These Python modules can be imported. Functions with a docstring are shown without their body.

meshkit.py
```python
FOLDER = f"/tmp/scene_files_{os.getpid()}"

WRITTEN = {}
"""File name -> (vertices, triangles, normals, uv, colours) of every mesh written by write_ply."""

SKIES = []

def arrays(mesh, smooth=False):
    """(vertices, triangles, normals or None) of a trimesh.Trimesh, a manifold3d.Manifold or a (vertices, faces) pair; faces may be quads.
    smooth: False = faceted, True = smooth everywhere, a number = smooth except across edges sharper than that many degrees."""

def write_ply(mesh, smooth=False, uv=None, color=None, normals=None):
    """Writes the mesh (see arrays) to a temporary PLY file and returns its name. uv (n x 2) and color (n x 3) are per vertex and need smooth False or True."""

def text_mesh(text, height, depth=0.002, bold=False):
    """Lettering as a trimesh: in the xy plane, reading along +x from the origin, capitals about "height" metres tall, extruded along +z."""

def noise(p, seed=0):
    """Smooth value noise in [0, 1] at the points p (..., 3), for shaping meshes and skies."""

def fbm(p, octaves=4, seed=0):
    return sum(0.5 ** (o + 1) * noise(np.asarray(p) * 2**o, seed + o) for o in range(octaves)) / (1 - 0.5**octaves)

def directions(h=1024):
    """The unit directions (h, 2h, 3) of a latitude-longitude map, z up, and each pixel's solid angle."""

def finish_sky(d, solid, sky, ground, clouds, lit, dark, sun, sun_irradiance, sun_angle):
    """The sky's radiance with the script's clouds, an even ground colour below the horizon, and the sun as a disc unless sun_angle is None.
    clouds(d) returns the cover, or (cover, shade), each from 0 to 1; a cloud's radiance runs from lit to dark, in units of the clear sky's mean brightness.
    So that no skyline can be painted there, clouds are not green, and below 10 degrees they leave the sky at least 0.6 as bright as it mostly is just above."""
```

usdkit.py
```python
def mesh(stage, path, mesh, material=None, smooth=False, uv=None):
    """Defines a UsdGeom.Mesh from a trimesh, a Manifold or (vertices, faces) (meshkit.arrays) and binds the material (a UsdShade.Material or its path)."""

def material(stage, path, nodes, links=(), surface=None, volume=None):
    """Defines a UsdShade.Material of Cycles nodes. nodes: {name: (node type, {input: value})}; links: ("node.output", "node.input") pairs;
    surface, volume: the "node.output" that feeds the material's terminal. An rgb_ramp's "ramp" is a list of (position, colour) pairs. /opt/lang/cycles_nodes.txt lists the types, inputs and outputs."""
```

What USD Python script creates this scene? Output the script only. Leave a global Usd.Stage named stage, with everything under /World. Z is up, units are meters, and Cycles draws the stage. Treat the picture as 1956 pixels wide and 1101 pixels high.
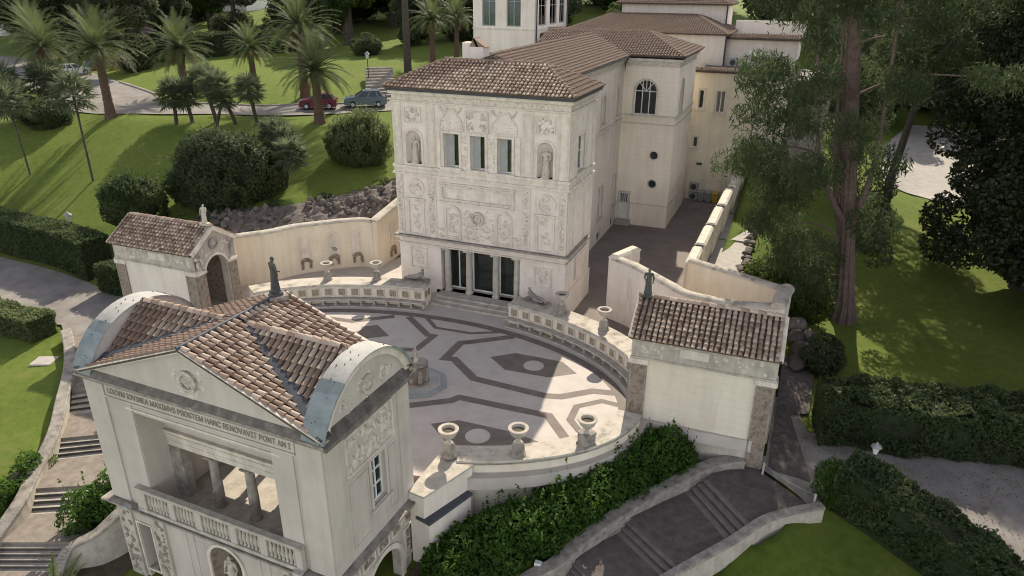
import math, numpy as np, trimesh, usdkit, meshkit
from shapely.geometry import Polygon, Point, LineString, box as sbox
from shapely import contains_xy
from scipy.interpolate import RBFInterpolator
from pxr import Usd, UsdGeom, UsdLux, UsdShade, Gf, Sdf, Vt

stage = Usd.Stage.CreateInMemory()
UsdGeom.SetStageUpAxis(stage, UsdGeom.Tokens.z)
UsdGeom.SetStageMetersPerUnit(stage, 1.0)
stage.SetDefaultPrim(UsdGeom.Xform.Define(stage, '/World').GetPrim())
UsdGeom.Scope.Define(stage, '/World/Looks')

# ------------------------------------------------------------------ camera
CAM = (17.67509, -31.04567, 19.26995, -0.38338, 0.40537, 0.00592, 1365.7479)
yaw, pit, rol = CAM[3:6]
fw = np.array([math.sin(yaw) * math.cos(pit), math.cos(yaw) * math.cos(pit), -math.sin(pit)])
r0 = np.array([math.cos(yaw), -math.sin(yaw), 0.0]); u0 = np.cross(r0, fw)
rt = math.cos(rol) * r0 + math.sin(rol) * u0; up = -math.sin(rol) * r0 + math.cos(rol) * u0
cam = UsdGeom.Camera.Define(stage, '/World/camera')
M = np.eye(4); M[0, :3] = rt; M[1, :3] = up; M[2, :3] = -fw; M[3, :3] = CAM[:3]
cam.AddTransformOp().Set(Gf.Matrix4d(*M.ravel().tolist()))
cam.CreateHorizontalApertureAttr(36.0); cam.CreateVerticalApertureAttr(36.0 * 576 / 1024)
cam.CreateFocalLengthAttr(36.0 * CAM[6] / 1956); cam.CreateClippingRangeAttr(Gf.Vec2f(0.1, 4000))
cam.CreateExposureAttr(1.05)
CP = np.array(CAM[:3])

# ------------------------------------------------------------------ sky and sun
AZ, EL = math.radians(-8.3), math.radians(38.5)
S = np.array([math.sin(AZ) * math.cos(EL), math.cos(AZ) * math.cos(EL), math.sin(EL)])
usdkit.material(stage, '/World/Looks/sky_look', {
    "s": ("sky_texture", {"sky_type": "single_scattering", "sun_disc": False, "sun_elevation": EL, "sun_rotation": AZ, "altitude": 60.0, "air_density": 1.0, "aerosol_density": 0.8, "ozone_density": 1.0}),
    "h": ("hsv", {"saturation": 0.42}), "w": ("mix", {"mix_type": "multiply", "fac": 1.0, "color2": (1.0, 0.935, 0.895)}),
    "b": ("background_shader", {"strength": 0.113})}, [("s.color", "h.color"), ("h.color", "w.color1"), ("w.color", "b.color")], surface="b.background")
dome = UsdLux.DomeLight.Define(stage, '/World/sky')
dome.GetPrim().SetCustomDataByKey('kind', 'structure')
UsdShade.MaterialBindingAPI.Apply(dome.GetPrim()).Bind(UsdShade.Material.Get(stage, '/World/Looks/sky_look'))
sun = UsdLux.DistantLight.Define(stage, '/World/sun')
x_ = np.cross([0, 0, 1.0], S); x_ /= np.linalg.norm(x_); y_ = np.cross(S, x_)
M = np.eye(4); M[0, :3] = x_; M[1, :3] = y_; M[2, :3] = S
sun.AddTransformOp().Set(Gf.Matrix4d(*M.ravel().tolist()))
sun.CreateIntensityAttr(0.82); sun.CreateAngleAttr(0.55); sun.CreateNormalizeAttr(True)
sun.CreateColorAttr(Gf.Vec3f(1.0, 0.89, 0.71))

# ------------------------------------------------------------------ mesh builder
class MB:
    def __init__(s): s.v = []; s.f = []; s.n = 0
    def add(s, v, f):
        v = np.asarray(v, float).reshape(-1, 3); f = np.asarray(f, int)
        if f.shape[1] == 4: f = np.vstack([f[:, [0, 1, 2]], f[:, [0, 2, 3]]])
        s.v.append(v); s.f.append(f + s.n); s.n += len(v); return s
    def box(s, x0, x1, y0, y1, z0, z1):
        v = [(x, y, z) for z in (z0, z1) for y in (y0, y1) for x in (x0, x1)]
        return s.add(v, [(0, 2, 3, 1), (4, 5, 7, 6), (0, 1, 5, 4), (2, 6, 7, 3), (0, 4, 6, 2), (1, 3, 7, 5)])
    def hull8(s, p):           # 4 bottom corners then 4 top corners, counter-clockwise from above
        return s.add(p, [(3, 2, 1, 0), (4, 5, 6, 7), (0, 1, 5, 4), (1, 2, 6, 5), (2, 3, 7, 6), (3, 0, 4, 7)])
    def quad(s, p): return s.add(p, [(0, 1, 2, 3)])
    def ex(s, poly, o, u, n, d0, d1):          # (s,z) polygon in the vertical plane o,u, extruded from d0 to d1 along the outward normal n
        if d1 < d0: d0, d1 = d1, d0
        for g in getattr(poly, 'geoms', [poly]):
            if g.is_empty: continue
            m = trimesh.creation.extrude_polygon(g, d1 - d0, engine='earcut')
            v = np.asarray(m.vertices); o_, u_, n_ = (np.asarray(a, float) for a in (o, u, n))
            s.add(o_ + v[:, :1] * u_ + v[:, 1:2] * np.array([0, 0, 1.0]) + (v[:, 2:] + d0) * n_, m.faces)
        return s
    def flat(s, poly, z0, z1):                  # horizontal slab
        for g in getattr(poly, 'geoms', [poly]):
            if g.is_empty: continue
            m = trimesh.creation.extrude_polygon(g, z1 - z0, engine='earcut')
            s.add(np.asarray(m.vertices) + [0, 0, z0], m.faces)
        return s
    def lathe(s, prof, c, n=16, M=None, cap=True):
        a = np.arange(n) * 2 * math.pi / n; P = np.array(prof, float)
        v = np.stack([np.outer(P[:, 0], np.cos(a)), np.outer(P[:, 0], np.sin(a)), np.repeat(P[:, 1:2], n, 1)], -1).reshape(-1, 3)
        if M is not None: v = v @ np.asarray(M, float).T
        v = v + np.asarray(c, float); f = []
        for i in range(len(P) - 1):
            for j in range(n): f.append((i * n + j, i * n + (j + 1) % n, (i + 1) * n + (j + 1) % n, (i + 1) * n + j))
        s.add(v, f)
        if cap:
            for i in (0, len(P) - 1):
                if P[i, 0] > 1e-4: s.add(v[i * n:(i + 1) * n], [(0, k, k + 1) for k in range(1, n - 1)])
        return s
    def tube(s, pts, rad, n=7, cap=True):
        P = np.asarray(pts, float); R = np.broadcast_to(rad, len(P)); T = np.gradient(P, axis=0); T /= np.linalg.norm(T, axis=1)[:, None] + 1e-9
        a = np.arange(n) * 2 * math.pi / n; V = []
        ref = np.array([0, 0, 1.0]) if abs(T[0][2]) < .9 else np.array([1.0, 0, 0])
        for p, t, r in zip(P, T, R):
            x = np.cross(ref, t); x /= np.linalg.norm(x) + 1e-9; y = np.cross(t, x)
            V.append(p + r * (np.cos(a)[:, None] * x + np.sin(a)[:, None] * y))
        f = [(i * n + j, i * n + (j + 1) % n, (i + 1) * n + (j + 1) % n, (i + 1) * n + j) for i in range(len(P) - 1) for j in range(n)]
        s.add(np.concatenate(V), f)
        if cap:
            s.add(V[0], [(0, k + 1, k) for k in range(1, n - 1)]); s.add(V[-1], [(0, k, k + 1) for k in range(1, n - 1)])
        return s
    def ribbon(s, a, b, closed=False):          # quads between two point rows
        a, b = np.asarray(a, float), np.asarray(b, float); k = len(a)
        return s.add(np.concatenate([a, b]), [(i, i + 1, k + i + 1, k + i) for i in range(k - 1)])
    def sweep(s, line, prof, flip=1):           # profile [(out, z)] swept along plan polyline line [(x,y)] (or (x,y,z)); out is to the right of travel
        L = np.asarray(line, float); z = L[:, 2] if L.shape[1] > 2 else np.zeros(len(L)); L2 = L[:, :2]
        T = np.gradient(L2, axis=0)
        for i in range(1, len(L2) - 1):
            t1 = L2[i] - L2[i - 1]; t2 = L2[i + 1] - L2[i]; T[i] = t1 / np.linalg.norm(t1) + t2 / np.linalg.norm(t2)
        T /= np.linalg.norm(T, axis=1)[:, None]; N = np.stack([T[:, 1], -T[:, 0]], 1) * flip
        rows = []
        for o, h in prof: rows.append(np.column_stack([L2 + N * o, z + h]))
        for i in range(len(rows)): s.ribbon(rows[i], rows[(i + 1) % len(rows)])
        for e in (0, -1):
            c = np.array([r[e] for r in rows]); s.add(c, [(0, k, k + 1) for k in range(1, len(c) - 1)])
        return s
    def xf(s, R, t):
        R = np.asarray(R, float); s.v = [v @ R.T + np.asarray(t) for v in s.v]; return s
    def get(s):
        return np.concatenate(s.v), np.concatenate(s.f)

# ------------------------------------------------------------------ scene tree helpers
used, count = set(), {}
def npath(parent, name):
    p = q = parent + '/' + name; k = count.get(p, 0)
    while q in used: k += 1; q = '%s_%03d' % (p, k)
    count[p] = k; used.add(q); return q
class Thing:
    def __init__(s, name, label, cat, loc=(0, 0, 0), rot=0.0, group=None, kind=None, scale=1.0):
        s.path = npath('/World', name); s.loc = np.array(loc, float); s.rot = rot
        x = UsdGeom.Xform.Define(stage, s.path); s.prim = x.GetPrim()
        x.AddTranslateOp().Set(Gf.Vec3d(*map(float, loc))); x.AddRotateZOp().Set(math.degrees(rot)); x.AddScaleOp().Set(Gf.Vec3f(scale, scale, scale))
        tag(s.prim, label, cat, group, kind)
    def add(s, name, mb, mat, parent=None, world=True, smooth=False, label=None, kind=None):
        v, f = mb.get() if isinstance(mb, MB) else mb
        if world:
            c, q = math.cos(s.rot), math.sin(s.rot); d = v - s.loc
            v = np.column_stack([d[:, 0] * c + d[:, 1] * q, -d[:, 0] * q + d[:, 1] * c, d[:, 2]])
        p = npath(parent or s.path, name)
        m = usdkit.mesh(stage, p, (v, f), mat, smooth=smooth)
        if label: m.GetPrim().SetCustomDataByKey('label', label)
        if kind: m.GetPrim().SetCustomDataByKey('kind', kind)
        return p
def tag(pr, label=None, cat=None, group=None, kind=None):
    for k, v in (('label', label), ('category', cat), ('group', group), ('kind', kind)):
        if v: pr.SetCustomDataByKey(k, v)
def copy(src, label, loc, rot=0.0, scale=1.0, group=None, name=None):
    base = name or src.path.rsplit('/', 1)[1]
    if base[-4:-3] == '_' and base[-3:].isdigit(): base = base[:-4]
    p = npath('/World', base); x = UsdGeom.Xform.Define(stage, p)
    x.GetPrim().GetReferences().AddInternalReference(src.path); x.GetPrim().SetInstanceable(True)
    q = x.GetPrim()
    q.GetAttribute('xformOp:translate').Set(Gf.Vec3d(*map(float, loc))); q.GetAttribute('xformOp:rotateZ').Set(math.degrees(rot)); q.GetAttribute('xformOp:scale').Set(Gf.Vec3f(scale, scale, scale))
    was = src.prim.GetCustomData()
    tag(x.GetPrim(), label, was.get('category'), group or was.get('group'))
    return x.GetPrim()
def structure(name, mb, mat, label, cat, smooth=False, kind='structure'):
    v, f = mb.get() if isinstance(mb, MB) else mb
    p = npath('/World', name); m = usdkit.mesh(stage, p, (v, f), mat, smooth=smooth)
    tag(m.GetPrim(), label, cat, None, kind); return p
class SetPiece:                                  # a piece of the setting with parts
    def __init__(s, path): s.path = path; s.loc = np.zeros(3); s.rot = 0.0
    add = Thing.add

# ------------------------------------------------------------------ materials
def mat(name, ramp, scale=0.6, rough=0.85, bump=0.25, bscale=14.0, bdist=0.03, spec=0.25, streak=0.0, course=0.0, ctop=0.38, obj=False, detail=6.0, island=0.0, objrand=0.0, metal=0.0):
    P = '/World/Looks/' + name
    N = {"g": ("texture_coordinate", {}) if obj else ("geometry", {}),
         "n": ("noise_texture", {"scale": scale, "detail": detail, "roughness": 0.62}),
         "r": ("rgb_ramp", {"ramp": ramp}),
         "nb": ("noise_texture", {"scale": bscale, "detail": 5.0, "roughness": 0.65}),
         "b": ("bump", {"strength": bump, "distance": bdist}),
         "p": ("principled_bsdf", {"roughness": rough, "specular_ior_level": spec, "metallic": metal})}
    pos = "g.object" if obj else "g.position"
    L = [(pos, "n.vector"), (pos, "nb.vector"), ("nb.fac", "b.height"), ("b.normal", "p.normal")]
    fac = "n.fac"
    if island or objrand:
        N["gi"] = ("geometry", {}) if island else ("object_info", {})
        k = island or objrand
        N["mi"] = ("mix_float", {"fac": k}); L += [("n.fac", "mi.a"), ("gi.random_per_island" if island else "gi.random", "mi.b")]; fac = "mi.result"
    L.append((fac, "r.fac")); col = "r.color"
    if streak:
        N.update({"mp": ("mapping", {"scale": (1.6, 1.6, 0.16)}), "ns": ("noise_texture", {"scale": 1.3, "detail": 5.0, "roughness": 0.7}),
                  "rs": ("rgb_ramp", {"ramp": [(0.36, (1 - streak,) * 3), (0.62, (1, 1, 1))]}), "ms": ("mix", {"mix_type": "multiply", "fac": 1.0})})
        L += [(pos, "mp.vector"), ("mp.vector", "ns.vector"), ("ns.fac", "rs.fac"), (col, "ms.color1"), ("rs.color", "ms.color2")]; col = "ms.color"
    if course:
        N.update({"sx": ("separate_xyz", {}), "md": ("math", {"math_type": "divide", "value2": ctop}), "fr": ("math", {"math_type": "fraction"}),
                  "lt": ("math", {"math_type": "less_than", "value2": 0.07}), "mu": ("math", {"math_type": "multiply", "value2": course}), "mc": ("mix", {"mix_type": "mix", "color2": (0.25, 0.22, 0.19)})})
        L += [(pos, "sx.vector"), ("sx.z", "md.value1"), ("md.value", "fr.value1"), ("fr.value", "lt.value1"), ("lt.value", "mu.value1"), ("mu.value", "mc.fac"), (col, "mc.color1")]; col = "mc.color"
    L.append((col, "p.base_color"))
    return usdkit.material(stage, P, N, L, surface="p.BSDF")
def leafmat(name, c0, c1, c2, trans=0.3, rough=0.6, clump=0.5, spec=0.2):
    P = '/World/Looks/' + name
    N = {"g": ("geometry", {}), "n": ("noise_texture", {"scale": clump, "detail": 3.0}), "mi": ("mix_float", {"fac": 0.55}),
         "r": ("rgb_ramp", {"ramp": [(0.2, c0), (0.5, c1), (0.8, c2)]}), "p": ("principled_bsdf", {"roughness": rough, "specular_ior_level": spec}),
         "h": ("hsv", {"hue": 0.488, "saturation": 1.0, "value": 2.1}), "t": ("translucent_bsdf", {}), "m": ("mix_closure", {"fac": trans})}
    L = [("g.position", "n.vector"), ("n.fac", "mi.a"), ("g.random_per_island", "mi.b"), ("mi.result", "r.fac"), ("r.color", "p.base_color"),
         ("r.color", "h.color"), ("h.color", "t.color"), ("p.BSDF", "m.closure1"), ("t.BSDF", "m.closure2")]
    return usdkit.material(stage, P, N, L, surface="m.closure")

MT = {}
MT['ornate'] = mat('ornate_stucco', [(0.25, (.58, .515, .46)), (.5, (.69, .62, .56)), (.8, (.74, .675, .615))], scale=1.6, bump=.35, bscale=9, bdist=.03, streak=.08)
MT['relief'] = mat('carved_relief', [(0.3, (.40, .35, .30)), (.5, (.60, .535, .47)), (.75, (.70, .635, .56))], scale=5.5, bump=1.0, bscale=8, bdist=.06, detail=4.0)
MT['reliefdark'] = mat('dark_relief', [(0.3, (.28, .24, .21)), (.5, (.50, .445, .39)), (.75, (.64, .58, .51))], scale=6.5, bump=1.0, bscale=9, bdist=.06, detail=4.0)
MT['trim'] = mat('pale_trim', [(0.25, (.54, .485, .415)), (.6, (.71, .645, .56))], scale=2.2, bump=.3, bscale=18, streak=.22)
MT['cream'] = mat('cream_plaster', [(0.25, (.62, .555, .455)), (.6, (.73, .665, .555))], scale=.5, bump=.12, bscale=22, course=.16, streak=.1)
MT['towercream'] = mat('tower_plaster', [(0.25, (.78, .695, .585)), (.6, (.87, .79, .68))], scale=.5, bump=.12, bscale=22, course=.16, streak=.09)
MT['yellow'] = mat('yellow_plaster', [(0.2, (.63, .55, .43)), (.6, (.73, .65, .52))], scale=.6, bump=.12, bscale=22, course=.10, streak=.12)
MT['plain'] = mat('plain_plaster', [(0.25, (.63, .56, .495)), (.6, (.74, .67, .60))], scale=.45, bump=.15, bscale=22, streak=.12, course=.08)
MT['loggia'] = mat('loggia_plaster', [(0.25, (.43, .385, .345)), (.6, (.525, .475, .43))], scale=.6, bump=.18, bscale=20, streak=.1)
MT['stone'] = mat('travertine', [(0.2, (.30, .27, .235)), (.5, (.47, .43, .375)), (.8, (.56, .52, .455))], scale=2.4, bump=.5, bscale=20, streak=.2)
MT['oldstone'] = mat('weathered_stone', [(0.25, (.13, .12, .11)), (.5, (.28, .255, .225)), (.8, (.42, .385, .34))], scale=2.8, bump=.8, bscale=14, bdist=.05)
MT['stain'] = mat('stained_ledge', [(0.25, (.075, .068, .062)), (.5, (.14, .125, .112)), (.8, (.26, .235, .21))], scale=2.6, bump=.6, bscale=14)
MT['lichen'] = mat('lichened_ledge', [(0.3, (.20, .185, .16)), (.48, (.44, .40, .345)), (.8, (.56, .52, .45))], scale=1.7, bump=.5, bscale=14)
MT['mosaic'] = mat('pebble_mosaic', [(0.32, (.15, .118, .095)), (.46, (.225, .178, .145)), (.56, (.30, .248, .205)), (.66, (.19, .152, .122))], scale=4.2, bump=.8, bscale=26, bdist=.03, detail=4)
MT['inlay'] = mat('bench_inlay', [(0.3, (.18, .145, .10)), (.5, (.29, .24, .175)), (.7, (.38, .325, .24))], scale=7, bump=.6, bscale=30)
MT['pave'] = mat('pale_paving', [(0.2, (.375, .335, .31)), (.5, (.455, .412, .385)), (.8, (.51, .468, .43))], scale=1.1, bump=.15, bscale=18, rough=.7)
MT['paveband'] = mat('dark_paving', [(0.2, (.115, .096, .088)), (.5, (.155, .131, .119)), (.8, (.20, .172, .155))], scale=1.6, bump=.15, bscale=18, rough=.7)
MT['paveblue'] = mat('blue_paving', [(0.2, (.20, .22, .225)), (.6, (.29, .315, .32))], scale=1.6, bump=.15, bscale=18, rough=.7)
MT['yard'] = mat('yard_paving', [(0.2, (.15, .128, .12)), (.5, (.20, .172, .16)), (.8, (.245, .215, .20))], scale=.7, bump=.3, bscale=25)
MT['road'] = mat('gravel_road', [(0.2, (.13, .118, .108)), (.42, (.20, .183, .17)), (.6, (.25, .232, .215)), (.8, (.31, .29, .27))], scale=.7, bump=.5, bscale=40, detail=9.0)
MT['stairfloor'] = mat('stair_gravel', [(0.25, (.15, .13, .112)), (.5, (.225, .193, .165)), (.8, (.30, .265, .23))], scale=2.2, bump=.6, bscale=30)
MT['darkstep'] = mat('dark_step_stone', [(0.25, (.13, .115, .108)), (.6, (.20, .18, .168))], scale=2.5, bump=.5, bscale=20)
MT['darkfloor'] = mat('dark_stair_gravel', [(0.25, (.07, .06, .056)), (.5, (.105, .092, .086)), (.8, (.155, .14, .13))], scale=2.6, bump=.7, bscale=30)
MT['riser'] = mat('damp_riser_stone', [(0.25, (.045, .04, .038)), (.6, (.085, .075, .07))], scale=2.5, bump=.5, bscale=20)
MT['step'] = mat('step_stone', [(0.25, (.25, .225, .195)), (.6, (.40, .365, .315))], scale=2.5, bump=.5, bscale=20)
MT['tile'] = mat('roof_tile_stuff', [(0.12, (.20, .14, .108)), (.35, (.285, .21, .163)), (.6, (.365, .285, .226)), (.85, (.45, .37, .30))], scale=2.2, bump=.4, bscale=30, island=.72)
MT['tile1'] = mat('roof_tile_single', [(0.12, (.20, .14, .108)), (.35, (.285, .21, .163)), (.6, (.365, .285, .226)), (.85, (.45, .37, .30))], scale=2.2, bump=.4, bscale=30, objrand=.72)
MT['pan'] = mat('pan_tiles', [(0.2, (.05, .04, .036)), (.7, (.115, .088, .074))], scale=2.5, bump=.5, bscale=20)
MT['lead'] = mat('lead_sheet', [(0.2, (.13, .155, .16)), (.5, (.20, .23, .235)), (.8, (.28, .305, .305))], scale=1.8, bump=.35, bscale=10, rough=.75, spec=.2)
MT['leadpale'] = mat('pale_lead_sheet', [(0.2, (.27, .265, .25)), (.5, (.38, .375, .355)), (.8, (.47, .465, .44))], scale=1.8, bump=.35, bscale=10, rough=.75, spec=.2)
MT['gutter'] = mat('dark_lead', [(0.2, (.035, .04, .05)), (.7, (.08, .09, .105))], scale=2, bump=.2, rough=.6)
MT['dark'] = mat('dark_interior', [(0.2, (.02, .02, .022)), (.7, (.04, .04, .042))], scale=1)
MT['room'] = mat('room_wall', [(0.2, (.22, .19, .16)), (.7, (.36, .31, .26))], scale=.9)
MT['white'] = mat('white_paint', [(0.2, (.62, .62, .60)), (.7, (.74, .74, .72))], scale=2, bump=.1, rough=.5)
MT['greyshut'] = mat('grey_shutter', [(0.2, (.25, .26, .255)), (.7, (.33, .34, .33))], scale=2, bump=.2, rough=.6)
MT['lampcap'] = mat('lamp_cap_metal', [(0.2, (.16, .17, .175)), (.7, (.24, .25, .255))], scale=3, rough=.5, bump=.1)
MT['metal'] = mat('dark_metal', [(0.2, (.03, .03, .032)), (.7, (.06, .06, .062))], scale=3, rough=.5, bump=.1)
MT['bronze'] = mat('dark_bronze', [(0.25, (.035, .038, .036)), (.6, (.085, .085, .078)), (.85, (.15, .145, .13))], scale=4, bump=.5, bscale=16, rough=.7)
MT['statue'] = mat('old_marble', [(0.25, (.24, .215, .185)), (.5, (.46, .42, .36)), (.8, (.58, .535, .465))], scale=4.5, bump=.5, bscale=18)
MT['letters'] = mat('letter_paint', [(0.2, (.22, .19, .165)), (.8, (.30, .265, .23))], scale=4, bump=0.05)
MT['bark'] = mat('conifer_bark', [(0.25, (.085, .058, .05)), (.6, (.15, .105, .09))], scale=3, bump=1, bscale=9, bdist=.1)
MT['barkred'] = mat('palm_bark', [(0.25, (.05, .032, .024)), (.6, (.125, .08, .058))], scale=4, bump=1, bscale=9, bdist=.1, obj=True)
MT['barkdark'] = mat('dark_bark', [(0.25, (.03, .026, .022)), (.6, (.075, .062, .05))], scale=3, bump=1, bscale=8, bdist=.1, obj=True)
MT['rock'] = mat('rubble_rock', [(0.2, (.06, .05, .046)), (.5, (.135, .115, .104)), (.8, (.23, .20, .18))], scale=3.2, bump=1, bscale=6, bdist=.15, objrand=.35)
MT['soil'] = mat('bare_soil', [(0.2, (.055, .045, .032)), (.7, (.12, .10, .07))], scale=2, bump=.8, bscale=14)
MT['slab'] = mat('concrete_slab', [(0.2, (.30, .28, .26)), (.7, (.43, .405, .375))], scale=1.6, bump=.3, bscale=20)
MT['tyre'] = mat('tyre_rubber', [(0.2, (.018, .018, .018)), (.7, (.035, .035, .035))], scale=3)
MT['rim'] = mat('wheel_metal', [(0.2, (.35, .36, .37)), (.7, (.48, .49, .5))], scale=3, rough=.35, metal=.6)
def carpaint(n, c): return usdkit.material(stage, '/World/Looks/' + n, {"p": ("principled_bsdf", {"base_color": c, "roughness": .3, "coat_weight": .5, "coat_roughness": .08})}, [], surface="p.BSDF")
MT['carred'] = carpaint('red_car_paint', (.11, .008, .026)); MT['carsuv'] = carpaint('grey_blue_car_paint', (.085, .125, .15))
MT['carwhite'] = carpaint('white_car_paint', (.55, .57, .58)); MT['carblue'] = carpaint('blue_car_paint', (.10, .22, .30))
MT['carglass'] = usdkit.material(stage, '/World/Looks/car_glass', {"p": ("principled_bsdf", {"base_color": (.02, .028, .032), "roughness": .08, "specular_ior_level": .6})}, [], surface="p.BSDF")
MT['glass'] = usdkit.material(stage, '/World/Looks/window_pane', {"f": ("fresnel", {"IOR": 1.5}), "t": ("transparent_bsdf", {"color": (.75, .8, .8)}), "g": ("glossy_bsdf", {"roughness": .04, "color": (.95, .97, 1)}), "m": ("mix_closure", {})},
                               [("f.fac", "m.fac"), ("t.BSDF", "m.closure1"), ("g.BSDF", "m.closure2")], surface="m.closure")
MT['lampglass'] = usdkit.material(stage, '/World/Looks/lantern_glass', {"p": ("principled_bsdf", {"base_color": (.55, .58, .56), "roughness": .25})}, [], surface="p.BSDF")
MT['binyellow'] = carpaint('yellow_bin_plastic', (.42, .27, .03)); MT['bingrey'] = carpaint('grey_bin_plastic', (.22, .23, .23)); MT['binblue'] = carpaint('blue_bin_plastic', (.03, .06, .16))
# grass: noise patches, dry spots
usdkit.material(stage, '/World/Looks/lawn_grass', {"g": ("geometry", {}), "n": ("noise_texture", {"scale": .16, "detail": 6.0, "roughness": .6}), "n2": ("noise_texture", {"scale": 2.2, "detail": 5.0, "roughness": .7}),
    "mi": ("mix_float", {"fac": .55}), "r": ("rgb_ramp", {"ramp": [(.28, (.052, .088, .013)), (.42, (.088, .136, .020)), (.54, (.122, .166, .029)), (.64, (.165, .178, .05)), (.76, (.20, .17, .072))]}),
    "nb": ("noise_texture", {"scale": 45.0, "detail": 4.0}), "b": ("bump", {"strength": .8, "distance": .06}), "p": ("principled_bsdf", {"roughness": .9, "specular_ior_level": .1, "sheen_weight": .12, "sheen_tint": (.7, .8, .3)})},
    [("g.position", "n.vector"), ("g.position", "n2.vector"), ("g.position", "nb.vector"), ("n.fac", "mi.a"), ("n2.fac", "mi.b"), ("mi.result", "r.fac"), ("r.color", "p.base_color"), ("nb.fac", "b.height"), ("b.normal", "p.normal")], surface="p.BSDF")
MT['grass'] = UsdShade.Material.Get(stage, '/World/Looks/lawn_grass')
LF = {}
LF['laurel'] = leafmat('laurel_leaf', (0.046, 0.098, 0.017), (0.098, 0.190, 0.030), (0.184, 0.287, 0.057), trans=.38)
LF['hedge'] = leafmat('hedge_leaf', (0.050, 0.075, 0.030), (0.106, 0.138, 0.053), (0.213, 0.237, 0.106), trans=.36)
LF['dark'] = leafmat('dark_leaf', (0.049, 0.070, 0.032), (0.090, 0.116, 0.052), (0.174, 0.203, 0.096), trans=.33)
LF['olive'] = leafmat('olive_leaf', (0.069, 0.078, 0.040), (0.138, 0.149, 0.075), (0.241, 0.247, 0.138), trans=.36)
LF['magnolia'] = leafmat('magnolia_leaf', (0.023, 0.034, 0.014), (0.049, 0.065, 0.026), (0.143, 0.143, 0.058), rough=.4, trans=.22, spec=.35)
LF['conifer'] = leafmat('conifer_needle', (0.044, 0.065, 0.029), (0.088, 0.120, 0.049), (0.163, 0.202, 0.078), trans=.35, rough=.7)
LF['palm'] = leafmat('palm_frond', (0.078, 0.107, 0.044), (0.150, 0.189, 0.072), (0.260, 0.293, 0.130), trans=.40, rough=.55)
LF['palmdark'] = leafmat('fan_palm_leaf', (0.081, 0.103, 0.060), (0.156, 0.181, 0.106), (0.281, 0.294, 0.188), trans=.36, rough=.55)
LF['bright'] = leafmat('bright_leaf', (.045, .075, .016), (.09, .135, .028), (.16, .20, .05), trans=.40)
LF['pale'] = leafmat('pale_leaf', (0.094, 0.121, 0.050), (0.171, 0.209, 0.088), (0.286, 0.308, 0.154), trans=.40)
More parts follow.
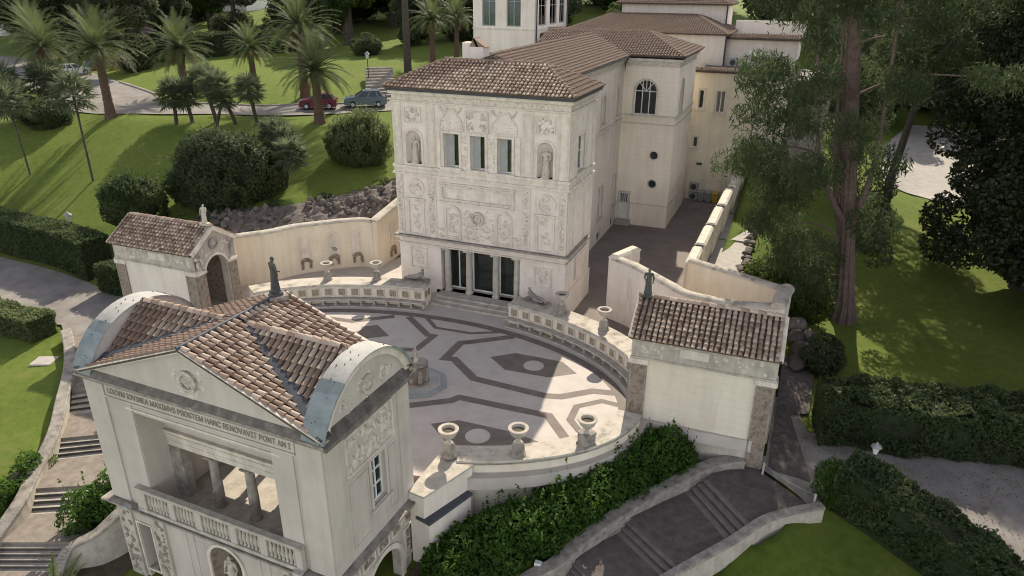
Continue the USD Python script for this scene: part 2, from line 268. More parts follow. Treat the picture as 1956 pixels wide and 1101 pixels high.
CTRL = np.array([(-31.4,-2.9,-1.0), (-27.9,-0.9,-1.0), (-23.1,-4.3,-1.3), (-25.0,1.3,-1.0), (-39.5,2.7,-0.9), (-29.2,1.8,-0.9), (-36.6,0.7,-1.0), (-45.0,6.8,0.0), (-41.2,6.9,0.0), (-37.0,6.5,0.0), (-32.2,5.5,0.1), (-56.3,22.0,6.5), (-45.1,20.8,6.5), (-37.2,24.3,6.5), (-32.5,26.4,6.5), (-27.1,27.5,6.5), (-22.7,34.1,6.5), (-58.1,17.4,5.5), (-24.1,10.7,2.6), (-21.9,10.1,3.0), (-16.8,13.1,3.4), (-13.1,18.8,4.1), (-27.3,7.2,1.5), (-72.2,41.2,6.8), (-47.2,27.3,6.6), (-37.5,32.4,6.6), (-27.3,37.4,6.7), (-76.7,39.2,6.8), (18.8,-1.1,-1.4), (20.1,3.7,-1.4), (29.7,3.9,-1.4), (28.5,-2.5,-1.7), (23.6,-3.0,-1.6), (19.1,-4.6,-1.4), (20.7,-2.9,-1.5), (17.5,-2.0,-1.4), (21.6,13.8,-1.0), (30.0,12.9,-1.0), (22.0,16.1,-0.9), (27.6,47.8,0.0), (30.8,76.3,1.5), (31.1,55.5,0.7), (20.3,20.1,-0.9), (17.8,-6.9,-2.7), (22.6,-4.6,-2.3), (20.8,-3.7,-2.0), (15.8,-7.7,-3.2), (-24.4,-5.8,-1.2), (-19.9,-9.2,-1.6), (-15.3,-12.7,-2.2), (-13.4,-15.9,-3.0), (17.2,-6.1,-2.0), (13.5,-6.1,-2.1), (12.9,-6.9,-2.6), (11.2,-8.8,-2.7), (-21.0,-5.3,-1.3), (-16.8,-8.6,-1.4), (-15.9,-9.6,-2.0), (-13.9,-11.3,-2.0), (-13.3,-12.0,-2.6), (-12.3,-14.0,-2.6), (-11.9,-14.9,-3.2), (-10.8,-16.6,-3.2), (-10.0,-17.3,-3.9), (-45.0,50.0,8.2), (-22.0,60.0,9.2), (-65.0,75.0,9.5), (-35.0,95.0,11.5), (-110.0,70.0,9.0), (0.0,105.0,12.0), (40.0,110.0,7.0), (60.0,60.0,2.0), (80.0,0.0,-2.0), (60.0,-40.0,-6.0), (0.0,-45.0,-7.0), (-5.0,-22.0,-4.6), (8.0,-20.0,-4.4), (-15.0,-30.0,-5.5), (-40.0,-20.0,-3.5), (-90.0,-10.0,-2.0), (-80.0,20.0,3.0), (20.0,-25.0,-4.5), (15.0,80.0,5.0), (20.0,45.0,2.2), (18.0,32.0,1.6), (16.0,20.0,0.6), (15.0,14.0,0.1), (-14.0,40.0,6.8), (-12.0,28.0,5.8), (-10.0,18.0,4.4), (-4.0,60.0,8.8), (-100.0,40.0,7.0), (-150.0,100.0,12.0), (0.0,200.0,16.0), (-80.0,200.0,18.0), (100.0,200.0,12.0), (200.0,50.0,0.0), (-200.0,-50.0,-6.0), (100.0,-120.0,-14.0), (-100.0,-120.0,-14.0), (7.5,-11.5,-3.2), (10.5,-9.3,-2.4), (14.0,-4.0,-1.7), (-8.0,-12.0,-3.4)])

# ================================================================== TERRAIN
_rbf = RBFInterpolator(CTRL[:, :2], CTRL[:, 2], kernel='linear', smoothing=.02)
def H(x, y):
    x, y = np.broadcast_arrays(np.asarray(x, float), np.asarray(y, float))
    return _rbf(np.stack([x.ravel(), y.ravel()], 1)).reshape(x.shape)
def h1(x, y): return float(H(x, y))
EC = (0.0, -2.2)
def ell(a, b, t0, t1, n=40, al=None):            # ellipse arc, angles in degrees, 0 = +x; al = other radius on the left half
    t = np.radians(np.linspace(t0, t1, n)); c = np.cos(t)
    return np.column_stack([EC[0] + np.where(c < 0, al or a, a) * c, EC[1] + b * np.sin(t)])
plat = Polygon([(18.5, -1.9), (18.6, 9.7), (13.2, 12.6), (13.3, 39.3), (16.5, 39.6), (16.5, 62), (-17, 62), (-17, 40), (-6.2, 39), (-6.2, 24), (-11.3, 22.6), (-12.75, 18.7), (-14.3, 15.9), (-16.5, 12.9), (-19.1, 11.1), (-21.9, 9.8), (-24.6, 8.9), (-24.2, 6.4), (-21.4, 6.0), (-21.0, 2.0), (-21.0, -1.7), (-15.5, -2.0)]
               + [tuple(p) for p in ell(12.9, 7.9, 200, 240, 8)] + [(-6.1, -10.6), (-6.0, -15.7), (5.1, -16.1), (5.45, -10.7)] + [tuple(p) for p in ell(12.75, 7.75, 300, 352, 16)])

LST = [(-.90, (-22.42, -4.87), (-21.33, -4.41)), (-.90, (-20.10, -6.25), (-19.68, -5.94)), (-1.40, (-19.28, -6.97), (-18.86, -6.73)), (-1.40, (-16.98, -8.99), (-16.41, -8.46)), (-2.00, (-16.11, -9.97), (-15.18, -9.31)), (-2.00, (-14.76, -11.76), (-13.09, -10.68)), (-2.60, (-14.25, -12.62), (-12.24, -11.24)), (-2.60, (-13.16, -14.49), (-11.18, -13.42)), (-3.20, (-12.68, -15.50), (-11.04, -14.63)), (-3.20, (-11.86, -16.99), (-9.77, -16.12)), (-3.90, (-11.46, -17.90), (-8.85, -16.83)), (-3.90, (-11.10, -18.59), (-8.14, -17.37))]
RST = [(-1.40, (17.69, -1.34), (20.37, -3.38)), (-1.40, (16.10, -3.04), (18.27, -5.41)), (-2.00, (15.23, -3.82), (17.26, -6.17)), (-2.00, (13.34, -6.42), (15.76, -8.23)), (-2.50, (12.73, -6.90), (15.13, -8.70)), (-2.50, (11.30, -8.86), (13.86, -10.60)), (-3.10, (10.65, -9.25), (13.39, -11.01)), (-3.10, (9.95, -10.46), (12.68, -12.08))]
def axis_(lo, hi, step, far):
    a = np.arange(lo, hi + 1e-6, step); return np.concatenate([lo - np.array(far)[::-1], a, hi + np.array(far)])
gx = np.concatenate([np.linspace(-900, -120, 8), np.arange(-100, -50, 2.0), np.arange(-50, 35, .5), np.arange(35, 62, 2.0), np.linspace(80, 900, 7)])
gy = np.concatenate([np.linspace(-600, -60, 5), np.arange(-40, -24, 2.0), np.arange(-24, 45, .5), np.arange(45, 130, 2.5), np.linspace(150, 1200, 8)])
GX, GY = np.meshgrid(gx, gy)
GZ = H(np.clip(GX, -260, 260), np.clip(GY, -150, 260))
GZ = GZ + (meshkit.fbm(np.stack([GX * .35, GY * .35, GX * 0], -1), 3, 5) - .5) * .16
inside = contains_xy(plat, GX, GY)
GZ = np.where(inside, np.minimum(GZ, -1.6), GZ)
for lst, ext in ((LST, 3.9), (RST, 3.35)):       # cut the lawn away under the flights of steps
    a_ = [np.array(q[1]) for q in lst]; b_ = [np.array(q[1]) + (np.array(q[2]) - np.array(q[1])) / np.linalg.norm(np.array(q[2]) - np.array(q[1])) * ext for q in lst]
    GZ = np.where(contains_xy(Polygon(a_ + b_[::-1]).buffer(.12), GX, GY), np.minimum(GZ - 1.1, -2.2), GZ)
ny, nx = GX.shape; idx = np.arange(ny * nx).reshape(ny, nx)
F = np.stack([idx[:-1, :-1], idx[:-1, 1:], idx[1:, 1:], idx[1:, :-1]], -1).reshape(-1, 4)
ground_path = structure('ground', (np.stack([GX, GY, GZ], -1).reshape(-1, 3), np.vstack([F[:, [0, 1, 2]], F[:, [0, 2, 3]]])), MT['grass'], 'green lawn ground of the hillside garden', 'lawn', smooth=True)

def drape(poly, dz, step=.6, minz=None):
    x0, y0, x1, y1 = poly.bounds; xs = np.arange(x0, x1 + step, step); ys = np.arange(y0, y1 + step, step); mb = MB()
    import shapely
    from shapely import prepared
    pp = prepared.prep(poly)
    polys = []
    V, Fq, off = [], [], 0
    for i in range(len(xs) - 1):
        for j in range(len(ys) - 1):
            c = sbox(xs[i], ys[j], xs[i + 1], ys[j + 1])
            if pp.contains(c): g = [c]
            elif pp.intersects(c):
                q = poly.intersection(c); g = [k for k in getattr(q, 'geoms', [q]) if k.geom_type == 'Polygon']
            else: continue
            for k in g:
                p = np.array(k.exterior.coords)[:-1]; n = len(p)
                V.append(p); Fq += [(off, off + a, off + a + 1) for a in range(1, n - 1)]; off += n
    P = np.concatenate(V); z = H(P[:, 0], P[:, 1]) + dz
    return np.column_stack([P, z]), np.array(Fq)
road_left = Polygon([(-60, 3), (-40, 2.6), (-29, 1.6), (-24.5, .6), (-21.2, 1.4), (-21.2, -1.6), (-17.5, -3.0), (-19.8, -6.1), (-22.6, -4.9), (-24.5, -3.7), (-27, -4.6), (-32, -3.4), (-45, -2.5), (-60, -3)])
structure('garden_road', drape(road_left, .09), MT['road'], 'pale gravel road in front of the left gatehouse, half in shade', 'road')
road_top = Polygon([(-110, 52), (-76, 44), (-58, 34.5), (-50.5, 31), (-49.5, 28.8), (-46.5, 28.6), (-38, 31.2), (-32, 33.9), (-27.3, 37.6), (-21.5, 43), (-14, 46), (-14, 38), (-20, 37), (-24.2, 34.5), (-28, 29.8), (-33.5, 27.2), (-39.5, 25.5), (-46, 22.4), (-53, 22.0), (-58, 23.3), (-68, 30), (-85, 38), (-110, 42)])
def chaikin(p, k=2):
    P = np.array(p.exterior.coords)[:-1]
    for _ in range(k): Q = np.roll(P, -1, 0); P = np.stack([P * .75 + Q * .25, P * .25 + Q * .75], 1).reshape(-1, 2)
    return Polygon(P)
road_top = chaikin(road_top); road_left = road_left
structure('hill_road', drape(road_top, .10, .8), MT['road'], 'pale drive curving across the hillside lawn with parked cars', 'road')
road_right = Polygon([(18.4, 4.8), (19.6, 4.2), (20.2, 2.2), (30, 4.4), (60, 10), (60, -7), (31, -6.0), (26.9, -2.2), (23.4, -.6), (21.3, -1.9), (20.6, -3.4), (17.6, -1.2), (18.4, -.6)])
structure('forecourt_road', drape(road_right, .09), MT['road'], 'grey forecourt road beside the right gatehouse, in tree shade', 'road')
side_path = Polygon([(18.55, -1.6), (18.6, 9.2), (20.4, 9.0), (20.2, 4.0), (19.3, 3.4), (20.4, -1.8)])
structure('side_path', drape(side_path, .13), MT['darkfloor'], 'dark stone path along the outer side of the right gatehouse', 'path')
structure('bank_soil', drape(Polygon([(-10.6, -13), (-6.05, -10.9), (-6.05, -16.1), (-8.8, -17.4)]), .05), MT['soil'], 'bare earth at the left foot of the loggia', 'soil')
structure('bank_soil', drape(Polygon([(5.5, -10.9), (6.8, -10.2), (10.0, -12.6), (9.2, -16.9), (5.2, -16.1)]), .05), MT['soil'], 'bare earth at the right foot of the loggia', 'soil')
road_far = Polygon([(25.5, 50), (30, 46.5), (36, 44), (50, 42), (60, 60), (40, 78), (30.5, 78), (26.5, 62)])
structure('lower_terrace', MB().flat(Polygon([(-9, -16.2), (9, -16.7), (9.5, -40), (-9, -40)]), -6.0, -4.85), MT['road'], 'pale gravel terrace in front of the loggia', 'terrace')
structure('bright_drive', drape(road_far, .12, 1.0), MT['slab'], 'bright sunlit drive seen between the big conifer and the dark tree', 'road')

# ================================================================== COURT FLOOR
ein = ell(12.9, 8.0, 0, 360, 90, 13.6)
court = Polygon(ein).union(Polygon([(-9.5, 2), (4.6, 2), (4.6, 7.9), (-6.0, 7.9), (-6.0, 13.8), (-9.0, 13.8), (-9.7, 10.3), (-12, 9.6), (-14.4, 6.8), (-15, 5.2), (-18, 2.5), (-15, -1), (-12, -2)])).union(Polygon([(11, -2.1), (18.0, -1.6), (18.0, 1.6), (11, 1.8)])).buffer(.0)
lower_cut = Polygon([(-7, -30), (-7, -10.9), (-5.7, -10.55), (5.2, -10.55), (6.5, -11), (6.5, -30)])
court = court.difference(lower_cut)
cp = structure('courtyard_paving', MB().flat(court, -.6, 0.0), MT['pave'], 'pale stone floor of the oval courtyard with dark geometric bands', 'paving')
cpt = SetPiece(cp)
S1 = [(-3.35, 3.89), (-1.06, 2.12), (-0.69, 2.16), (-0.81, 0.21), (-1.58, -0.01)]
S2 = [(-2.23, 4.19), (-1.09, 3.17), (1.19, 3.31), (2.89, 4.22)]
S3 = [(3.72, 3.9), (1.55, 2.23), (1.16, 1.99), (1.17, -0.02), (1.69, 0.1), (3.58, -1.4), (7.64, -1.56), (8.4, -1.34), (9.71, -0.21), (10.8, 0.03)]
S4 = [(-.6, -5.9), (1.28, -5.31), (3.44, -3.79), (3.67, -3.37), (8.38, -3.2), (9.64, -4.59), (9.9, -4.9)]
S5 = [(10.18, -3.9), (9.46, -3.14), (9.4, -1.9), (10.41, -0.94), (11.55, -1.01)]
S6 = [(-4.2, 3.6), (-6.2, 2.0), (-9.5, 1.6), (-11, .4)]
S7 = [(-1.58, -.01), (-3.5, -1.5), (-8.5, -1.8), (-10.5, -.4)]
inner = Polygon(ell(11.6, 6.55, 0, 360, 90, 12.4))
bands = [(S1, .42), (S2, .27), (S3, .50), (S4, .48), (S5, .36), (S6, .45), (S7, .45)]
for pts, w in bands:
    g = LineString(pts).buffer(w / 2, cap_style=2, join_style=2, mitre_limit=3).intersection(inner)
    cpt.add('dark_band', MB().flat(g, -.02, .005), MT['paveband'])
ring = Polygon(ell(11.98, 6.92, 0, 360, 120, 12.8)).difference(Polygon(ell(11.45, 6.42, 0, 360, 120, 12.25))).difference(sbox(-30, -30, 30, -2.6)).difference(lower_cut)
cpt.add('dark_border', MB().flat(ring, -.02, .007), MT['paveband'])
for dpoly, dc, dr in (([(3.44, 1.08), (4.56, 2.05), (7.33, 2.12), (8.44, 1.19), (7.18, 0.22), (4.71, 0.09)], (6.01, 1.1), .56), ([(3.46, -5.99), (4.57, -5.21), (7.21, -5.13), (8.7, -5.38), (6.86, -6.53), (4.98, -7.18)], (5.93, -6.04), .58), ([(-5.9, 1.06), (-4.53, 2.15), (-3.11, 1.15), (-4.2, 0.3), (-6.5, .2), (-7.6, 1.2)], (-5.6, 1.15), .5)):
    g = Polygon(dpoly); disc = Point(dc).buffer(dr, 24)
    cpt.add('dark_hexagon', MB().flat(g.difference(disc), -.02, .005), MT['paveband']); cpt.add('pale_disc', MB().flat(disc, -.02, .009), MT['pave'])
for c in ((9.2, -6.9), (10.9, -5.4)):
    cpt.add('ring_mark', MB().flat(Point(c).buffer(.3).difference(Point(c).buffer(.24)).union(Point(c).buffer(.12)), -.02, .006), MT['stone'])
# steps in front of the portico
for k, (y0, z) in enumerate(((6.05, .11), (6.5, .22), (6.95, .33))):
    cpt.add('portico_step', MB().box(-3.05, 2.7, y0, 7.85, 0.001 * k, z), MT['stone'])

# yard to the right of the villa
yard = Polygon([(3.4, 6), (5.4, 6.2), (5.4, 13.2), (3.2, 13.4), (3.2, 29.3), (7.7, 29.3), (7.7, 39.6), (13.2, 39.6), (12.9, 12.2), (18.3, 9.4), (18.3, 3.0), (13.0, 2.0), (11.8, 3.2), (8.5, 4.4), (5, 5.6)])
yp = structure('yard_paving', MB().flat(yard, -1.2, -.5), MT['yard'], 'dark grey paved service yard to the right of the villa', 'paving')
SetPiece(yp).add('manhole_cover', MB().flat(Polygon([(15.44 - 9.0 + .4, 20.6), (7.5, 20.6), (7.5, 21.1), (6.84, 21.1)]), -.5, -.49), MT['slab'])

# ================================================================== STAIRS
def stairs(name, rows, label, ext, floor=MT['stairfloor'], sm=MT['step']):
    st = Thing(name, label, 'stairs')
    k = 0
    for i in range(len(rows) - 1):
        (z0, a0, b0), (z1, a1, b1) = rows[i], rows[i + 1]
        a0, b0, a1, b1 = (np.array(q) for q in (a0, b0, a1, b1))
        if ext:
            b0 = a0 + (b0 - a0) / np.linalg.norm(b0 - a0) * ext; b1 = a1 + (b1 - a1) / np.linalg.norm(b1 - a1) * ext
        if abs(z0 - z1) < 1e-6:
            P = [(*a1, z0 - .5), (*b1, z0 - .5), (*b0, z0 - .5), (*a0, z0 - .5), (*a1, z0), (*b1, z0), (*b0, z0), (*a0, z0)]
            st.add('landing', MB().hull8(P), floor)
        else:
            n = max(3, int(round(abs(z0 - z1) / .15)))
            for j in range(n):
                t0, t1 = j / n, (j + 1) / n; z = z0 + (z1 - z0) * (j + 1) / n if j < n - 1 else z1 + .004
                c0, d0, c1, d1 = a0 + (a1 - a0) * t0, b0 + (b1 - b0) * t0, a0 + (a1 - a0) * t1, b0 + (b1 - b0) * t1
                P = [(*c1, z - .5), (*d1, z - .5), (*d0, z - .5), (*c0, z - .5), (*c1, z), (*d1, z), (*d0, z), (*c0, z)]
                st.add('step', MB().hull8(P), sm)
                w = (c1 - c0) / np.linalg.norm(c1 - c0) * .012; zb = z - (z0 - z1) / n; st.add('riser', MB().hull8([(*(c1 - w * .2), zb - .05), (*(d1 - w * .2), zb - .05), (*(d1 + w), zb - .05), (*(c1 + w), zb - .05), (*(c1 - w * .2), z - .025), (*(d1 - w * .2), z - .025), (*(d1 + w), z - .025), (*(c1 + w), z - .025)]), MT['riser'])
    return st
stairs('garden_stairs', LST, 'flights of shallow stone steps going down left of the loggia', 3.7)
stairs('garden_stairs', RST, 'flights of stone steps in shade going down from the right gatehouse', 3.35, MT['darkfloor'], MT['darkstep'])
def spline(P, n=30):
    P = np.asarray(P, float); d = np.r_[0, np.cumsum(np.linalg.norm(np.diff(P[:, :2], axis=0), axis=1))]; t = np.linspace(0, d[-1], n)
    from scipy.interpolate import PchipInterpolator
    return PchipInterpolator(d, P)(t)
def lowwall(name, pts, label, w, depth, m, cat='wall', n=40, cap=None):
    L = spline(pts, n); th = Thing(name, label, cat, (*L[0, :2], 0))
    th.add('wall_body', MB().sweep(L, [(-w / 2, -depth), (-w / 2, -.08), (w / 2, -.08), (w / 2, -depth)]), m)
    th.add('coping', MB().sweep(L, [(-w / 2 - .05, -.08), (-w / 2 - .05, -.01), (-w / 2, .03), (w / 2, .03), (w / 2 + .05, -.01), (w / 2 + .05, -.08)]), cap or MT['oldstone'])
    return th
lowwall('stair_wall', [(-22.55, -4.8, -.6), (-19.31, -7.15, -.9), (-16.66, -9.78, -1.2), (-14.67, -11.95, -1.6), (-13.4, -14.15, -2.2), (-12.49, -15.49, -2.4), (-12.14, -16.68, -2.8), (-11.92, -17.59, -3.1), (-11.6, -19, -3.5)], 'winding low wall between the left lawn and the left stairs', .5, 1.6, MT['stone'])
lowwall('stair_wall', [(-6.2, -13.2, -1.2), (-6.81, -14.38, -1.5), (-7.41, -15.62, -2.2), (-8.36, -16.52, -2.9), (-8.24, -17.26, -3.5)], 'sloping stone wall below the leafy shrub at the left foot of the loggia', .5, 2.6, MT['stone'])
lowwall('stair_wall', [(17.43, -1.64, -1.0), (16.33, -2.2, -1.1), (14.74, -3.92, -1.4), (12.8, -6.66, -1.7), (11.72, -8.45, -2.0), (11.05, -9.81, -2.3), (10.23, -10.61, -2.6), (9.2, -12.2, -2.9)], 'winding low wall between the laurel bed and the right stairs', .55, 1.4, MT['oldstone'])
lowwall('stair_wall', [(20.88, -3.55, -1.1), (18.93, -5.06, -1.1), (17.57, -6.63, -1.5), (15.66, -8.64, -2.1), (15.16, -9.16, -2.3), (13.6, -11.2, -2.9)], 'kerb wall along the lawn side of the right stairs', .32, 1.3, MT['stone'])

# ================================================================== BUILDING HELPERS
ZU = np.array([0, 0, 1.0])
class Face:
    def __init__(s, o, u, n): s.o, s.u, s.n = (np.array(a, float) for a in (o, u, n))
def front(y): return Face((0, y, 0), (1, 0, 0), (0, -1, 0))
def rear(y): return Face((0, y, 0), (1, 0, 0), (0, 1, 0))
def right(x): return Face((x, 0, 0), (0, 1, 0), (1, 0, 0))
def left(x): return Face((x, 0, 0), (0, 1, 0), (-1, 0, 0))
def rect(s0, s1, z0, z1): return sbox(min(s0, s1), z0, max(s0, s1), z1)
def arch(s0, s1, z0, z1):
    r = (s1 - s0) / 2; zc = z1 - r; a = np.radians(np.linspace(0, 180, 17))
    return Polygon([(s0, z0), (s1, z0)] + [((s0 + s1) / 2 + r * math.cos(t), zc + r * math.sin(t)) for t in a])
def ringof(poly, w): return poly.difference(poly.buffer(-w, join_style=2))
def exf(poly, F, d0, d1, mb=None): return (mb or MB()).ex(poly, F.o, F.u, F.n, d0, d1)
def wall(th, name, F, outer, holes, thick, m, world=True):
    g = outer
    for h in holes: g = g.difference(h)
    return th.add(name, exf(g, F, -thick, 0), m, world=world)
def window(th, F, shape, mull=(), trans=(), depth=.22, fm=None, gm=None, fw=.07, world=True, shutter=None, name='window', arch_spokes=None):
    fm = fm or MT['white']; g = ringof(shape, fw); x0, z0, x1, z1 = shape.bounds
    for m_ in mull: g = g.union(rect(m_ - .035, m_ + .035, z0, z1).intersection(shape))
    for t_ in trans: g = g.union(rect(x0, x1, t_ - .03, t_ + .03).intersection(shape))
    if arch_spokes:
        zc = z1 - (x1 - x0) / 2; xc = (x0 + x1) / 2
        for a in arch_spokes: g = g.union(LineString([(xc, zc), (xc + 3 * math.cos(math.radians(a)), zc + 3 * math.sin(math.radians(a)))]).buffer(.03).intersection(shape))
    p = th.add(name, exf(g, F, -depth - .06, -depth), fm, world=world)
    th.add('pane', exf(shape.buffer(-.03), F, -depth - .035, -depth - .025), gm or MT['glass'], parent=p, world=world)
    if shutter:
        for s0, s1 in shutter: th.add('shutter', exf(rect(s0, s1, z0 + .05, z1 - .05), F, -depth + .02, -depth + .06), MT['greyshut'], parent=p, world=world)
    return p
def surround(th, F, shape, w=.14, proud=.05, m=None, world=True, sill=True):
    g = shape.buffer(w, join_style=2).difference(shape); x0, z0, x1, z1 = shape.bounds
    mb = exf(g, F, -.02, proud)
    if sill: exf(rect(x0 - w - .08, x1 + w + .08, z0 - .16, z0 - .02), F, proud + .003, proud + .1, mb)
    th.add('window_surround', mb, m or MT['trim'], world=world)
def niche(th, F, shape, m, depth=.45, world=True, name='niche'):
    x0, z0, x1, z1 = shape.bounds; r = (x1 - x0) / 2; xc = (x0 + x1) / 2; zc = z1 - r; A = np.radians(np.linspace(0, 180, 13)); mb = MB()
    rows = [[(xc + r * math.cos(a), z, -depth * math.sin(a)) for a in A] for z in (z0, zc)]
    for e in np.radians(np.linspace(10, 90, 6)):
        rows.append([(xc + r * math.cos(e) * math.cos(a), zc + r * math.sin(e), -depth * math.cos(e) * math.sin(a)) for a in A])
    tow = lambda q: np.array([F.o + F.u * p[0] + ZU * p[1] + F.n * p[2] for p in q])
    for i in range(len(rows) - 1): mb.ribbon(tow(rows[i]), tow(rows[i + 1]))
    b = tow(rows[0]); mb.add(b, [(0, k, k + 1) for k in range(1, len(b) - 1)])
    return th.add(name, mb, m, world=world, smooth=40)
def bumps(F, shape, n, rng, r0, r1, d):
    """carved ornament: small rounded bosses spread over a field"""
    mb = MB(); x0, z0, x1, z1 = shape.bounds; k = 0; tries = 0
    while k < n and tries < n * 20:
        tries += 1; s, z = rng.uniform(x0, x1), rng.uniform(z0, z1)
        if not shape.contains(Point(s, z)): continue
        r = rng.uniform(r0, r1); e = rng.uniform(.5, 1.8); a = rng.uniform(0, math.pi); ca, sa = math.cos(a), math.sin(a); m = 8
        V = []
        for q, hh in ((1.0, 0.0), (.72, .7), (.3, 1.0)):
            for t in range(m):
                x, y = r * e * q * math.cos(t * 2 * math.pi / m), r * q * math.sin(t * 2 * math.pi / m)
                V.append(F.o + F.u * (s + x * ca - y * sa) + ZU * (z + x * sa + y * ca) + F.n * (hh * d * .55))
        f = [(i * m + j, i * m + (j + 1) % m, (i + 1) * m + (j + 1) % m, (i + 1) * m + j) for i in range(2) for j in range(m)]
        mb.add(V, f); mb.add(V[2 * m:], [(0, t, t + 1) for t in range(1, m - 1)]); k += 1
    return mb
# --------------------------------------------------------- barrel tiles
trng = np.random.default_rng(11)
_ang = np.radians(np.linspace(0, 180, 6))
def tile_plane(acc, O, U, Sv, poly, du=.25, ds=.33, r=.1, L=.40):
    """barrel tiles over the polygon (u,s) of the plane through O with unit vectors U (along the eave) and Sv (up the slope)"""
    O, U, Sv = (np.asarray(a, float) for a in (O, U, Sv)); N = np.cross(U, Sv); N /= np.linalg.norm(N)
    if N[2] < 0: N = -N
    x0, s0, x1, s1 = poly.bounds
    for i in range(int(math.ceil((x1 - x0) / du)) + 1):
        u = x0 + (i + .5) * du
        for j in range(int(math.ceil((s1 - s0) / ds)) + 1):
            s = s0 + j * ds
            if not poly.buffer(.02).contains(Point(u, s + ds * .5)): continue
            ju, jr, jn = trng.normal(0, .008), trng.normal(0, .025), trng.normal(0, .006)
            V = []
            for k, (q, rr, nn) in enumerate(((0, r * trng.uniform(.95, 1.06), .062), (L, r * .80, 0.0))):
                for a in _ang: V.append(O + U * (u + ju + math.cos(a) * rr + q * jr) + Sv * (s - .06 + q) + N * (math.sin(a) * rr * .95 + nn + jn))
            F_ = [(k, k + 1, 7 + k, 6 + k) for k in range(5)]
            F_ = np.vstack([np.array(F_)[:, [0, 1, 2]], np.array(F_)[:, [0, 2, 3]], [(0, k + 1, k) for k in range(1, 5)]])
            V = np.array(V); c = V.mean(0)
            acc.append((N, c, V, F_))
def ridge_tiles(acc, a, b, r=.135, step=.36):
    a, b = np.asarray(a, float), np.asarray(b, float); L = np.linalg.norm(b - a); T = (b - a) / L; X = np.cross(ZU, T); X /= np.linalg.norm(X); N = np.cross(T, X)
    for k in range(max(1, int(L / step))):
        V = [a + T * (k * step + q) + X * math.cos(t) * rr + N * (math.sin(t) * rr + nn) for q, rr, nn in ((-.03, r * trng.uniform(.95, 1.08), .03), (step + .04, r * .88, .0)) for t in _ang]
        F_ = np.array([(i, i + 1, 7 + i, 6 + i) for i in range(5)]); F_ = np.vstack([F_[:, [0, 1, 2]], F_[:, [0, 2, 3]], [(0, i + 1, i) for i in range(1, 5)]])
        V = np.array(V); acc.append((N, V.mean(0), V, F_))
def finish_tiles(th, parent, acc, single, world=True, name='roof_tile', l2w=None):
    def key(t):
        c = l2w(t[1]) if l2w else t[1]; n = l2w(t[1] + t[0]) - c if l2w else t[0]
        d = CP - c; D = np.linalg.norm(d); return -(max(n @ d / D, 0)) / D ** 2 if D > 0 else 0
    acc = sorted(acc, key=key)
    for t in acc[:single]: th.add(name, (t[2], t[3]), MT['tile1'], parent=parent, world=world, smooth=50)
    rest = MB()
    for t in acc[single:]: rest.add(t[2], t[3])
    if rest.n: th.add(name + 's', rest, MT['tile'], parent=parent, world=world, kind='stuff')
def hip_roof(th, x0, x1, y0, y1, ze, zr, single, ridge_axis='x', name='roof', hipa=True, hipb=True, ridge_frac=1.0, world=True, tiles=('f', 'b', 'l', 'r'), du=.245, ds=.33):
    """hip roof over the eave rectangle"""
    if ridge_axis == 'x':
        hy = (y1 - y0) / 2; ym = (y0 + y1) / 2; A = np.array([x0 + (hy * ridge_frac if hipa else 0), ym, zr]); B = np.array([x1 - (hy * ridge_frac if hipb else 0), ym, zr])
        c = [np.array(p) for p in ((x0, y0, ze), (x1, y0, ze), (x1, y1, ze), (x0, y1, ze))]
        faces = {'f': [c[0], c[1], B, A], 'r': [c[1], c[2], B], 'b': [c[2], c[3], A, B], 'l': [c[3], c[0], A]}
    else:
        hx = (x1 - x0) / 2; xm = (x0 + x1) / 2; A = np.array([xm, y0 + (hx * ridge_frac if hipa else 0), zr]); B = np.array([xm, y1 - (hx * ridge_frac if hipb else 0), zr])
        c = [np.array(p) for p in ((x0, y0, ze), (x1, y0, ze), (x1, y1, ze), (x0, y1, ze))]
        faces = {'f': [c[0], c[1], A], 'r': [c[1], c[2], B, A], 'b': [c[2], c[3], B], 'l': [c[3], c[0], A, B]}
    mb = MB()
    for f in faces.values(): mb.add(f, [(0, k, k + 1) for k in range(1, len(f) - 1)])
    mb.add([c[0] - ZU * .1, c[1] - ZU * .1, c[2] - ZU * .1, c[3] - ZU * .1], [(0, 3, 2, 1)])
    for i in range(4): mb.quad([c[i] - ZU * .1, c[(i + 1) % 4] - ZU * .1, c[(i + 1) % 4], c[i]])
    rp = th.add(name, mb, MT['pan'], world=world); acc = []
    for k in tiles:
        f = faces[k]; U = f[1] - f[0]; W = np.linalg.norm(U); U = U / W; nrm = np.cross(U, f[2] - f[0]); nrm /= np.linalg.norm(nrm); Sv = np.cross(nrm, U)
        if Sv[2] < 0: Sv = -Sv
        tile_plane(acc, f[0], U, Sv, Polygon([((p - f[0]) @ U, (p - f[0]) @ Sv) for p in f]).buffer(0), du, ds)
    finish_tiles(th, rp, acc, single, world)
    racc = []
    ridge_tiles(racc, A, B)
    for e, (p, q) in (((0, hipa), (A, (c[0], c[3]) if ridge_axis == 'x' else (c[0], c[1]))), ((1, hipb), (B, (c[1], c[2]) if ridge_axis == 'x' else (c[2], c[3])))):
        if e[1]:
            for w in q: ridge_tiles(racc, w, p)
    m2 = MB()
    for t in racc: m2.add(t[2], t[3])
    th.add('ridge_tiles', m2, MT['tile'], parent=rp, world=world, kind='stuff')
    return rp
def cornice(th, x0, x1, y0, y1, z, out, hgt, m, name='cornice', world=True, faces='frbl', top=True):
    """moulded band round a rectangle, three steps"""
    mb = MB()
    for k, (o, a, b) in enumerate(((out * .45, 0, .4), (out * .75, .4, .7), (out, .7, 1.0))):
        mb.box(x0 - o, x1 + o, y0 - o, y1 + o, z + hgt * a, z + hgt * b)
    return th.add(name, mb, m, world=world)

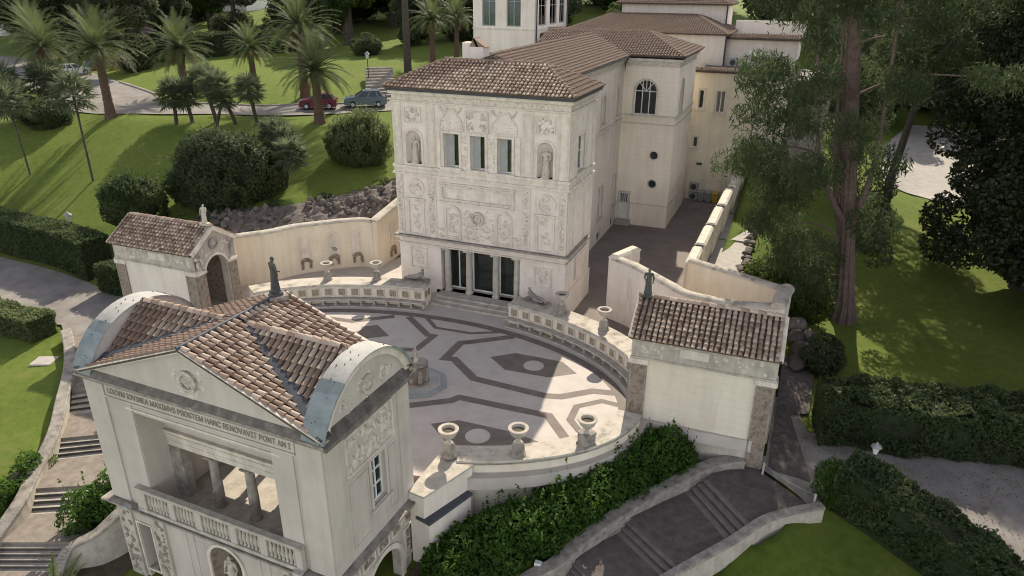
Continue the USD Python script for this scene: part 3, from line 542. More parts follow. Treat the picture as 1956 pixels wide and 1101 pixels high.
# ================================================================== VILLA
orng = np.random.default_rng(5)
Y0 = 7.8; X0, X1 = -6.05, 5.50
F = front(Y0)
villa = Thing('villa', 'pale stucco villa with relief covered facade, tiled roofs and three bay portico', 'villa', (0, Y0, 0))
wins = [rect(-2.54, -1.52, 8.73, 10.78), rect(-.76, .21, 8.70, 10.76), rect(1.01, 1.95, 8.66, 10.74)]
nl, nr = arch(-5.17, -4.10, 8.72, 10.77), arch(3.55, 4.55, 8.62, 10.75)
port = rect(-3.02, 2.52, .33, 3.36)
wall(villa, 'front_wall', F, rect(X0, X1, -.8, 13.15), wins + [nl, nr, port], .5, MT['ornate'])
for s in (nl, nr):
    niche(villa, F, s, MT['ornate']); exf(s.buffer(.13).difference(s), F, -.02, .05, mb := MB()); villa.add('niche_surround', mb, MT['trim'])
for w_, sh in zip(wins, ((-2.54, -2.05), (-.76, -.28), (1.01, 1.48))):
    x0, z0, x1, z1 = w_.bounds
    window(villa, F, w_, mull=[(x0 + x1) / 2 + .05], trans=(), depth=.25, shutter=[(x0 + .07, x0 + .07 + (x1 - x0) * .52)]); surround(villa, F, w_, .15)
# side, rear, left walls of the front block (butted behind the front wall)
FR = right(X1)
sw1, sw2 = rect(9.36, 10.80, 8.72, 10.93), rect(9.70, 10.12, 1.65, 3.75)
wall(villa, 'side_wall', FR, rect(Y0 + .5, 13.0, -.8, 13.15), [sw1, sw2], .45, MT['ornate'])
window(villa, FR, sw1, mull=[10.08], trans=[9.9], depth=.2); surround(villa, FR, sw1, .15); window(villa, FR, sw2, trans=[2.7], depth=.2)
wall(villa, 'side_wall', left(X0), rect(Y0 + .5, 13.0, -.8, 13.15), [], .45, MT['ornate'])
wall(villa, 'rear_wall', rear(13.0), rect(X0 + .45, X1 - .45, -.8, 13.15), [], .4, MT['plain'])
# string courses and cornices: band, upper moulding, frieze
def band(z0, z1, proud, m, name, y1=13.0):
    mb = MB(); mb.box(X0 - proud, X1 + proud, Y0 - proud, Y0 + .02, z0, z1); mb.box(X1 - .02, X1 + proud, Y0 + .02, y1, z0, z1); mb.box(X0 - proud, X0 + .02, Y0 + .02, y1, z0, z1)
    villa.add(name, mb, m)
band(8.42, 8.58, .12, MT['trim'], 'string_course'); band(7.98, 8.10, .14, MT['trim'], 'string_course'); band(8.10, 8.42, .05, MT['trim'], 'string_course')
band(12.48, 12.56, .09, MT['trim'], 'moulding'); band(12.95, 13.15, .16, MT['trim'], 'cornice')
band(3.84, 3.95, .26, MT['oldstone'], 'lower_cornice', 12.2); band(3.70, 3.84, .20, MT['trim'], 'lower_cornice', 12.2); band(3.36, 3.44, .10, MT['trim'], 'lower_cornice', 12.2)
villa.add('plinth', MB().box(X1 - .02, X1 + .09, Y0 - .09, 13.05, -.8, 1.35), MT['plain'])
frz = exf(rect(X0, X1, 12.57, 12.94), F, -.02, .025); frz.box(X1 - .01, X1 + .025, Y0, 13.0, 12.57, 12.94); villa.add('frieze', frz, MT['relief'])
villa.add('frieze_carving', bumps(F, rect(X0 + .1, X1 - .1, 12.62, 12.88), 150, orng, .04, .09, .05), MT['relief'], smooth=40)
# pilasters, upper and lower storey
for a, b in ((-6.05, -5.45), (-3.74, -3.12), (2.61, 3.30), (4.80, 5.52)):
    mb = exf(rect(a, b, 8.60, 12.46), F, -.02, .05); exf(ringof(rect(a + .08, b - .08, 8.75, 12.3), .05), F, .04, .075, mb); villa.add('pilaster', mb, MT['trim'])
for a, b in ((-6.05, -5.55), (-3.82, -3.2), (2.62, 3.15), (4.98, 5.50)):
    villa.add('pilaster', exf(rect(a, b, 3.96, 7.97), F, -.02, .045), MT['trim'])
    mb = exf(rect(a + .11, b - .11, 4.2, 7.75), F, .03, .052); p = villa.add('pilaster_panel', mb, MT['relief'])
    villa.add('carving', bumps(Face((0, Y0 - .05, 0), (1, 0, 0), (0, -1, 0)), rect(a + .14, b - .14, 4.25, 7.7), 34, orng, .035, .075, .05), MT['reliefdark'], parent=p, smooth=40)
for a, b in ((8.0, 8.5), (9.0, 9.2), (11.1, 11.4), (12.4, 12.95)):
    mb = MB(); exf(rect(a, b, 8.6, 12.46), FR, -.02, .045, mb); exf(rect(a, b, 3.96, 7.97), FR, -.02, .045, mb); villa.add('side_pilaster', mb, MT['trim'])
# upper storey relief fields
for s, c in (((-2.84, -1.20), 'L'), ((.60, 2.33), 'R')):
    a, b = s; m_ = (a + b) / 2
    body = Polygon([(a, 10.98), (b, 10.98), (b - .06, 11.5), (b - .2, 11.75), (m_ + .42, 11.95), (m_ + .25, 12.2), (m_, 12.28), (m_ - .25, 12.2), (m_ - .42, 11.95), (a + .2, 11.75), (a + .06, 11.5)])
    p = villa.add('cartouche', exf(ringof(body, .07), F, -.02, .07), MT['trim'])
    villa.add('figures', bumps(F, body.buffer(-.12), 46, orng, .05, .14, .07), MT['ornate'], parent=p, smooth=40)
    for sg in (a + .1, b - .1):
        villa.add('swag', MB().tube([F.o + F.u * (sg + (m_ - sg) * t * .72) + ZU * (12.36 - .07 * t - .30 * math.sin(math.pi * t)) + F.n * .03 for t in np.linspace(0, 1, 9)], .06, 6), MT['relief'], parent=p, smooth=True)
for a, b, z0, z1 in ((-1.06, .44, 10.92, 12.24),):
    p = villa.add('relief_panel', exf(ringof(rect(a, b, z0, z1), .08), F, -.02, .06), MT['trim'])
    for q in ((-.72, 11.28), (.1, 11.28), (-.72, 11.88), (.1, 11.88)): villa.add('carving', bumps(F, Point(q).buffer(.22), 12, orng, .05, .1, .07), MT['reliefdark'], parent=p, smooth=40)
for a, b, z0, z1 in ((-5.05, -4.24, 11.37, 12.05), (3.60, 4.44, 11.32, 12.08)):
    p = villa.add('relief_panel', exf(ringof(rect(a - .18, b + .18, z0 - .12, z1 + .16), .07), F, -.02, .06), MT['trim'])
    villa.add('carving', bumps(F, ringof(rect(a, b, z0, z1), .22), 26, orng, .05, .1, .07), MT['reliefdark'], parent=p, smooth=40)
for a, b in ((-1.45, -.85), (.30, .92)):
    villa.add('relief_strip', bumps(F, rect(a + .06, b - .06, 8.8, 10.7), 36, orng, .04, .09, .05), MT['relief'], smooth=40)
for a, b in ((-3.02, -2.78), (2.18, 2.5)):
    villa.add('half_pilaster', exf(rect(a, b, 8.6, 10.9), F, -.02, .05), MT['trim'])
# lower storey
tab = rect(-2.86, 2.13, 6.55, 7.62)
p = villa.add('blank_tablet', exf(ringof(tab, .16), F, -.02, .10), MT['relief']); villa.add('tablet_slab', exf(rect(-2.70, 1.97, 6.72, 7.45), F, -.02, .03), MT['trim'], parent=p)
exf(rect(-2.95, 2.2, 7.64, 7.72), F, -.02, .14, mb := MB()); exf(rect(-2.9, 2.16, 6.42, 6.53), F, -.02, .1, mb); villa.add('moulding', mb, MT['trim'])
for xc, zc in ((-4.66, 7.14), (4.16, 7.06)):
    p = villa.add('roundel', exf(Point(xc, zc).buffer(.62, 24).difference(Point(xc, zc).buffer(.46, 24)), F, -.02, .07), MT['trim'])
    villa.add('carving', bumps(F, Point(xc, zc).buffer(.38), 22, orng, .05, .12, .08), MT['relief'], parent=p, smooth=40)
for a, b, z0, z1 in ((-5.27, -4.08, 4.02, 6.36), (3.57, 4.74, 4.03, 6.30)):
    p = villa.add('relief_panel', exf(ringof(rect(a, b, z0, z1), .1), F, -.02, .08), MT['trim'])
    exf(rect(a - .1, b + .1, z1 + .02, z1 + .12), F, -.02, .14, mb := MB()); villa.add('hood', mb, MT['trim'], parent=p)
    m_ = (a + b) / 2
    for zc, rr, n in ((z1 - .4, .26, 10), (z1 - 1.1, .2, 10), (z0 + .7, .28, 12)): villa.add('carving', bumps(F, Point(m_, zc).buffer(rr), n, orng, .04, .1, .07), MT['relief'], parent=p, smooth=40)
for a, b in ((-2.60, -1.49), (.90, 2.0)):
    m_ = (a + b) / 2; body = arch(a, b, 4.15, 6.28)
    p = villa.add('blind_arch', exf(ringof(body, .1), F, -.02, .09), MT['trim'])
    villa.add('carving', bumps(F, rect(m_ - .32, m_ + .32, 4.5, 5.7), 40, orng, .05, .12, .07), MT['relief'], parent=p, smooth=40)
    villa.add('sill', exf(rect(a - .05, b + .05, 4.05, 4.14), F, -.02, .12), MT['trim'], parent=p)
med = villa.add('medallion', exf(Point(-.33, 5.59).buffer(.46, 24).difference(Point(-.33, 5.59).buffer(.31, 24)), F, -.02, .14), MT['reliefdark'])
villa.add('carving', bumps(F, Point(-.33, 5.59).buffer(.28), 16, orng, .05, .12, .12), MT['relief'], parent=med, smooth=40)
villa.add('garland_figures', bumps(F, Polygon([(-1.3, 4.15), (.75, 4.15), (.7, 5.2), (.5, 6.15), (.2, 6.1), (.25, 5.2), (-.33, 4.95), (-.9, 5.2), (-.85, 6.1), (-1.2, 6.15), (-1.35, 5.2)]), 80, orng, .05, .14, .09), MT['relief'], smooth=40)
for a in (-2.95, 2.2): villa.add('carving', bumps(F, rect(a - .1, a + .35, 4.1, 4.75), 14, orng, .05, .1, .07), MT['relief'], smooth=40)
# ground storey: relief panels and portico
for a, b, z0, z1 in ((-5.23, -4.01, 1.71, 3.12), (3.53, 4.64, 1.72, 3.01)):
    p = villa.add('relief_panel', exf(ringof(rect(a, b, z0, z1), .07), F, -.02, .05), MT['trim']); m_ = (a + b) / 2
    villa.add('carving', bumps(F, rect(m_ - .28, m_ + .28, z0 + .2, z1 - .2), 30, orng, .04, .1, .06), MT['relief'], parent=p, smooth=40)
for xc in (-2.63, -1.10, .80, 2.26):
    c = MB().lathe([(.27, .33), (.27, .42), (.24, .48), (.205, .52), (.215, 1.4), (.185, 3.1), (.2, 3.14), (.25, 3.22)], (xc, Y0 + .22, 0), 16)
    c.box(xc - .28, xc + .28, Y0 - .06, Y0 + .5, 3.22, 3.36); villa.add('column', c, MT['stone'], smooth=40)
PF = front(Y0 + .75)
villa.add('portico_floor', MB().box(-3.4, 2.9, Y0 + .0, 12.6, .10, .33), MT['stone'])
villa.add('portico_wall', MB().box(-3.45, -3.02, Y0 + .5, 12.6, .33, 3.6).box(2.52, 2.95, Y0 + .5, 12.6, .33, 3.6).box(-3.02, 2.52, 12.0, 12.55, .33, 3.6), MT['room'])
villa.add('portico_ceiling', MB().box(-3.45, 2.95, Y0 + .5, 12.6, 3.6, 3.7), MT['room'])
for a, b in ((-2.98, -1.12), (-1.08, .78), (.82, 2.48)): window(villa, PF, rect(a, b, .34, 3.5), mull=[(a + b) / 2] if a < -2 else [], depth=.0, fw=.09, name='glass_door')
villa.add('inner_pier', MB().box(-2.2, -1.7, 10.2, 10.7, .33, 3.6), MT['room']); villa.add('inner_pier', MB().box(1.0, 1.5, 10.6, 11.1, .33, 3.6), MT['room'])
hip_roof(villa, X0 - .34, X1 + .34, Y0 - .34, 13.34, 13.38, 14.78, 300, ridge_frac=.95)
villa.add('eave', MB().box(X0 - .28, X1 + .28, Y0 - .28, 13.28, 13.15, 13.26), MT['gutter'])
# ---- middle wing
MX0, MX1 = -4.4, 3.30
FM = right(MX1)
mw = [rect(22.5, 23.6, 9.2, 11.3), rect(26.9, 27.6, 9.2, 11.4), rect(22.9, 24.2, 1.5, 4.15), rect(27.3, 28.4, 1.4, 4.05), rect(23.0, 24.0, -.35, .3), rect(27.35, 28.25, -.4, .3)]
mb = MB(); exf(rect(13.0, 29.0, -.8, 13.7).difference(mw[0]).difference(mw[1]).difference(mw[2]).difference(mw[3]).difference(mw[4]).difference(mw[5]), FM, -.45, 0, mb); villa.add('wing_wall', mb, MT['plain'])
villa.add('wing_wall', MB().box(MX0, MX0 + .4, 13.0, 38, -.8, 13.7), MT['plain'])
for w_ in mw[:4]: window(villa, FM, w_, mull=[(w_.bounds[0] + w_.bounds[2]) / 2], trans=[w_.bounds[1] * .45 + w_.bounds[3] * .55], depth=.2); surround(villa, FM, w_, .16)
for w_ in mw[4:]: window(villa, FM, w_, depth=.15, fm=MT['metal'])
mb = MB().box(MX1 - .02, MX1 + .1, 13.0, 29.0, 8.55, 8.75); villa.add('string_course', mb, MT['trim'])
mb = MB().box(MX1 - .02, MX1 + .06, 13.0, 29.0, 13.0, 13.1).box(MX1 - .02, MX1 + .16, 13.0, 29.0, 13.5, 13.7); villa.add('cornice', mb, MT['trim'])
villa.add('frieze', MB().box(MX1 - .02, MX1 + .03, 13.0, 29.0, 13.1, 13.5), MT['relief'])
# gable roof of the wing
EZ, RZ, XR = 13.75, 15.15, -.55
rm = MB(); rm.quad([(MX1 + .4, 10.5, EZ), (MX1 + .4, 33, EZ), (XR, 33, RZ), (XR, 10.5, RZ)]); rm.quad([(MX0 - .4, 33, EZ), (MX0 - .4, 10.5, EZ), (XR, 10.5, RZ), (XR, 33, RZ)]); rm.add([(MX1 + .4, 10.5, EZ), (XR, 10.5, RZ), (MX0 - .4, 10.5, EZ)], [(0, 1, 2)])
rm.quad([(MX1 + .4, 10.5, EZ - .1), (MX1 + .4, 33, EZ - .1), (MX1 + .4, 33, EZ), (MX1 + .4, 10.5, EZ)])
rp = villa.add('roof', rm, MT['pan']); acc = []
sl = np.array([XR - MX1 - .4, 0, RZ - EZ]); LL = np.linalg.norm(sl)
tile_plane(acc, (MX1 + .4, 10.6, EZ), (0, 1, 0), sl / LL, sbox(0, 0, 22.4, LL - .05))
finish_tiles(villa, rp, acc, 0)
racc = []; ridge_tiles(racc, (XR, 10.5, RZ), (XR, 33, RZ)); m2 = MB()
for t in racc: m2.add(t[2], t[3])
villa.add('ridge_tiles', m2, MT['tile'], parent=rp, kind='stuff')
villa.add('gutter', MB().tube([(MX1 + .45, 13.3, EZ - .04), (MX1 + .45, 28.6, EZ - .04)], .07, 6), MT['gutter'])
villa.add('downpipe', MB().tube([(MX1 + .4, 28.7, EZ - .1), (MX1 + .12, 28.75, 13.2), (MX1 + .12, 28.75, 12.4)], .06, 6), MT['gutter'])
# chimney on the roof
ch = villa.add('chimney', MB().box(-3.7, -2.75, 14.2, 15.4, 13.9, 15.25).box(-4.35, -3.75, 14.4, 15.2, 13.9, 15.5), MT['plain'])
for cx, a in ((-3.45, .5), (-2.95, -.5)):
    m2 = MB(); m2.hull8([(cx - .33, 14.3, 15.25), (cx + .33, 14.3, 15.25), (cx + .33, 15.3, 15.25), (cx - .33, 15.3, 15.25), (cx - .33 + a * .55, 14.3, 15.75), (cx - .25 + a * .55, 14.3, 15.8), (cx - .25 + a * .55, 15.3, 15.8), (cx - .33 + a * .55, 15.3, 15.75)]); villa.add('chimney_cap', m2, MT['tile'], parent=ch)
# ---- tower wing
TX0, TX1, TY0, TY1 = 3.30, 7.80, 29.0, 37.6
FT, FS = front(TY0), right(TX1)
aw = arch(4.27, 6.12, 9.12, 11.92); door = rect(3.58, 4.42, 0.0, 2.38); r1, r2 = Point(6.3, 5.8).buffer(.33, 16), Point(6.35, 3.35).buffer(.33, 16)
wall(villa, 'tower_front', FT, rect(TX0 - .45, TX1, -.8, 13.6), [aw, door, r1, r2], .45, MT['towercream'])
window(villa, FT, aw, mull=[4.9, 5.5], trans=[11.0], depth=.2, arch_spokes=(50, 90, 130)); surround(villa, FT, aw, .12)
for r_ in (r1, r2): villa.add('round_window', exf(r_.buffer(.08).difference(r_), FT, -.05, .05), MT['trim']); villa.add('round_pane', exf(r_, FT, -.2, -.15), MT['carglass'])
dp = villa.add('door', exf(door, FT, -.14, -.08), MT['white'])
for k in range(4): villa.add('door_slot', exf(rect(3.68 + k * .17, 3.78 + k * .17, 1.45, 2.25), FT, -.09, -.07), MT['dark'], parent=dp)
surround(villa, FT, door, .13, sill=False); villa.add('doorstep', MB().box(3.4, 4.7, 28.5, 28.97, -.5, -.05), MT['slab'])
sa = arch(30.5, 31.9, 9.2, 11.9); sd = rect(33.5, 33.9, .2, 1.1)
wall(villa, 'tower_side', FS, rect(TY0 + .45, TY1, -.8, 13.6), [sa, sd], .45, MT['towercream']); window(villa, FS, sa, mull=[31.2], trans=[11.2], depth=.2); surround(villa, FS, sa, .12); window(villa, FS, sd, depth=.15, fm=MT['metal'])
for z0, z1, o in ((9.0, 9.14, .1), (8.35, 8.45, .07), (13.0, 13.08, .08), (13.4, 13.6, .2), (1.45, 1.52, .05)):
    villa.add('string_course', MB().box(TX0 + .02, TX1 + o, TY0 - o, TY0 + .02, z0, z1).box(TX1 - .02, TX1 + o, TY0 + .02, TY1, z0, z1), MT['trim'])
villa.add('frieze', exf(rect(TX0, TX1, 13.1, 13.38), FT, -.01, .03).box(TX1 - .01, TX1 + .03, TY0, TY1, 13.1, 13.38), MT['relief'])
hip_roof(villa, MX0 - .4, TX1 + .45, TY0 - .42, TY1 + .4, 13.85, 15.4, 0, name='roof', hipa=False, ridge_frac=.85)
villa.add('tower_rear', MB().box(MX0, TX1 - .46, TY1 - .4, TY1 - .01, -.8, 13.6), MT['cream'])

# niche statues
def figure(rng, hgt=1.75, arms=True, lean=0.0, seg=14):
    """draped standing figure, one surface"""
    import manifold3d as m3
    k = hgt / 1.75
    def ball(p, r): return m3.Manifold.sphere(r * k, 14).translate([p[0] * k, p[1] * k, p[2] * k])
    def bone(a, ra, b, rb): return m3.Manifold.batch_hull([ball(a, ra), ball(b, rb)])
    def disc(z, rx, ry, x=0, y=0): return m3.Manifold.cylinder(.02 * k, 1.0, 1.0, 16).scale([rx * k, ry * k, 1]).translate([x * k, y * k, z * k])
    b = m3.Manifold.batch_hull([disc(0.0, .25, .22), disc(.45, .215, .18, .01)]) + m3.Manifold.batch_hull([disc(.45, .215, .18, .01), disc(.95, .19, .145, -.01)])
    b += m3.Manifold.batch_hull([disc(.95, .19, .145, -.01), disc(1.18, .16, .125)]) + m3.Manifold.batch_hull([disc(1.18, .16, .125), disc(1.42, .21, .12)])
    b += bone((-.2, 0, 1.42), .075, (.2, 0, 1.42), .075) + bone((0, 0, 1.42), .07, (0, -.01, 1.55), .055) + bone((0, -.015, 1.62), .095, (0, -.01, 1.68), .09) + ball((0, -.1, 1.63), .022)
    s = 1 if rng.random() < .5 else -1
    b += bone((s * .23, 0, 1.4), .068, (s * .3, -.03, 1.12), .055) + bone((s * .3, -.03, 1.12), .055, (s * .17, -.2, 1.02), .04) + ball((s * .14, -.23, 1.02), .05)
    b += bone((-s * .23, 0, 1.4), .068, (-s * .31, .02, 1.1), .055) + bone((-s * .31, .02, 1.1), .055, (-s * .28, -.08, .86), .04) + ball((-s * .28, -.1, .8), .05)
    for t in range(7):
        a = t * 2 * math.pi / 7 + rng.uniform(0, .5); b += bone((.23 * math.cos(a), .2 * math.sin(a), .03), .035, (.12 * math.cos(a + .3), .09 * math.sin(a + .3), 1.15), .03)
    b += bone((-s * .2, -.05, 1.4), .05, (s * .17, -.1, .85), .05) + bone((s * .18, .05, .85), .06, (-s * .2, .09, 1.4), .05)
    b = b.refine_to_length(.055 * k); m = b.to_mesh(); tm = trimesh.Trimesh(m.vert_properties[:, :3], m.tri_verts); trimesh.smoothing.filter_taubin(tm, iterations=6)
    v = np.asarray(tm.vertices).copy(); v[:, 0] += lean * v[:, 2] ** 2
    return v, np.asarray(tm.faces)
def statue(label, x, y, z, hgt, rot, m, seed, ped=None, lean=0.0, group=None):
    th = Thing('statue', label, 'statue', (x, y, z), rot, group)
    base = ped or .08
    th.add('figure', (lambda q: (q[0] + [0, 0, base], q[1]))(figure(np.random.default_rng(seed), hgt, lean=lean)), m, world=False, smooth=True)
    th.add('plinth', MB().box(-.24, .24, -.2, .2, 0, base), m, world=False); return th
statue('pale draped statue in the left upper niche of the villa facade', -4.63, Y0 + .12, 8.73, 1.6, 0, MT['statue'], 1)
statue('pale draped statue in the right upper niche of the villa facade', 4.05, Y0 + .12, 8.63, 1.7, 0, MT['statue'], 2)

# ================================================================== REAR TOWER (upper left) and REAR BUILDING (upper right)
rt_ = Thing('rear_tower', 'tall pale tower with grey arched windows rising behind the villa roof', 'tower', (-12, 40, 6))
RF, RS = front(40.0), right(-8.75); RX0, RX1, RY1 = -15.45, -8.75, 50.3
fa = [arch(-14.45, -12.95, 15.05, 18.3), arch(-11.75, -10.2, 15.05, 18.3)]; sa_ = [rect(41.2, 43.6, 15.1, 18.6), rect(44.6, 46.9, 15.1, 18.6), rect(47.7, 49.6, 15.1, 18.6)]
wall(rt_, 'front_wall', RF, rect(RX0, RX1, 5.0, 20.5), fa, .4, MT['plain']); wall(rt_, 'side_wall', RS, rect(40.4, RY1, 5.0, 20.5), sa_, .4, MT['plain'])
rt_.add('rear_wall', MB().box(RX0, RX1 - .4, RY1 - .4, RY1, 5, 20.5).box(RX0, RX0 + .4, 40.4, RY1 - .4, 5, 20.5), MT['plain'])
for a in fa: window(rt_, RF, a, mull=[(a.bounds[0] + a.bounds[2]) / 2], trans=[17.4], depth=.12, fm=MT['greyshut'], fw=.1); exf(a, RF, -.3, -.24, mb := MB()); rt_.add('blind', mb, MT['greyshut'])
for a in sa_: window(rt_, RS, a, mull=[(a.bounds[0] + a.bounds[2]) / 2], trans=[17.0], depth=.12, fm=MT['greyshut'], fw=.1); exf(a, RS, -.3, -.24, mb := MB()); rt_.add('blind', mb, MT['greyshut'])
rt_.add('string_course', MB().box(RX0 - .06, RX1 + .06, 39.94, 40.02, 14.75, 14.87).box(RX1 - .02, RX1 + .06, 40.02, RY1, 14.75, 14.87), MT['trim'])
rt_.add('base_cornice', MB().box(RX0 - .15, RX1 + .1, 39.85, 40.02, 12.3, 12.5), MT['oldstone'])
rt_.add('downpipe', MB().tube([(RX1 + .4, 40.6, 18.7), (RX1 + .12, 40.4, 18.3), (RX1 + .1, 40.4, 13.0)], .08, 6), MT['gutter']); rt_.add('downpipe', MB().tube([(RX1 + .1, 50.2, 20), (RX1 + .1, 50.2, 9.0)], .08, 6), MT['gutter'])
hip_roof(rt_, RX0 - .5, RX1 + .5, 39.5, RY1 + .5, 20.6, 22.2, 0, ridge_axis='y')
lean = Thing('lean_to', 'low tiled lean-to roof at the right foot of the rear tower', 'building', (-6, 44, 7))
lean.add('wall', MB().box(-8.74, -4.6, 42.0, 48.0, 5, 13.0), MT['plain'])
lr = lean.add('roof', MB().hull8([(-8.74, 41.7, 13.0), (-4.2, 41.7, 13.0), (-4.2, 48.3, 13.0), (-8.74, 48.3, 13.0), (-8.74, 41.7, 14.4), (-4.2, 41.7, 13.1), (-4.2, 48.3, 13.1), (-8.74, 48.3, 14.4)]), MT['pan'])
acc = []; q = np.array([-4.54, 0, 1.3]); tile_plane(acc, (-4.2, 41.8, 13.1), (0, 1, 0), q / np.linalg.norm(q), sbox(0, 0, 6.4, 4.6)); finish_tiles(lean, lr, acc, 0)

rb = Thing('rear_building', 'cream rear building with stacked tiled roofs and a terrace of cooling units', 'building', (10, 45, 0))
BF = front(39.5); bw = [rect(9.68, 10.5, 8.02, 10.0), rect(12.75, 13.4, 4.3, 5.4), rect(8.1, 8.55, 8.3, 10.0), rect(7.95, 8.4, 4.6, 5.6), rect(8.4, 9.1, 2.8, 3.2)]
wall(rb, 'lower_wall', BF, rect(7.3, 16.0, -.8, 11.75), bw, .4, MT['yellow'])
for i, w_ in enumerate(bw): window(rb, BF, w_, mull=[(w_.bounds[0] + w_.bounds[2]) / 2] if i < 2 else [], depth=.15); (surround(rb, BF, w_, .16) if i != 4 else None)
rb.add('lower_side_wall', MB().box(15.6, 16.0, 39.9, 60, -.8, 11.75).box(7.3, 7.7, 39.9, 46, -.8, 11.75), MT['cream'])
rb.add('terrace', MB().box(7.3, 16, 39.9, 46, 11.45, 11.6), MT['yard'])
acc = []; q = np.array([0, .9, .18]); er = rb.add('eave_roof', MB().hull8([(7.3, 39.2, 11.6), (16.2, 39.2, 11.6), (16.2, 40.2, 11.72), (7.3, 40.2, 11.72), (7.3, 39.2, 11.76), (16.2, 39.2, 11.76), (16.2, 40.2, 11.95), (7.3, 40.2, 11.95)]), MT['pan'])
tile_plane(acc, (7.3, 39.2, 11.77), (1, 0, 0), q / np.linalg.norm(q), sbox(0, 0, 8.9, .95)); finish_tiles(rb, er, acc, 0)
rb.add('upper_wall', MB().box(-6.0, 9.2, 46, 51.0, 5, 14.55), MT['plain']); rb.add('upper_wall', MB().box(9.2, 16, 46.6, 60, 5, 14.1), MT['plain'])
hip_roof(rb, -7.5, 9.5, 45.6, 56, 14.55, 16.1, 0, ridge_frac=.75)
rb.add('top_storey', MB().box(-3.0, 8.3, 52.3, 58, 14, 17.15), MT['plain'])
hip_roof(rb, -3.5, 8.8, 51.8, 58.5, 17.15, 18.7, 0)
acc = []; q = np.array([0, 1.6, .3]); er = rb.add('low_roof', MB().hull8([(9.2, 46.2, 14.1), (16.4, 46.2, 14.1), (16.4, 48, 14.2), (9.2, 48, 14.2), (9.2, 46.2, 14.25), (16.4, 46.2, 14.25), (16.4, 48, 14.6), (9.2, 48, 14.6)]), MT['pan'])
tile_plane(acc, (9.2, 46.2, 14.27), (1, 0, 0), q / np.linalg.norm(q), sbox(0, 0, 7.1, 1.7)); finish_tiles(rb, er, acc, 0)
rb.add('parapet', MB().box(9.3, 16.4, 53, 53.4, 14.1, 15.6), MT['plain'])
rb.add('downpipe', MB().tube([(8.4, 52.2, 17.0), (8.4, 52.2, 15.0)], .09, 6)if False else MB().tube([(9.25, 45.9, 14.3), (9.25, 45.9, 11.6)], .09, 6), MT['gutter']); rb.add('downpipe', MB().tube([(8.36, 52.2, 17.1), (8.36, 52.2, 14.8)], .09, 6), MT['gutter'])
rb.add('side_tower', MB().box(16.0, 19.5, 40.5, 50, -.5, 11.2), MT['oldstone'])

# ================================================================== COURT BENCH WALLS
brng = np.random.default_rng(8)
def arcpts(a, b, t0, t1, n, al=None): return ell(a, b, t0, t1, n, al)
def bench(label, t0, t1, al, pend, npan):
    c = arcpts(12.7, 7.8, (t0 + t1) / 2, (t0 + t1) / 2 + .1, 2, al)[0]
    th = Thing('bench_wall', label, 'bench', (c[0], c[1], 0))
    W_ = lambda da: arcpts(12.7 + da, 7.8 + da, t0, t1, 60, al + da if al else None)
    # angle increases counter-clockwise: right of travel is outwards
    L = W_(0)
    th.add('wall_body', MB().sweep(L, [(.02, -.6), (.02, 1.22), (1.2, 1.22), (1.2, -.6)]), MT['cream'])
    th.add('ledge', MB().sweep(L, [(-.06, 1.22), (-.06, 1.32), (-.02, 1.36), (1.26, 1.36), (1.26, 1.22)]), MT['lichen'])
    th.add('seat', MB().sweep(L, [(-.42, .40), (-.44, .43), (-.42, .48), (.03, .48), (.03, .40)]), MT['stone'])
    th.add('seat_step', MB().sweep(L, [(-.55, 0.001), (-.55, .06), (.03, .06), (.03, .001)]), MT['stone'])
    th.add('moulding', MB().sweep(L, [(-.03, .50), (-.03, .56), (.03, .56), (.03, .50)]), MT['trim']); th.add('moulding', MB().sweep(L, [(-.03, 1.12), (-.03, 1.21), (.03, 1.21), (.03, 1.12)]), MT['trim'])
    fr = []
    d = np.r_[0, np.cumsum(np.linalg.norm(np.diff(L, axis=0), axis=1))]; tot = d[-1]; at = lambda q: np.array([np.interp(q, d, L[:, 0]), np.interp(q, d, L[:, 1])])
    step = tot / npan
    for k in range(npan):
        a, b = at(k * step + .17), at((k + 1) * step - .17); t = (b - a) / np.linalg.norm(b - a); n = np.array([t[1], -t[0]])
        F_ = Face((*a, 0), (*t, 0), (*(-n), 0)); w = np.linalg.norm(b - a)
        # sagitta: the chord lies off the arc, so seat the panel on the arc's outer side
        p = th.add('inlay_panel', exf(rect(.03, w - .03, .63, 1.06), F_, -.05, .02), MT['inlay'])
        th.add('panel_frame', exf(ringof(rect(-.02, w + .02, .58, 1.11), .05), F_, -.05, .045), MT['trim'])
        m_ = at(k * step); t = at(k * step + .05) - at(k * step - .05 if k else 0); t /= np.linalg.norm(t); n = np.array([t[1], -t[0]])
        F2 = Face((*m_, 0), (*t, 0), (*(-n), 0)); br = MB()
        for s0, s1, dep, z0, z1 in ((-.09, .09, .34, .26, .40), (-.07, .07, .24, .12, .26), (-.09, .09, .28, .06, .12)): exf(rect(s0, s1, z0, z1), F2, -.03, dep, br)
        th.add('bracket', br, MT['stone'])
    # solid end block where the wall stops beside the portico
    e = L[0] if pend == 0 else L[-1]; t = (L[0] - L[1]) if pend == 0 else (L[-1] - L[-2]); t /= np.linalg.norm(t); n = np.array([t[1], -t[0]]) * (-1 if pend == 0 else 1)
    F3 = Face((*e, 0), (*n, 0), (*t, 0))
    for s in (.15, .62): th.add('inlay_panel', exf(rect(s, s + .36, .63, 1.06), F3, -.03, .02), MT['inlay'])
    th.add('reclining_relief', bumps(Face((*(e + n * .2 - t * .7), 1.36), (*t, 0), (0, 0, 1)), Point(0, 0).buffer(.01), 0, brng, .1, .2, .1).box(*sum(([min(a, b), max(a, b)] for a, b in zip(e - t * .9, e - t * 1.0 + n * .1)), []), 1.36, 1.39), MT['stone'])
    return th
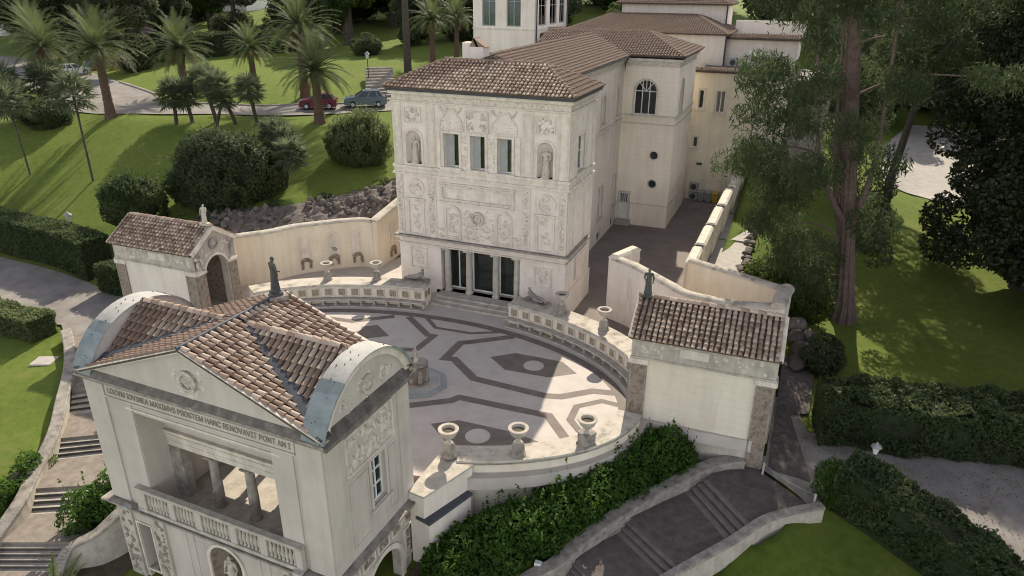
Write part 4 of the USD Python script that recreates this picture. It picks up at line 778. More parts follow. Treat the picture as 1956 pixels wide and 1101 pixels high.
bench('curved stone bench with inlaid brown panels to the right of the portico steps', 20.5, 77.5, None, 1, 13)
bench('curved stone bench with inlaid brown panels to the left of the portico steps', 103.0, 158, 13.5, 0, 13)
# reclining figures on the bench ends
def recline(label, x, y, z, rot):
    import manifold3d as m3
    b = lambda p, r: m3.Manifold.sphere(r, 12).translate(list(p)); bn = lambda a, r1, c, r2: m3.Manifold.batch_hull([b(a, r1), b(c, r2)])
    f = bn((-.35, 0, .2), .17, (.05, 0, .42), .17) + bn((-.35, 0, .2), .17, (-.75, -.05, .2), .12) + bn((-.75, -.05, .2), .11, (-1.1, .03, .1), .07) + bn((-.35, .1, .17), .14, (-.9, .15, .14), .09) + b((.12, 0, .7), .11) + bn((.05, 0, .45), .08, (.12, 0, .66), .06) + bn((.1, -.16, .5), .07, (.32, -.2, .18), .05) + bn((.1, .16, .5), .07, (-.2, .24, .35), .05)
    f = f.refine_to_length(.07); m = f.to_mesh(); tm = trimesh.Trimesh(m.vert_properties[:, :3], m.tri_verts); trimesh.smoothing.filter_taubin(tm, iterations=5)
    th = Thing('reclining_statue', label, 'statue', (x, y, z), rot); th.add('figure', (np.asarray(tm.vertices) + [0, 0, .1], np.asarray(tm.faces)), MT['oldstone'], world=False, smooth=True)
    th.add('rock_base', MB().box(-1.25, .5, -.4, .4, 0, .1), MT['oldstone'], world=False)
recline('weathered reclining stone figure on the end of the left bench wall', -3.75, 6.35, 1.36, .15)
recline('weathered reclining stone figure on the end of the right bench wall', 3.9, 6.2, 1.36, 2.9)

# ================================================================== FRONT PARAPET of the court
pl_ = [tuple(p) for p in ell(12.62, 7.55, 359, 299.5, 44)]
par = Thing('court_parapet', 'pale curved court wall with broad sunlit top above the laurel bed', 'wall', (10, -8, 0))
L = np.array(pl_); out = 1                       # travelling clockwise: right of travel points inwards
par.add('wall_body', MB().sweep(L, [(0, -3.6), (0, .50), (1.05, .50), (1.05, -.5)]), MT['cream'])
par.add('ledge', MB().sweep(L, [(-.05, .50), (-.06, .56), (-.03, .60), (1.08, .60), (1.08, .50)]), MT['lichen'])
par.add('edge_moulding', MB().sweep(L, [(-.03, .40), (-.03, .48), (.02, .48), (.02, .40)]), MT['oldstone'])
e = L[-1]
par2 = Thing('link_wall', 'short wall linking the curved court wall to the loggia corner', 'wall', (5.6, -10, 0))
par2.add('wall_body', MB().hull8([(5.25, -11.15, -4), (5.95, -11.25, -4), (6.9, -8.7, -4), (5.25, -8.4, -4), (5.25, -11.15, .44), (5.95, -11.25, .44), (6.9, -8.7, .44), (5.25, -8.4, .44)]), MT['plain'])
par2.add('coping', MB().hull8([(5.25, -11.2, .44), (6.0, -11.3, .44), (6.95, -8.65, .44), (5.25, -8.35, .44), (5.25, -11.2, .52), (6.0, -11.3, .52), (6.95, -8.65, .52), (5.25, -8.35, .52)]), MT['stone'])
par2.add('buttress', MB().hull8([(5.6, -11.2, -4), (6.2, -11.35, -4), (7.0, -9.1, -4), (6.5, -9.0, -4), (5.6, -11.2, -.75), (6.2, -11.35, -.75), (7.0, -9.1, -.75), (6.5, -9.0, -.75)]), MT['plain'])
par2.add('buttress_cap', MB().hull8([(5.55, -11.25, -.75), (6.27, -11.42, -.75), (7.07, -9.05, -.75), (6.45, -8.95, -.75), (5.55, -11.25, -.62), (6.27, -11.42, -.62), (7.07, -9.05, -.62), (6.45, -8.95, -.62)]), MT['gutter'])

# ================================================================== URNS
def make_urn(name, label, x, y, z, hs=1.0, ped='round'):
    th = Thing(name, label, 'urn', (x, y, z), brng.uniform(0, 1), 'stone urns round the court', scale=hs)
    if ped == 'round': th.add('pedestal', MB().lathe([(.33, 0), (.34, .06), (.28, .12), (.27, .42), (.23, .55), (.18, .62)], (0, 0, 0), 18), MT['oldstone'], world=False, smooth=40)
    else: th.add('pedestal', MB().box(-.31, .31, -.31, .31, 0, .08).box(-.27, .27, -.27, .27, .08, .56).box(-.3, .3, -.3, .3, .56, .63), MT['oldstone'], world=False)
    th.add('stem', MB().lathe([(.17, .62), (.11, .68), (.065, .76), (.065, .82), (.12, .86)], (0, 0, 0), 14), MT['stone'], world=False, smooth=40)
    th.add('bowl', MB().lathe([(.10, .85), (.24, .92), (.33, 1.03), (.375, 1.17), (.38, 1.21), (.43, 1.24), (.435, 1.30), (.39, 1.315), (.29, 1.30), (.27, 1.22), (.22, 1.10), (.0, 1.06)], (0, 0, 0), 24, cap=False), MT['stone'], world=False, smooth=50)
    th.add('bowl_earth', MB().lathe([(.25, 1.17), (0.0, 1.18)], (0, 0, 0), 18), MT['soil'], world=False)
    return th
u0_ = make_urn('stone_urn', 'pale stone urn on the parapet nearest the loggia gable', 5.75, -8.55, .60, 1.03)
copy(u0_, 'pale stone urn in the middle of the front parapet, shadow across its pedestal', (8.45, -7.35, .60), .4, 1.03)
make_urn('stone_urn', 'pale stone urn on a square dark pedestal near the right end of the parapet', 10.95, -5.55, .60, 1.03, 'square')
copy(u0_, 'sunlit pale stone urn on the right bench wall nearest the right gatehouse', (9.0, 4.22, 1.36), .9, .95)
copy(u0_, 'shaded stone urn on the right bench wall beside the villa corner', (6.15, 5.35, 1.36), 1.3, .95)
copy(u0_, 'pale stone urn on the left bench wall, its pedestal dark, farther from the portico', (-9.5, 4.3, 1.36), 2.0, .9)
copy(u0_, 'pale stone urn on the left bench wall, nearer to the portico', (-6.6, 5.6, 1.36), 2.4, .9)

# ================================================================== FOUNTAIN
fx, fy = 1.05, -2.95
fo = Thing('fountain', 'small dark stone fountain on an octagonal pale platform in the court', 'fountain', (fx, fy, 0))
def octa(r, a0=.12): return Polygon([(fx + r * math.cos(a0 + k * math.pi / 4), fy + r * 0.98 * math.sin(a0 + k * math.pi / 4)) for k in range(8)])
fo.add('platform', MB().flat(octa(1.62), 0, .10), MT['paveblue']); fo.add('platform_top', MB().flat(octa(1.32), .1, .13), MT['leadpale'])
ped = fo.add('pedestal', MB().lathe([(.62, .13), (.62, .24), (.5, .28), (.47, .34), (.47, .95), (.55, 1.0), (.58, 1.06), (.52, 1.1), (0, 1.1)], (fx, fy, 0), 20), MT['mosaic'], smooth=35)
for k in range(8):
    a = k * math.pi / 4; fo.add('buttress', MB().box(-.09, .09, -.08, .12, .28, 1.0).xf([[math.sin(a), math.cos(a), 0], [-math.cos(a), math.sin(a), 0], [0, 0, 1]], (fx + .5 * math.cos(a), fy + .5 * math.sin(a), 0)), MT['oldstone'])
fo.add('basin', MB().lathe([(.4, 1.1), (.6, 1.16), (.64, 1.22), (.56, 1.22), (.4, 1.17), (0, 1.16)], (fx, fy, 0), 20, cap=False), MT['oldstone'], smooth=40)
fo.add('figure', (lambda q: (q[0] + [fx, fy, 1.15], q[1]))(figure(np.random.default_rng(4), .95)), MT['statue'], smooth=True)

# ================================================================== GATEHOUSES (portals)
def portal(name, label, loc, rot, mirror, ntile):
    th = Thing(name, label, 'gatehouse', loc, rot)
    sx = -1 if mirror else 1                     # local x runs from the court end (0) outwards
    Lp, hw, zc, zf, ze, zr = 6.4, 1.68, 2.95, 3.3, 4.35, 5.62
    base = -1.9
    def X(a): return sx * a
    def bx(mb, a, b, y0, y1, z0, z1): return mb.box(min(X(a), X(b)), max(X(a), X(b)), y0, y1, z0, z1)
    add = lambda n, mb, m, **k: th.add(n, mb, m, world=False, **k)
    add('side_wall', bx(MB(), .5, Lp - .5, -hw, -hw + .5, base, zf), MT['cream'] if not mirror else MT['plain']); add('side_wall', bx(MB(), .5, Lp - .5, hw - .5, hw, base, zf), MT['cream'])
    add('inner_wall', bx(bx(MB(), .5, Lp - .5, -hw + .5, -hw + .56, base, zf), .5, Lp - .5, hw - .56, hw - .5, base, zf), MT['mosaic'])
    add('floor', bx(MB(), .0, Lp, -hw + .5, hw - .5, -.3, .02), MT['stone'])
    aw_ = arch(-.92, .92, -.0, 3.75)
    gab = Polygon([(-hw, base), (hw, base), (hw, ze), (0, zr - .12), (-hw, ze)])
    for a, nsgn in ((0, -1), (Lp, 1)):
        F_ = Face((X(a), 0, 0), (0, 1, 0), (nsgn * sx, 0, 0))
        add('end_wall', exf(gab.difference(aw_), F_, -.5, 0), MT['stone'])
        add('arch_moulding', exf(aw_.buffer(.16).difference(aw_).intersection(rect(-2, 2, zc, 9)), F_, -.02, .06), MT['trim'])
        rk = LineString([(-hw - .2, ze - .03), (0, zr - .1), (hw + .2, ze - .03)]).buffer(.11, cap_style=2, join_style=2); add('raking_cornice', exf(rk, F_, -.02, .17), MT['trim'])
        add('impost', exf(rect(-hw - .06, -.9, zc, zc + .18).union(rect(.9, hw + .06, zc, zc + .18)), F_, -.02, .12), MT['trim'])
        for s0, s1 in ((-hw, -1.0), (1.0, hw)):
            add('pilaster', exf(rect(s0, s1, 0.0, zc), F_, -.02, .07), MT['mosaic'])
        p = add('roundel', exf(Point(0, 4.55).buffer(.38, 16).difference(Point(0, 4.55).buffer(.26, 16)), F_, -.02, .09), MT['oldstone'])
        add('spandrel_carving', bumps(F_, Polygon([(-1.55, 3.25), (-1.05, 3.25), (-.75, 3.8), (-.5, 4.05), (-.6, 4.6), (-1.5, 4.2)]).union(Polygon([(1.55, 3.25), (1.05, 3.25), (.75, 3.8), (.5, 4.05), (.6, 4.6), (1.5, 4.2)])), 24, brng, .06, .14, .07), MT['relief'], smooth=40)
    for ys in (-1, 1):
        F_ = Face((0, ys * hw, 0), (1, 0, 0), (0, ys, 0)); r_ = lambda a, b, z0, z1: rect(X(a), X(b), z0, z1)
        mb = exf(r_(0, Lp, zf, ze), F_, -.5, .02); exf(r_(-.05, Lp + .05, zf - .1, zf), F_, -.02, .07, mb); exf(r_(-.08, Lp + .08, ze - .1, ze), F_, -.02, .12, mb); p = add('frieze', mb, MT['stone'])
        add('panel', exf(r_(2.2, 3.5, 3.62, 4.05), F_, .01, .05), MT['trim'], parent=p)
        add('carving', bumps(F_, r_(.3, 2.1, 3.45, 4.15).union(r_(3.6, 6.1, 3.45, 4.15)), 40, brng, .07, .16, .05), MT['relief'], parent=p, smooth=40)
        for a, b in ((0.0, .78), (Lp - .78, Lp)):
            zb = 0.0 if (a == 0.0) else base
            add('pilaster', exf(r_(a, b, zb, zc), F_, -.5, .06), MT['mosaic']); add('capital', exf(r_(a - .06, b + .06, zc, zf - .1), F_, -.5, .11), MT['trim'])
            add('pilaster_edge', exf(ringof(r_(a, b, zb, zc), .07), F_, .05, .075), MT['oldstone'])
        add('base_ledge', exf(r_(.78, Lp - .78, -.55, -.45), F_, -.02, .08), MT['stone'])
        if ys < 0: add('base_course', exf(r_(.78, Lp - .78, base, -.55), F_, -.02, .05), MT['stone'])
    add('vault', bx(MB(), .5, Lp - .5, -hw + .5, hw - .5, 3.8, 3.9), MT['room'])
    # roof
    ov = .28; sl = (zr - ze) / (hw + ov); mb = MB(); a0, a1 = X(-.12), X(Lp + .12)
    for ys in (-1, 1): mb.quad([(a0, ys * (hw + ov), ze), (a1, ys * (hw + ov), ze), (a1, 0, zr), (a0, 0, zr)]); mb.quad([(a0, ys * (hw + ov), ze - .08), (a1, ys * (hw + ov), ze - .08), (a1, 0, zr - .1), (a0, 0, zr - .1)]); mb.quad([(a0, ys * (hw + ov), ze - .08), (a1, ys * (hw + ov), ze - .08), (a1, ys * (hw + ov), ze), (a0, ys * (hw + ov), ze)])
    rp = add('roof', mb, MT['pan']); acc = []
    W_ = abs(a1 - a0); x0 = min(a0, a1)
    q = np.array([0, hw + ov, zr - ze]); ll = np.linalg.norm(q)
    tile_plane(acc, (x0, -hw - ov, ze), (1, 0, 0), q / ll, sbox(0, 0, W_, ll - .02), .252, .262, .098, .33)
    q2 = q * [1, -1, 1]; tile_plane(acc, (x0, hw + ov, ze), (1, 0, 0), q2 / ll, sbox(0, 0, W_, ll - .02), .252, .262, .098, .33)
    c_, s_ = math.cos(rot), math.sin(rot); tow = lambda p: np.array([loc[0] + p[0] * c_ - p[1] * s_, loc[1] + p[0] * s_ + p[1] * c_, loc[2] + p[2]])
    finish_tiles(th, rp, acc, ntile, world=False, l2w=tow)
    rc = []; ridge_tiles(rc, (a0, 0, zr), (a1, 0, zr))
    for t in rc: th.add('ridge_tile', (t[2], t[3]), MT['tile1'], parent=rp, world=False, smooth=50)
    return th
PRX, PLX = 11.81, -14.57
portal('gatehouse', 'cream gatehouse with tiled gable roof at the right end of the court', (PRX, 0, 0), .02, False, 230)
portal('gatehouse', 'weathered gatehouse with arched doorway and tiled roof at the left end of the court', (PLX, .16, 0), .01, True, 220)
statue('slender pale finial statue on the roof ridge of the left gatehouse', PLX - .35, .16, 5.65, 1.15, .3, MT['statue'], 12, .12, lean=.05)
statue('dark slender finial statue on the roof ridge of the right gatehouse', PRX + .25, 0, 5.65, 1.25, .1, MT['bronze'], 14, .12)

# ================================================================== NICHE WALLS either side
def garden_wall(name, label, pts, zt, zb, w, m, loc, capm=None, n=50, smoothline=True):
    P = np.array([(p[0], p[1], zt if len(p) < 3 else p[2]) for p in pts]); L = spline(P, n) if smoothline else P
    th = Thing(name, label, 'wall', (*loc, 0))
    th.add('wall_body', MB().sweep(L, [(-w / 2, zb - 4), (-w / 2, -.16), (w / 2, -.16), (w / 2, zb - 4)]), m)
    a = np.radians(np.linspace(180, 0, 9)); th.add('coping', MB().sweep(L, [(-w / 2 - .06, -.16)] + [((w / 2 + .06) * math.cos(t), -.12 + .17 * math.sin(t)) for t in a] + [(w / 2 + .06, -.16)]), capm or MT['lichen'])
    return th, L
nw, NL = garden_wall('niche_wall', 'yellow curved wall with three niches and small grotto arches left of the villa', [(-17.6, 2.0), (-16.4, 4.0), (-15.0, 5.7), (-14.3, 7.1), (-13.1, 8.4), (-11.7, 9.7), (-10.5, 10.4), (-9.7, 10.35)], 3.6, 0.0, .55, MT['yellow'], (-13, 8))
def wall_feature(th, p, t, n, kind):
    F_ = Face((*p, 0), (*t, 0), (*n, 0))
    g = arch(-.42, .42, .95, 2.75); th.add('niche_frame', exf(g.buffer(.09).difference(g), F_, -.06, .05), MT['yellow']); th.add('niche_back', exf(g, F_, -.06, .012), MT['trim'])
    a = arch(-.36, .36, .35, 1.15); mb = exf(a.difference(arch(-.2, .2, .35, .9)), F_, -.05, .09); th.add('grotto_arch', mb, MT['mosaic'])
    th.add('grotto_stones', bumps(Face((*(np.array(p) + n * .08), 0), (*t, 0), (*n, 0)), a.difference(arch(-.2, .2, .35, .9)), 18, brng, .05, .09, .07), MT['mosaic'], smooth=40)
    if kind: th.add('mask', bumps(F_, Point(0, 1.5).buffer(.2), 8, brng, .05, .1, .12), MT['oldstone'], smooth=40)
for (x, y), kd in (((-13.75, 7.5), 0), ((-12.3, 8.85), 1), ((-10.95, 9.95), 0)):
    i = np.argmin(np.hypot(NL[:, 0] - x, NL[:, 1] - y)); t = NL[i + 1, :2] - NL[i - 1, :2]; t /= np.linalg.norm(t); n = np.array([t[1], -t[0]])
    wall_feature(nw, NL[i, :2] + n * .285, t, n, kd)
fl, FL_ = garden_wall('flank_wall', 'yellow wall with sloping top between the niche wall and the villa', [(-9.65, 10.2, 3.65), (-9.7, 11.4, 3.8), (-9.6, 14.6, 4.4), (-9.4, 17, 4.9)], 3.6, 0.0, .6, MT['yellow'], (-9.6, 12), n=12)
wall_feature(fl, np.array([-9.35, 12.2]), np.array([0, -1.0]), np.array([1.0, 0]), 0)
# right: white curved wall with pier, yellow wall, end block
ww, WL = garden_wall('white_wall', 'white wall with rounded coping curving behind the right gatehouse roof', [(8.05, 9.75, 3.65), (9.3, 9.15, 3.65), (10.6, 8.2, 3.6), (11.9, 7.3, 3.5), (13.2, 6.6, 3.35), (14.8, 6.7, 3.2), (16.4, 7.0, 3.1), (17.8, 7.4, 3.1)], 3.6, -.6, .55, MT['plain'], (12, 8))
ww.add('pier', MB().hull8([(7.75, 9.55, -.6), (8.35, 9.4, -.6), (9.25, 11.6, -.6), (8.6, 11.85, -.6), (7.75, 9.55, 3.62), (8.35, 9.4, 3.62), (9.25, 11.6, 3.62), (8.6, 11.85, 3.62)]), MT['plain'])
ww.add('pier_coping', MB().hull8([(7.68, 9.5, 3.62), (8.4, 9.32, 3.62), (9.33, 11.66, 3.62), (8.55, 11.95, 3.62), (7.9, 9.7, 3.82), (8.3, 9.6, 3.82), (9.1, 11.5, 3.82), (8.7, 11.7, 3.82)]), MT['trim'])
i = 10; t = WL[i + 1, :2] - WL[i - 1, :2]; t /= np.linalg.norm(t); n = np.array([t[1], -t[0]])
g = arch(-.25, .25, 1.0, 2.7); F_ = Face((*(WL[7, :2] + n * .285), 0), (*t, 0), (*n, 0)); ww.add('niche_frame', exf(g.buffer(.06).difference(g), F_, -.05, .03), MT['plain']); ww.add('niche_back', exf(g, F_, -.05, .008), MT['trim'])
yw, YL = garden_wall('yellow_wall', 'yellow wall with grey coping beyond the right gatehouse roof', [(12.35, 12.15, 3.3), (15.2, 10.9, 3.3), (18.1, 9.55, 3.3)], 3.3, -.6, .5, MT['yellow'], (15, 11), n=8)
yw.add('end_block', MB().hull8([(17.55, 7.1, -2), (18.25, 7.2, -2), (18.5, 9.6, -2), (17.8, 9.7, -2), (17.55, 7.1, 3.05), (18.25, 7.2, 3.05), (18.5, 9.6, 3.15), (17.8, 9.7, 3.15)]), MT['plain'])
a = np.radians(np.linspace(180, 0, 9)); yw.add('rounded_cap', MB().sweep(np.array([(17.9, 7.0, 3.05), (18.0, 8.3, 3.2), (18.2, 9.75, 3.15)]), [(-.42, 0)] + [(.42 * math.cos(t), .04 + .3 * math.sin(t)) for t in a] + [(.42, 0)]), MT['lichen'], smooth=50)
yw.add('block', MB().box(11.2, 12.0, 13.4, 14.1, -.5, .25), MT['white'])
# stepped wall, one stepped length after another
sw = Thing('stepped_wall', 'long cream garden wall stepping up beside the service yard', 'wall', (12.7, 25, 0))
seg = [(12.35, 12.3, 15.6, 3.05), (12.47, 15.6, 19.8, 3.25), (12.58, 19.8, 24.4, 3.4), (12.72, 24.4, 29.6, 3.6), (12.9, 29.6, 35.6, 3.8), (13.1, 35.6, 39.0, 4.2)]
for x, y0, y1, zt in seg:
    sw.add('wall_section', MB().box(x - .3, x + .3, y0 + .002, y1 - .002, -.8, zt - .14), MT['yellow']); sw.add('coping', MB().hull8([(x - .36, y0 - .08, zt - .14), (x + .36, y0 - .08, zt - .14), (x + .36, y1 - .1, zt - .14), (x - .36, y1 - .1, zt - .14), (x - .22, y0, zt), (x + .22, y0, zt), (x + .22, y1 - .15, zt), (x - .22, y1 - .15, zt)]), MT['trim'])
    if y1 < 38: sw.add('step_joint', MB().box(x - .31, x + .31, y1 - .12, y1 + .02, zt - .16, zt + .03), MT['gutter'])
rs = Thing('ramp_terrace', 'stepped path of long pale concrete slabs outside the stepped wall', 'path', (14.3, 25, 0))
for k, (y0, y1) in enumerate(((13.2, 17.2), (17.35, 23.0), (23.15, 29.2), (29.35, 35.0), (35.1, 40))):
    z = .75 + k * .28; x0 = 12.75 + k * .08
    rs.add('slab', MB().hull8([(x0, y0, z - 1), (x0 + 2.2, y0 - .2, z - 1), (x0 + 2.3, y1 - .2, z - 1), (x0 + .05, y1, z - 1), (x0, y0, z - .06), (x0 + 2.2, y0 - .2, z - .06), (x0 + 2.3, y1 - .2, z + .12), (x0 + .05, y1, z + .12)]), MT['slab'])
rk = np.random.default_rng(21)
def rockmesh(r, rng, sq=(1, 1, .8)):
    m = trimesh.creation.icosphere(1, r); v = np.asarray(m.vertices); v = v * (1 + .35 * (meshkit.noise(v * 1.4 / r + rng.uniform(0, 99, 3), 3)[:, None] - .5) * 2) * np.array(sq) * rng.uniform(.75, 1.3, 3); return v, np.asarray(m.faces)
for k in range(46):
    y = 13 + k * .52; x = 15.2 + (y - 13) * .012 + rk.normal(0, .18); v, f = rockmesh(rk.uniform(.2, .38), rk); rs.add('edge_rock', (v + [x, y, .7 + (y - 13) * .05 + rk.normal(0, .06)], f), MT['rock'], smooth=30)

# ================================================================== ROCK BANK above the niche wall
bank = Thing('rock_bank', 'rough retaining bank of dark rubble stones between lawn and yellow wall', 'rock bank', (-14, 12, 2))
BT = spline([(-24.5, 9.2, 2.6), (-21.9, 10.1, 3.0), (-19.2, 11.4, 3.2), (-16.8, 13.1, 3.5), (-14.6, 16, 3.8), (-13.0, 18.8, 4.15), (-11.5, 22, 4.6)], 64); BB = spline([(-23.6, 6.6, .6), (-20.6, 7.2, .9), (-17.4, 8.4, 1.3), (-14.8, 10.4, 1.9), (-12.6, 13.2, 2.4), (-11.2, 16.4, 2.8), (-10, 20, 3.2)], 64)
body = MB()
rows = []
for q in np.linspace(0, 1, 9):
    P = BB + (BT - BB) * [[q, q, q ** .6]][0]; P = P + (meshkit.fbm(P * 1.9, 4, 2)[:, None] - .5) * 1.1 * math.sin(math.pi * min(max(q, .05), .95)); rows.append(P)
for i in range(8): body.ribbon(rows[i], rows[i + 1])
bank.add('earth', body, MT['rock'], smooth=True)
for k in range(295):
    i = rk.integers(0, 64); q = rk.uniform(.1, 1.0); p = BB[i] + (BT[i] - BB[i]) * [q, q, q ** .6] - [0, 0, .06]; v, f = rockmesh(rk.uniform(.12, .34) * rk.uniform(.7, 1.1), rk, (1, 1, 1.1))
    bank.add('rock', (v + p + rk.normal(0, .1, 3), f), MT['rock'], smooth=30)

# ================================================================== LOGGIA (local frame, front is -y)
LCX, LCY, LR = -.351, -13.087, -.032
HX, HY = 5.484, 2.544
lg = Thing('loggia', 'pale garden loggia with cross gabled tiled roof, arched ends, columns and balustrade', 'loggia', (LCX, LCY, 0), LR)
la = lambda n, mb, m, **k: lg.add(n, mb, m, world=False, **k)
FF, FB, FRR, FLL = front(-HY), rear(HY), right(HX), left(-HX)
ZW = 5.55
op = rect(-3.13, 3.30, .1, 4.60)
exw = lambda name, F_, g, holes, t, m: wall(lg, name, F_, g, holes, t, m, world=False)
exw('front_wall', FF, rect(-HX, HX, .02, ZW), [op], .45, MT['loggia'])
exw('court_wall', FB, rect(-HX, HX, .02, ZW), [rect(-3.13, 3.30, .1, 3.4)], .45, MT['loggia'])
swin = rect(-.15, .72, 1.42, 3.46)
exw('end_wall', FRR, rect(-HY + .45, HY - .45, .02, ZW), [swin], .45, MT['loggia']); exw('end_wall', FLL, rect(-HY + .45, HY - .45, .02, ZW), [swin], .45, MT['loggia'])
for F_ in (FRR, FLL): window(lg, F_, swin, mull=[.28], trans=[2.1, 2.75], depth=.16, world=False); surround(lg, F_, swin, .15, m=MT['loggia'], world=False)
la('floor', MB().box(-HX + .02, HX - .02, -HY + .02, HY - .02, -.15, .115), MT['stone'])
la('ceiling', MB().box(-HX + .45, HX - .45, -HY + .45, HY - .45, 4.62, 4.72), MT['room'])
# inner side walls of the recess
la('recess_wall', MB().box(-3.62, -3.13, -HY + .45, HY - .45, .1, 4.62), MT['loggia']); la('recess_wall', MB().box(3.30, 3.8, -HY + .45, HY - .45, .1, 4.62), MT['loggia'])
for y, zt in ((-1.27, 4.62), (1.95, 4.62)):
    for k, (z0, z1, o) in enumerate(((2.50, 2.72, .18), (2.72, 2.78, .22), (2.78, 3.0, .2), (3.0, 3.08, .27), (3.08, 3.22, .24), (3.22, 3.3, .32))): la('beam', MB().box(-3.13, 3.30, y - o, y + o, z0, z1), MT['trim'])
    la('upper_wall', MB().box(-3.13, 3.30, y - .15, y + .15, 3.3, zt), MT['loggia'])
    for x in (-1.05, .75):
        la('column', MB().lathe([(.25, .1), (.25, .19), (.215, .26), (.195, .30), (.2, 1.0), (.17, 2.3), (.2, 2.36), (.235, 2.42)], (x, y, 0), 16).box(x - .25, x + .25, y - .25, y + .25, 2.42, 2.5), MT['oldstone'], smooth=40)
    for x in (-2.72, 2.9): la('half_pillar', MB().box(x - .40 if x < 0 else x - .2, x + .2 if x < 0 else x + .4, y - .2, y + .2, .1, 2.5), MT['oldstone'])
# front pilasters, frieze, inscription
for a, b in ((-5.46, -4.45), (4.42, 5.46)): la('pilaster', exf(rect(a, b, .12, 5.52), FF, -.02, .06), MT['loggia'])
for a, b in ((-4.2, -3.16), (3.33, 4.24)): la('pilaster', exf(rect(a, b, .12, 5.05), FF, -.02, .04), MT['loggia'])
mb = exf(rect(-4.4, 4.38, 5.02, 5.09), FF, -.02, .10); exf(rect(-4.38, 4.36, 5.09, 5.55), FF, -.02, .045, mb); la('frieze', mb, MT['loggia'])
TXT = 'LOCVM IOVINEA MAXIMVS PROSTEM HANC RENOVAVIT PONT AN I'
tm = meshkit.text_mesh(TXT, .23, .02); v = np.asarray(tm.vertices); sc = 8.45 / (v[:, 0].max() - v[:, 0].min())
v = np.column_stack([(v[:, 0] - v[:, 0].min()) * sc - 4.22, np.full(len(v), -HY - .05) - v[:, 2], v[:, 1] + 5.21]); la('inscription', (v, np.asarray(tm.faces)), MT['letters'])
for a, b, z0, z1 in ((-3.5, 3.7, 4.72, 4.80),): la('moulding', exf(rect(a, b, z0, z1), FF, -.02, .05), MT['trim'])
# right and left end reliefs
for F_ in (FRR, FLL):
    p = la('relief_field', exf(ringof(rect(-1.5, 1.4, 3.62, 5.25), .07), F_, -.02, .06), MT['trim'])
    la('carving', bumps(F_, rect(-1.4, 1.3, 3.7, 5.15), 70, brng, .08, .2, .06), MT['relief'], parent=p, smooth=40)
    for a, b in ((-1.45, -.35), (.95, 1.5)): la('panel', exf(ringof(rect(a, b, .5, 3.3), .06), F_, -.02, .035), MT['loggia'])
    for a, b in ((-HY + .02, -1.75), (1.75, HY - .02)): la('pilaster', exf(rect(a, b, .12, 5.5), F_, -.02, .045), MT['loggia'])
# main cornice
mb = MB()
for o, z0, z1 in ((.06, 5.53, 5.62), (.13, 5.62, 5.70), (.22, 5.70, 5.80)): mb.box(-HX - o, HX + o, -HY - o, HY + o, z0, z1)
la('cornice', mb, MT['oldstone'])
mb = MB()
for sg in (-1, 1):
    mb.hull8([(-HX - .2, min(sg * (HY + .2), sg * HY), 5.801), (HX + .2, min(sg * (HY + .2), sg * HY), 5.801), (HX + .2, max(sg * (HY + .2), sg * HY), 5.801), (-HX - .2, max(sg * (HY + .2), sg * HY), 5.801),
              (-HX - .2, min(sg * (HY + .2), sg * HY) if sg > 0 else -HY - .19, 6.02 if sg > 0 else 5.83), (HX + .2, HY if sg > 0 else -HY - .19, 6.02 if sg > 0 else 5.83), (HX + .2, HY + .19 if sg > 0 else -HY, 5.83 if sg > 0 else 6.02), (-HX - .2, HY + .19 if sg > 0 else -HY, 5.83 if sg > 0 else 6.02)])
la('stained_ledge', mb, MT['stain'])
# pediments front and rear
ZE, ZR, SLX = 5.82, 7.98, 5.72
for F_, nm in ((FF, 'pediment'), (FB, 'pediment')):
    tri = Polygon([(-5.5, 5.8), (5.5, 5.8), (0, 7.86)]); pp = la(nm, exf(tri, F_, -.4, 0.0), MT['loggia'])
    rk_ = LineString([(-5.62, 5.84), (0, 7.93), (5.62, 5.84)]).buffer(.07, cap_style=2, join_style=2); la('raking_cornice', exf(rk_, F_, -.02, .16), MT['trim'], parent=pp)
    la('medallion', exf(Point(.05, 6.72).buffer(.42, 20).difference(Point(.05, 6.72).buffer(.28, 20)), F_, -.02, .12), MT['reliefdark'], parent=pp)
    la('arms_carving', bumps(F_, Polygon([(-.75, 7.15), (-.5, 6.3), (0, 6.05), (.6, 6.3), (.8, 7.0), (.55, 7.2), (.45, 6.6), (0, 6.35), (-.4, 6.6), (-.5, 7.2)]), 40, brng, .05, .13, .07), MT['relief'], parent=pp, smooth=40)
    la('shield', bumps(F_, Point(.05, 6.72).buffer(.26), 16, brng, .06, .13, .12), MT['reliefdark'], parent=pp, smooth=40)
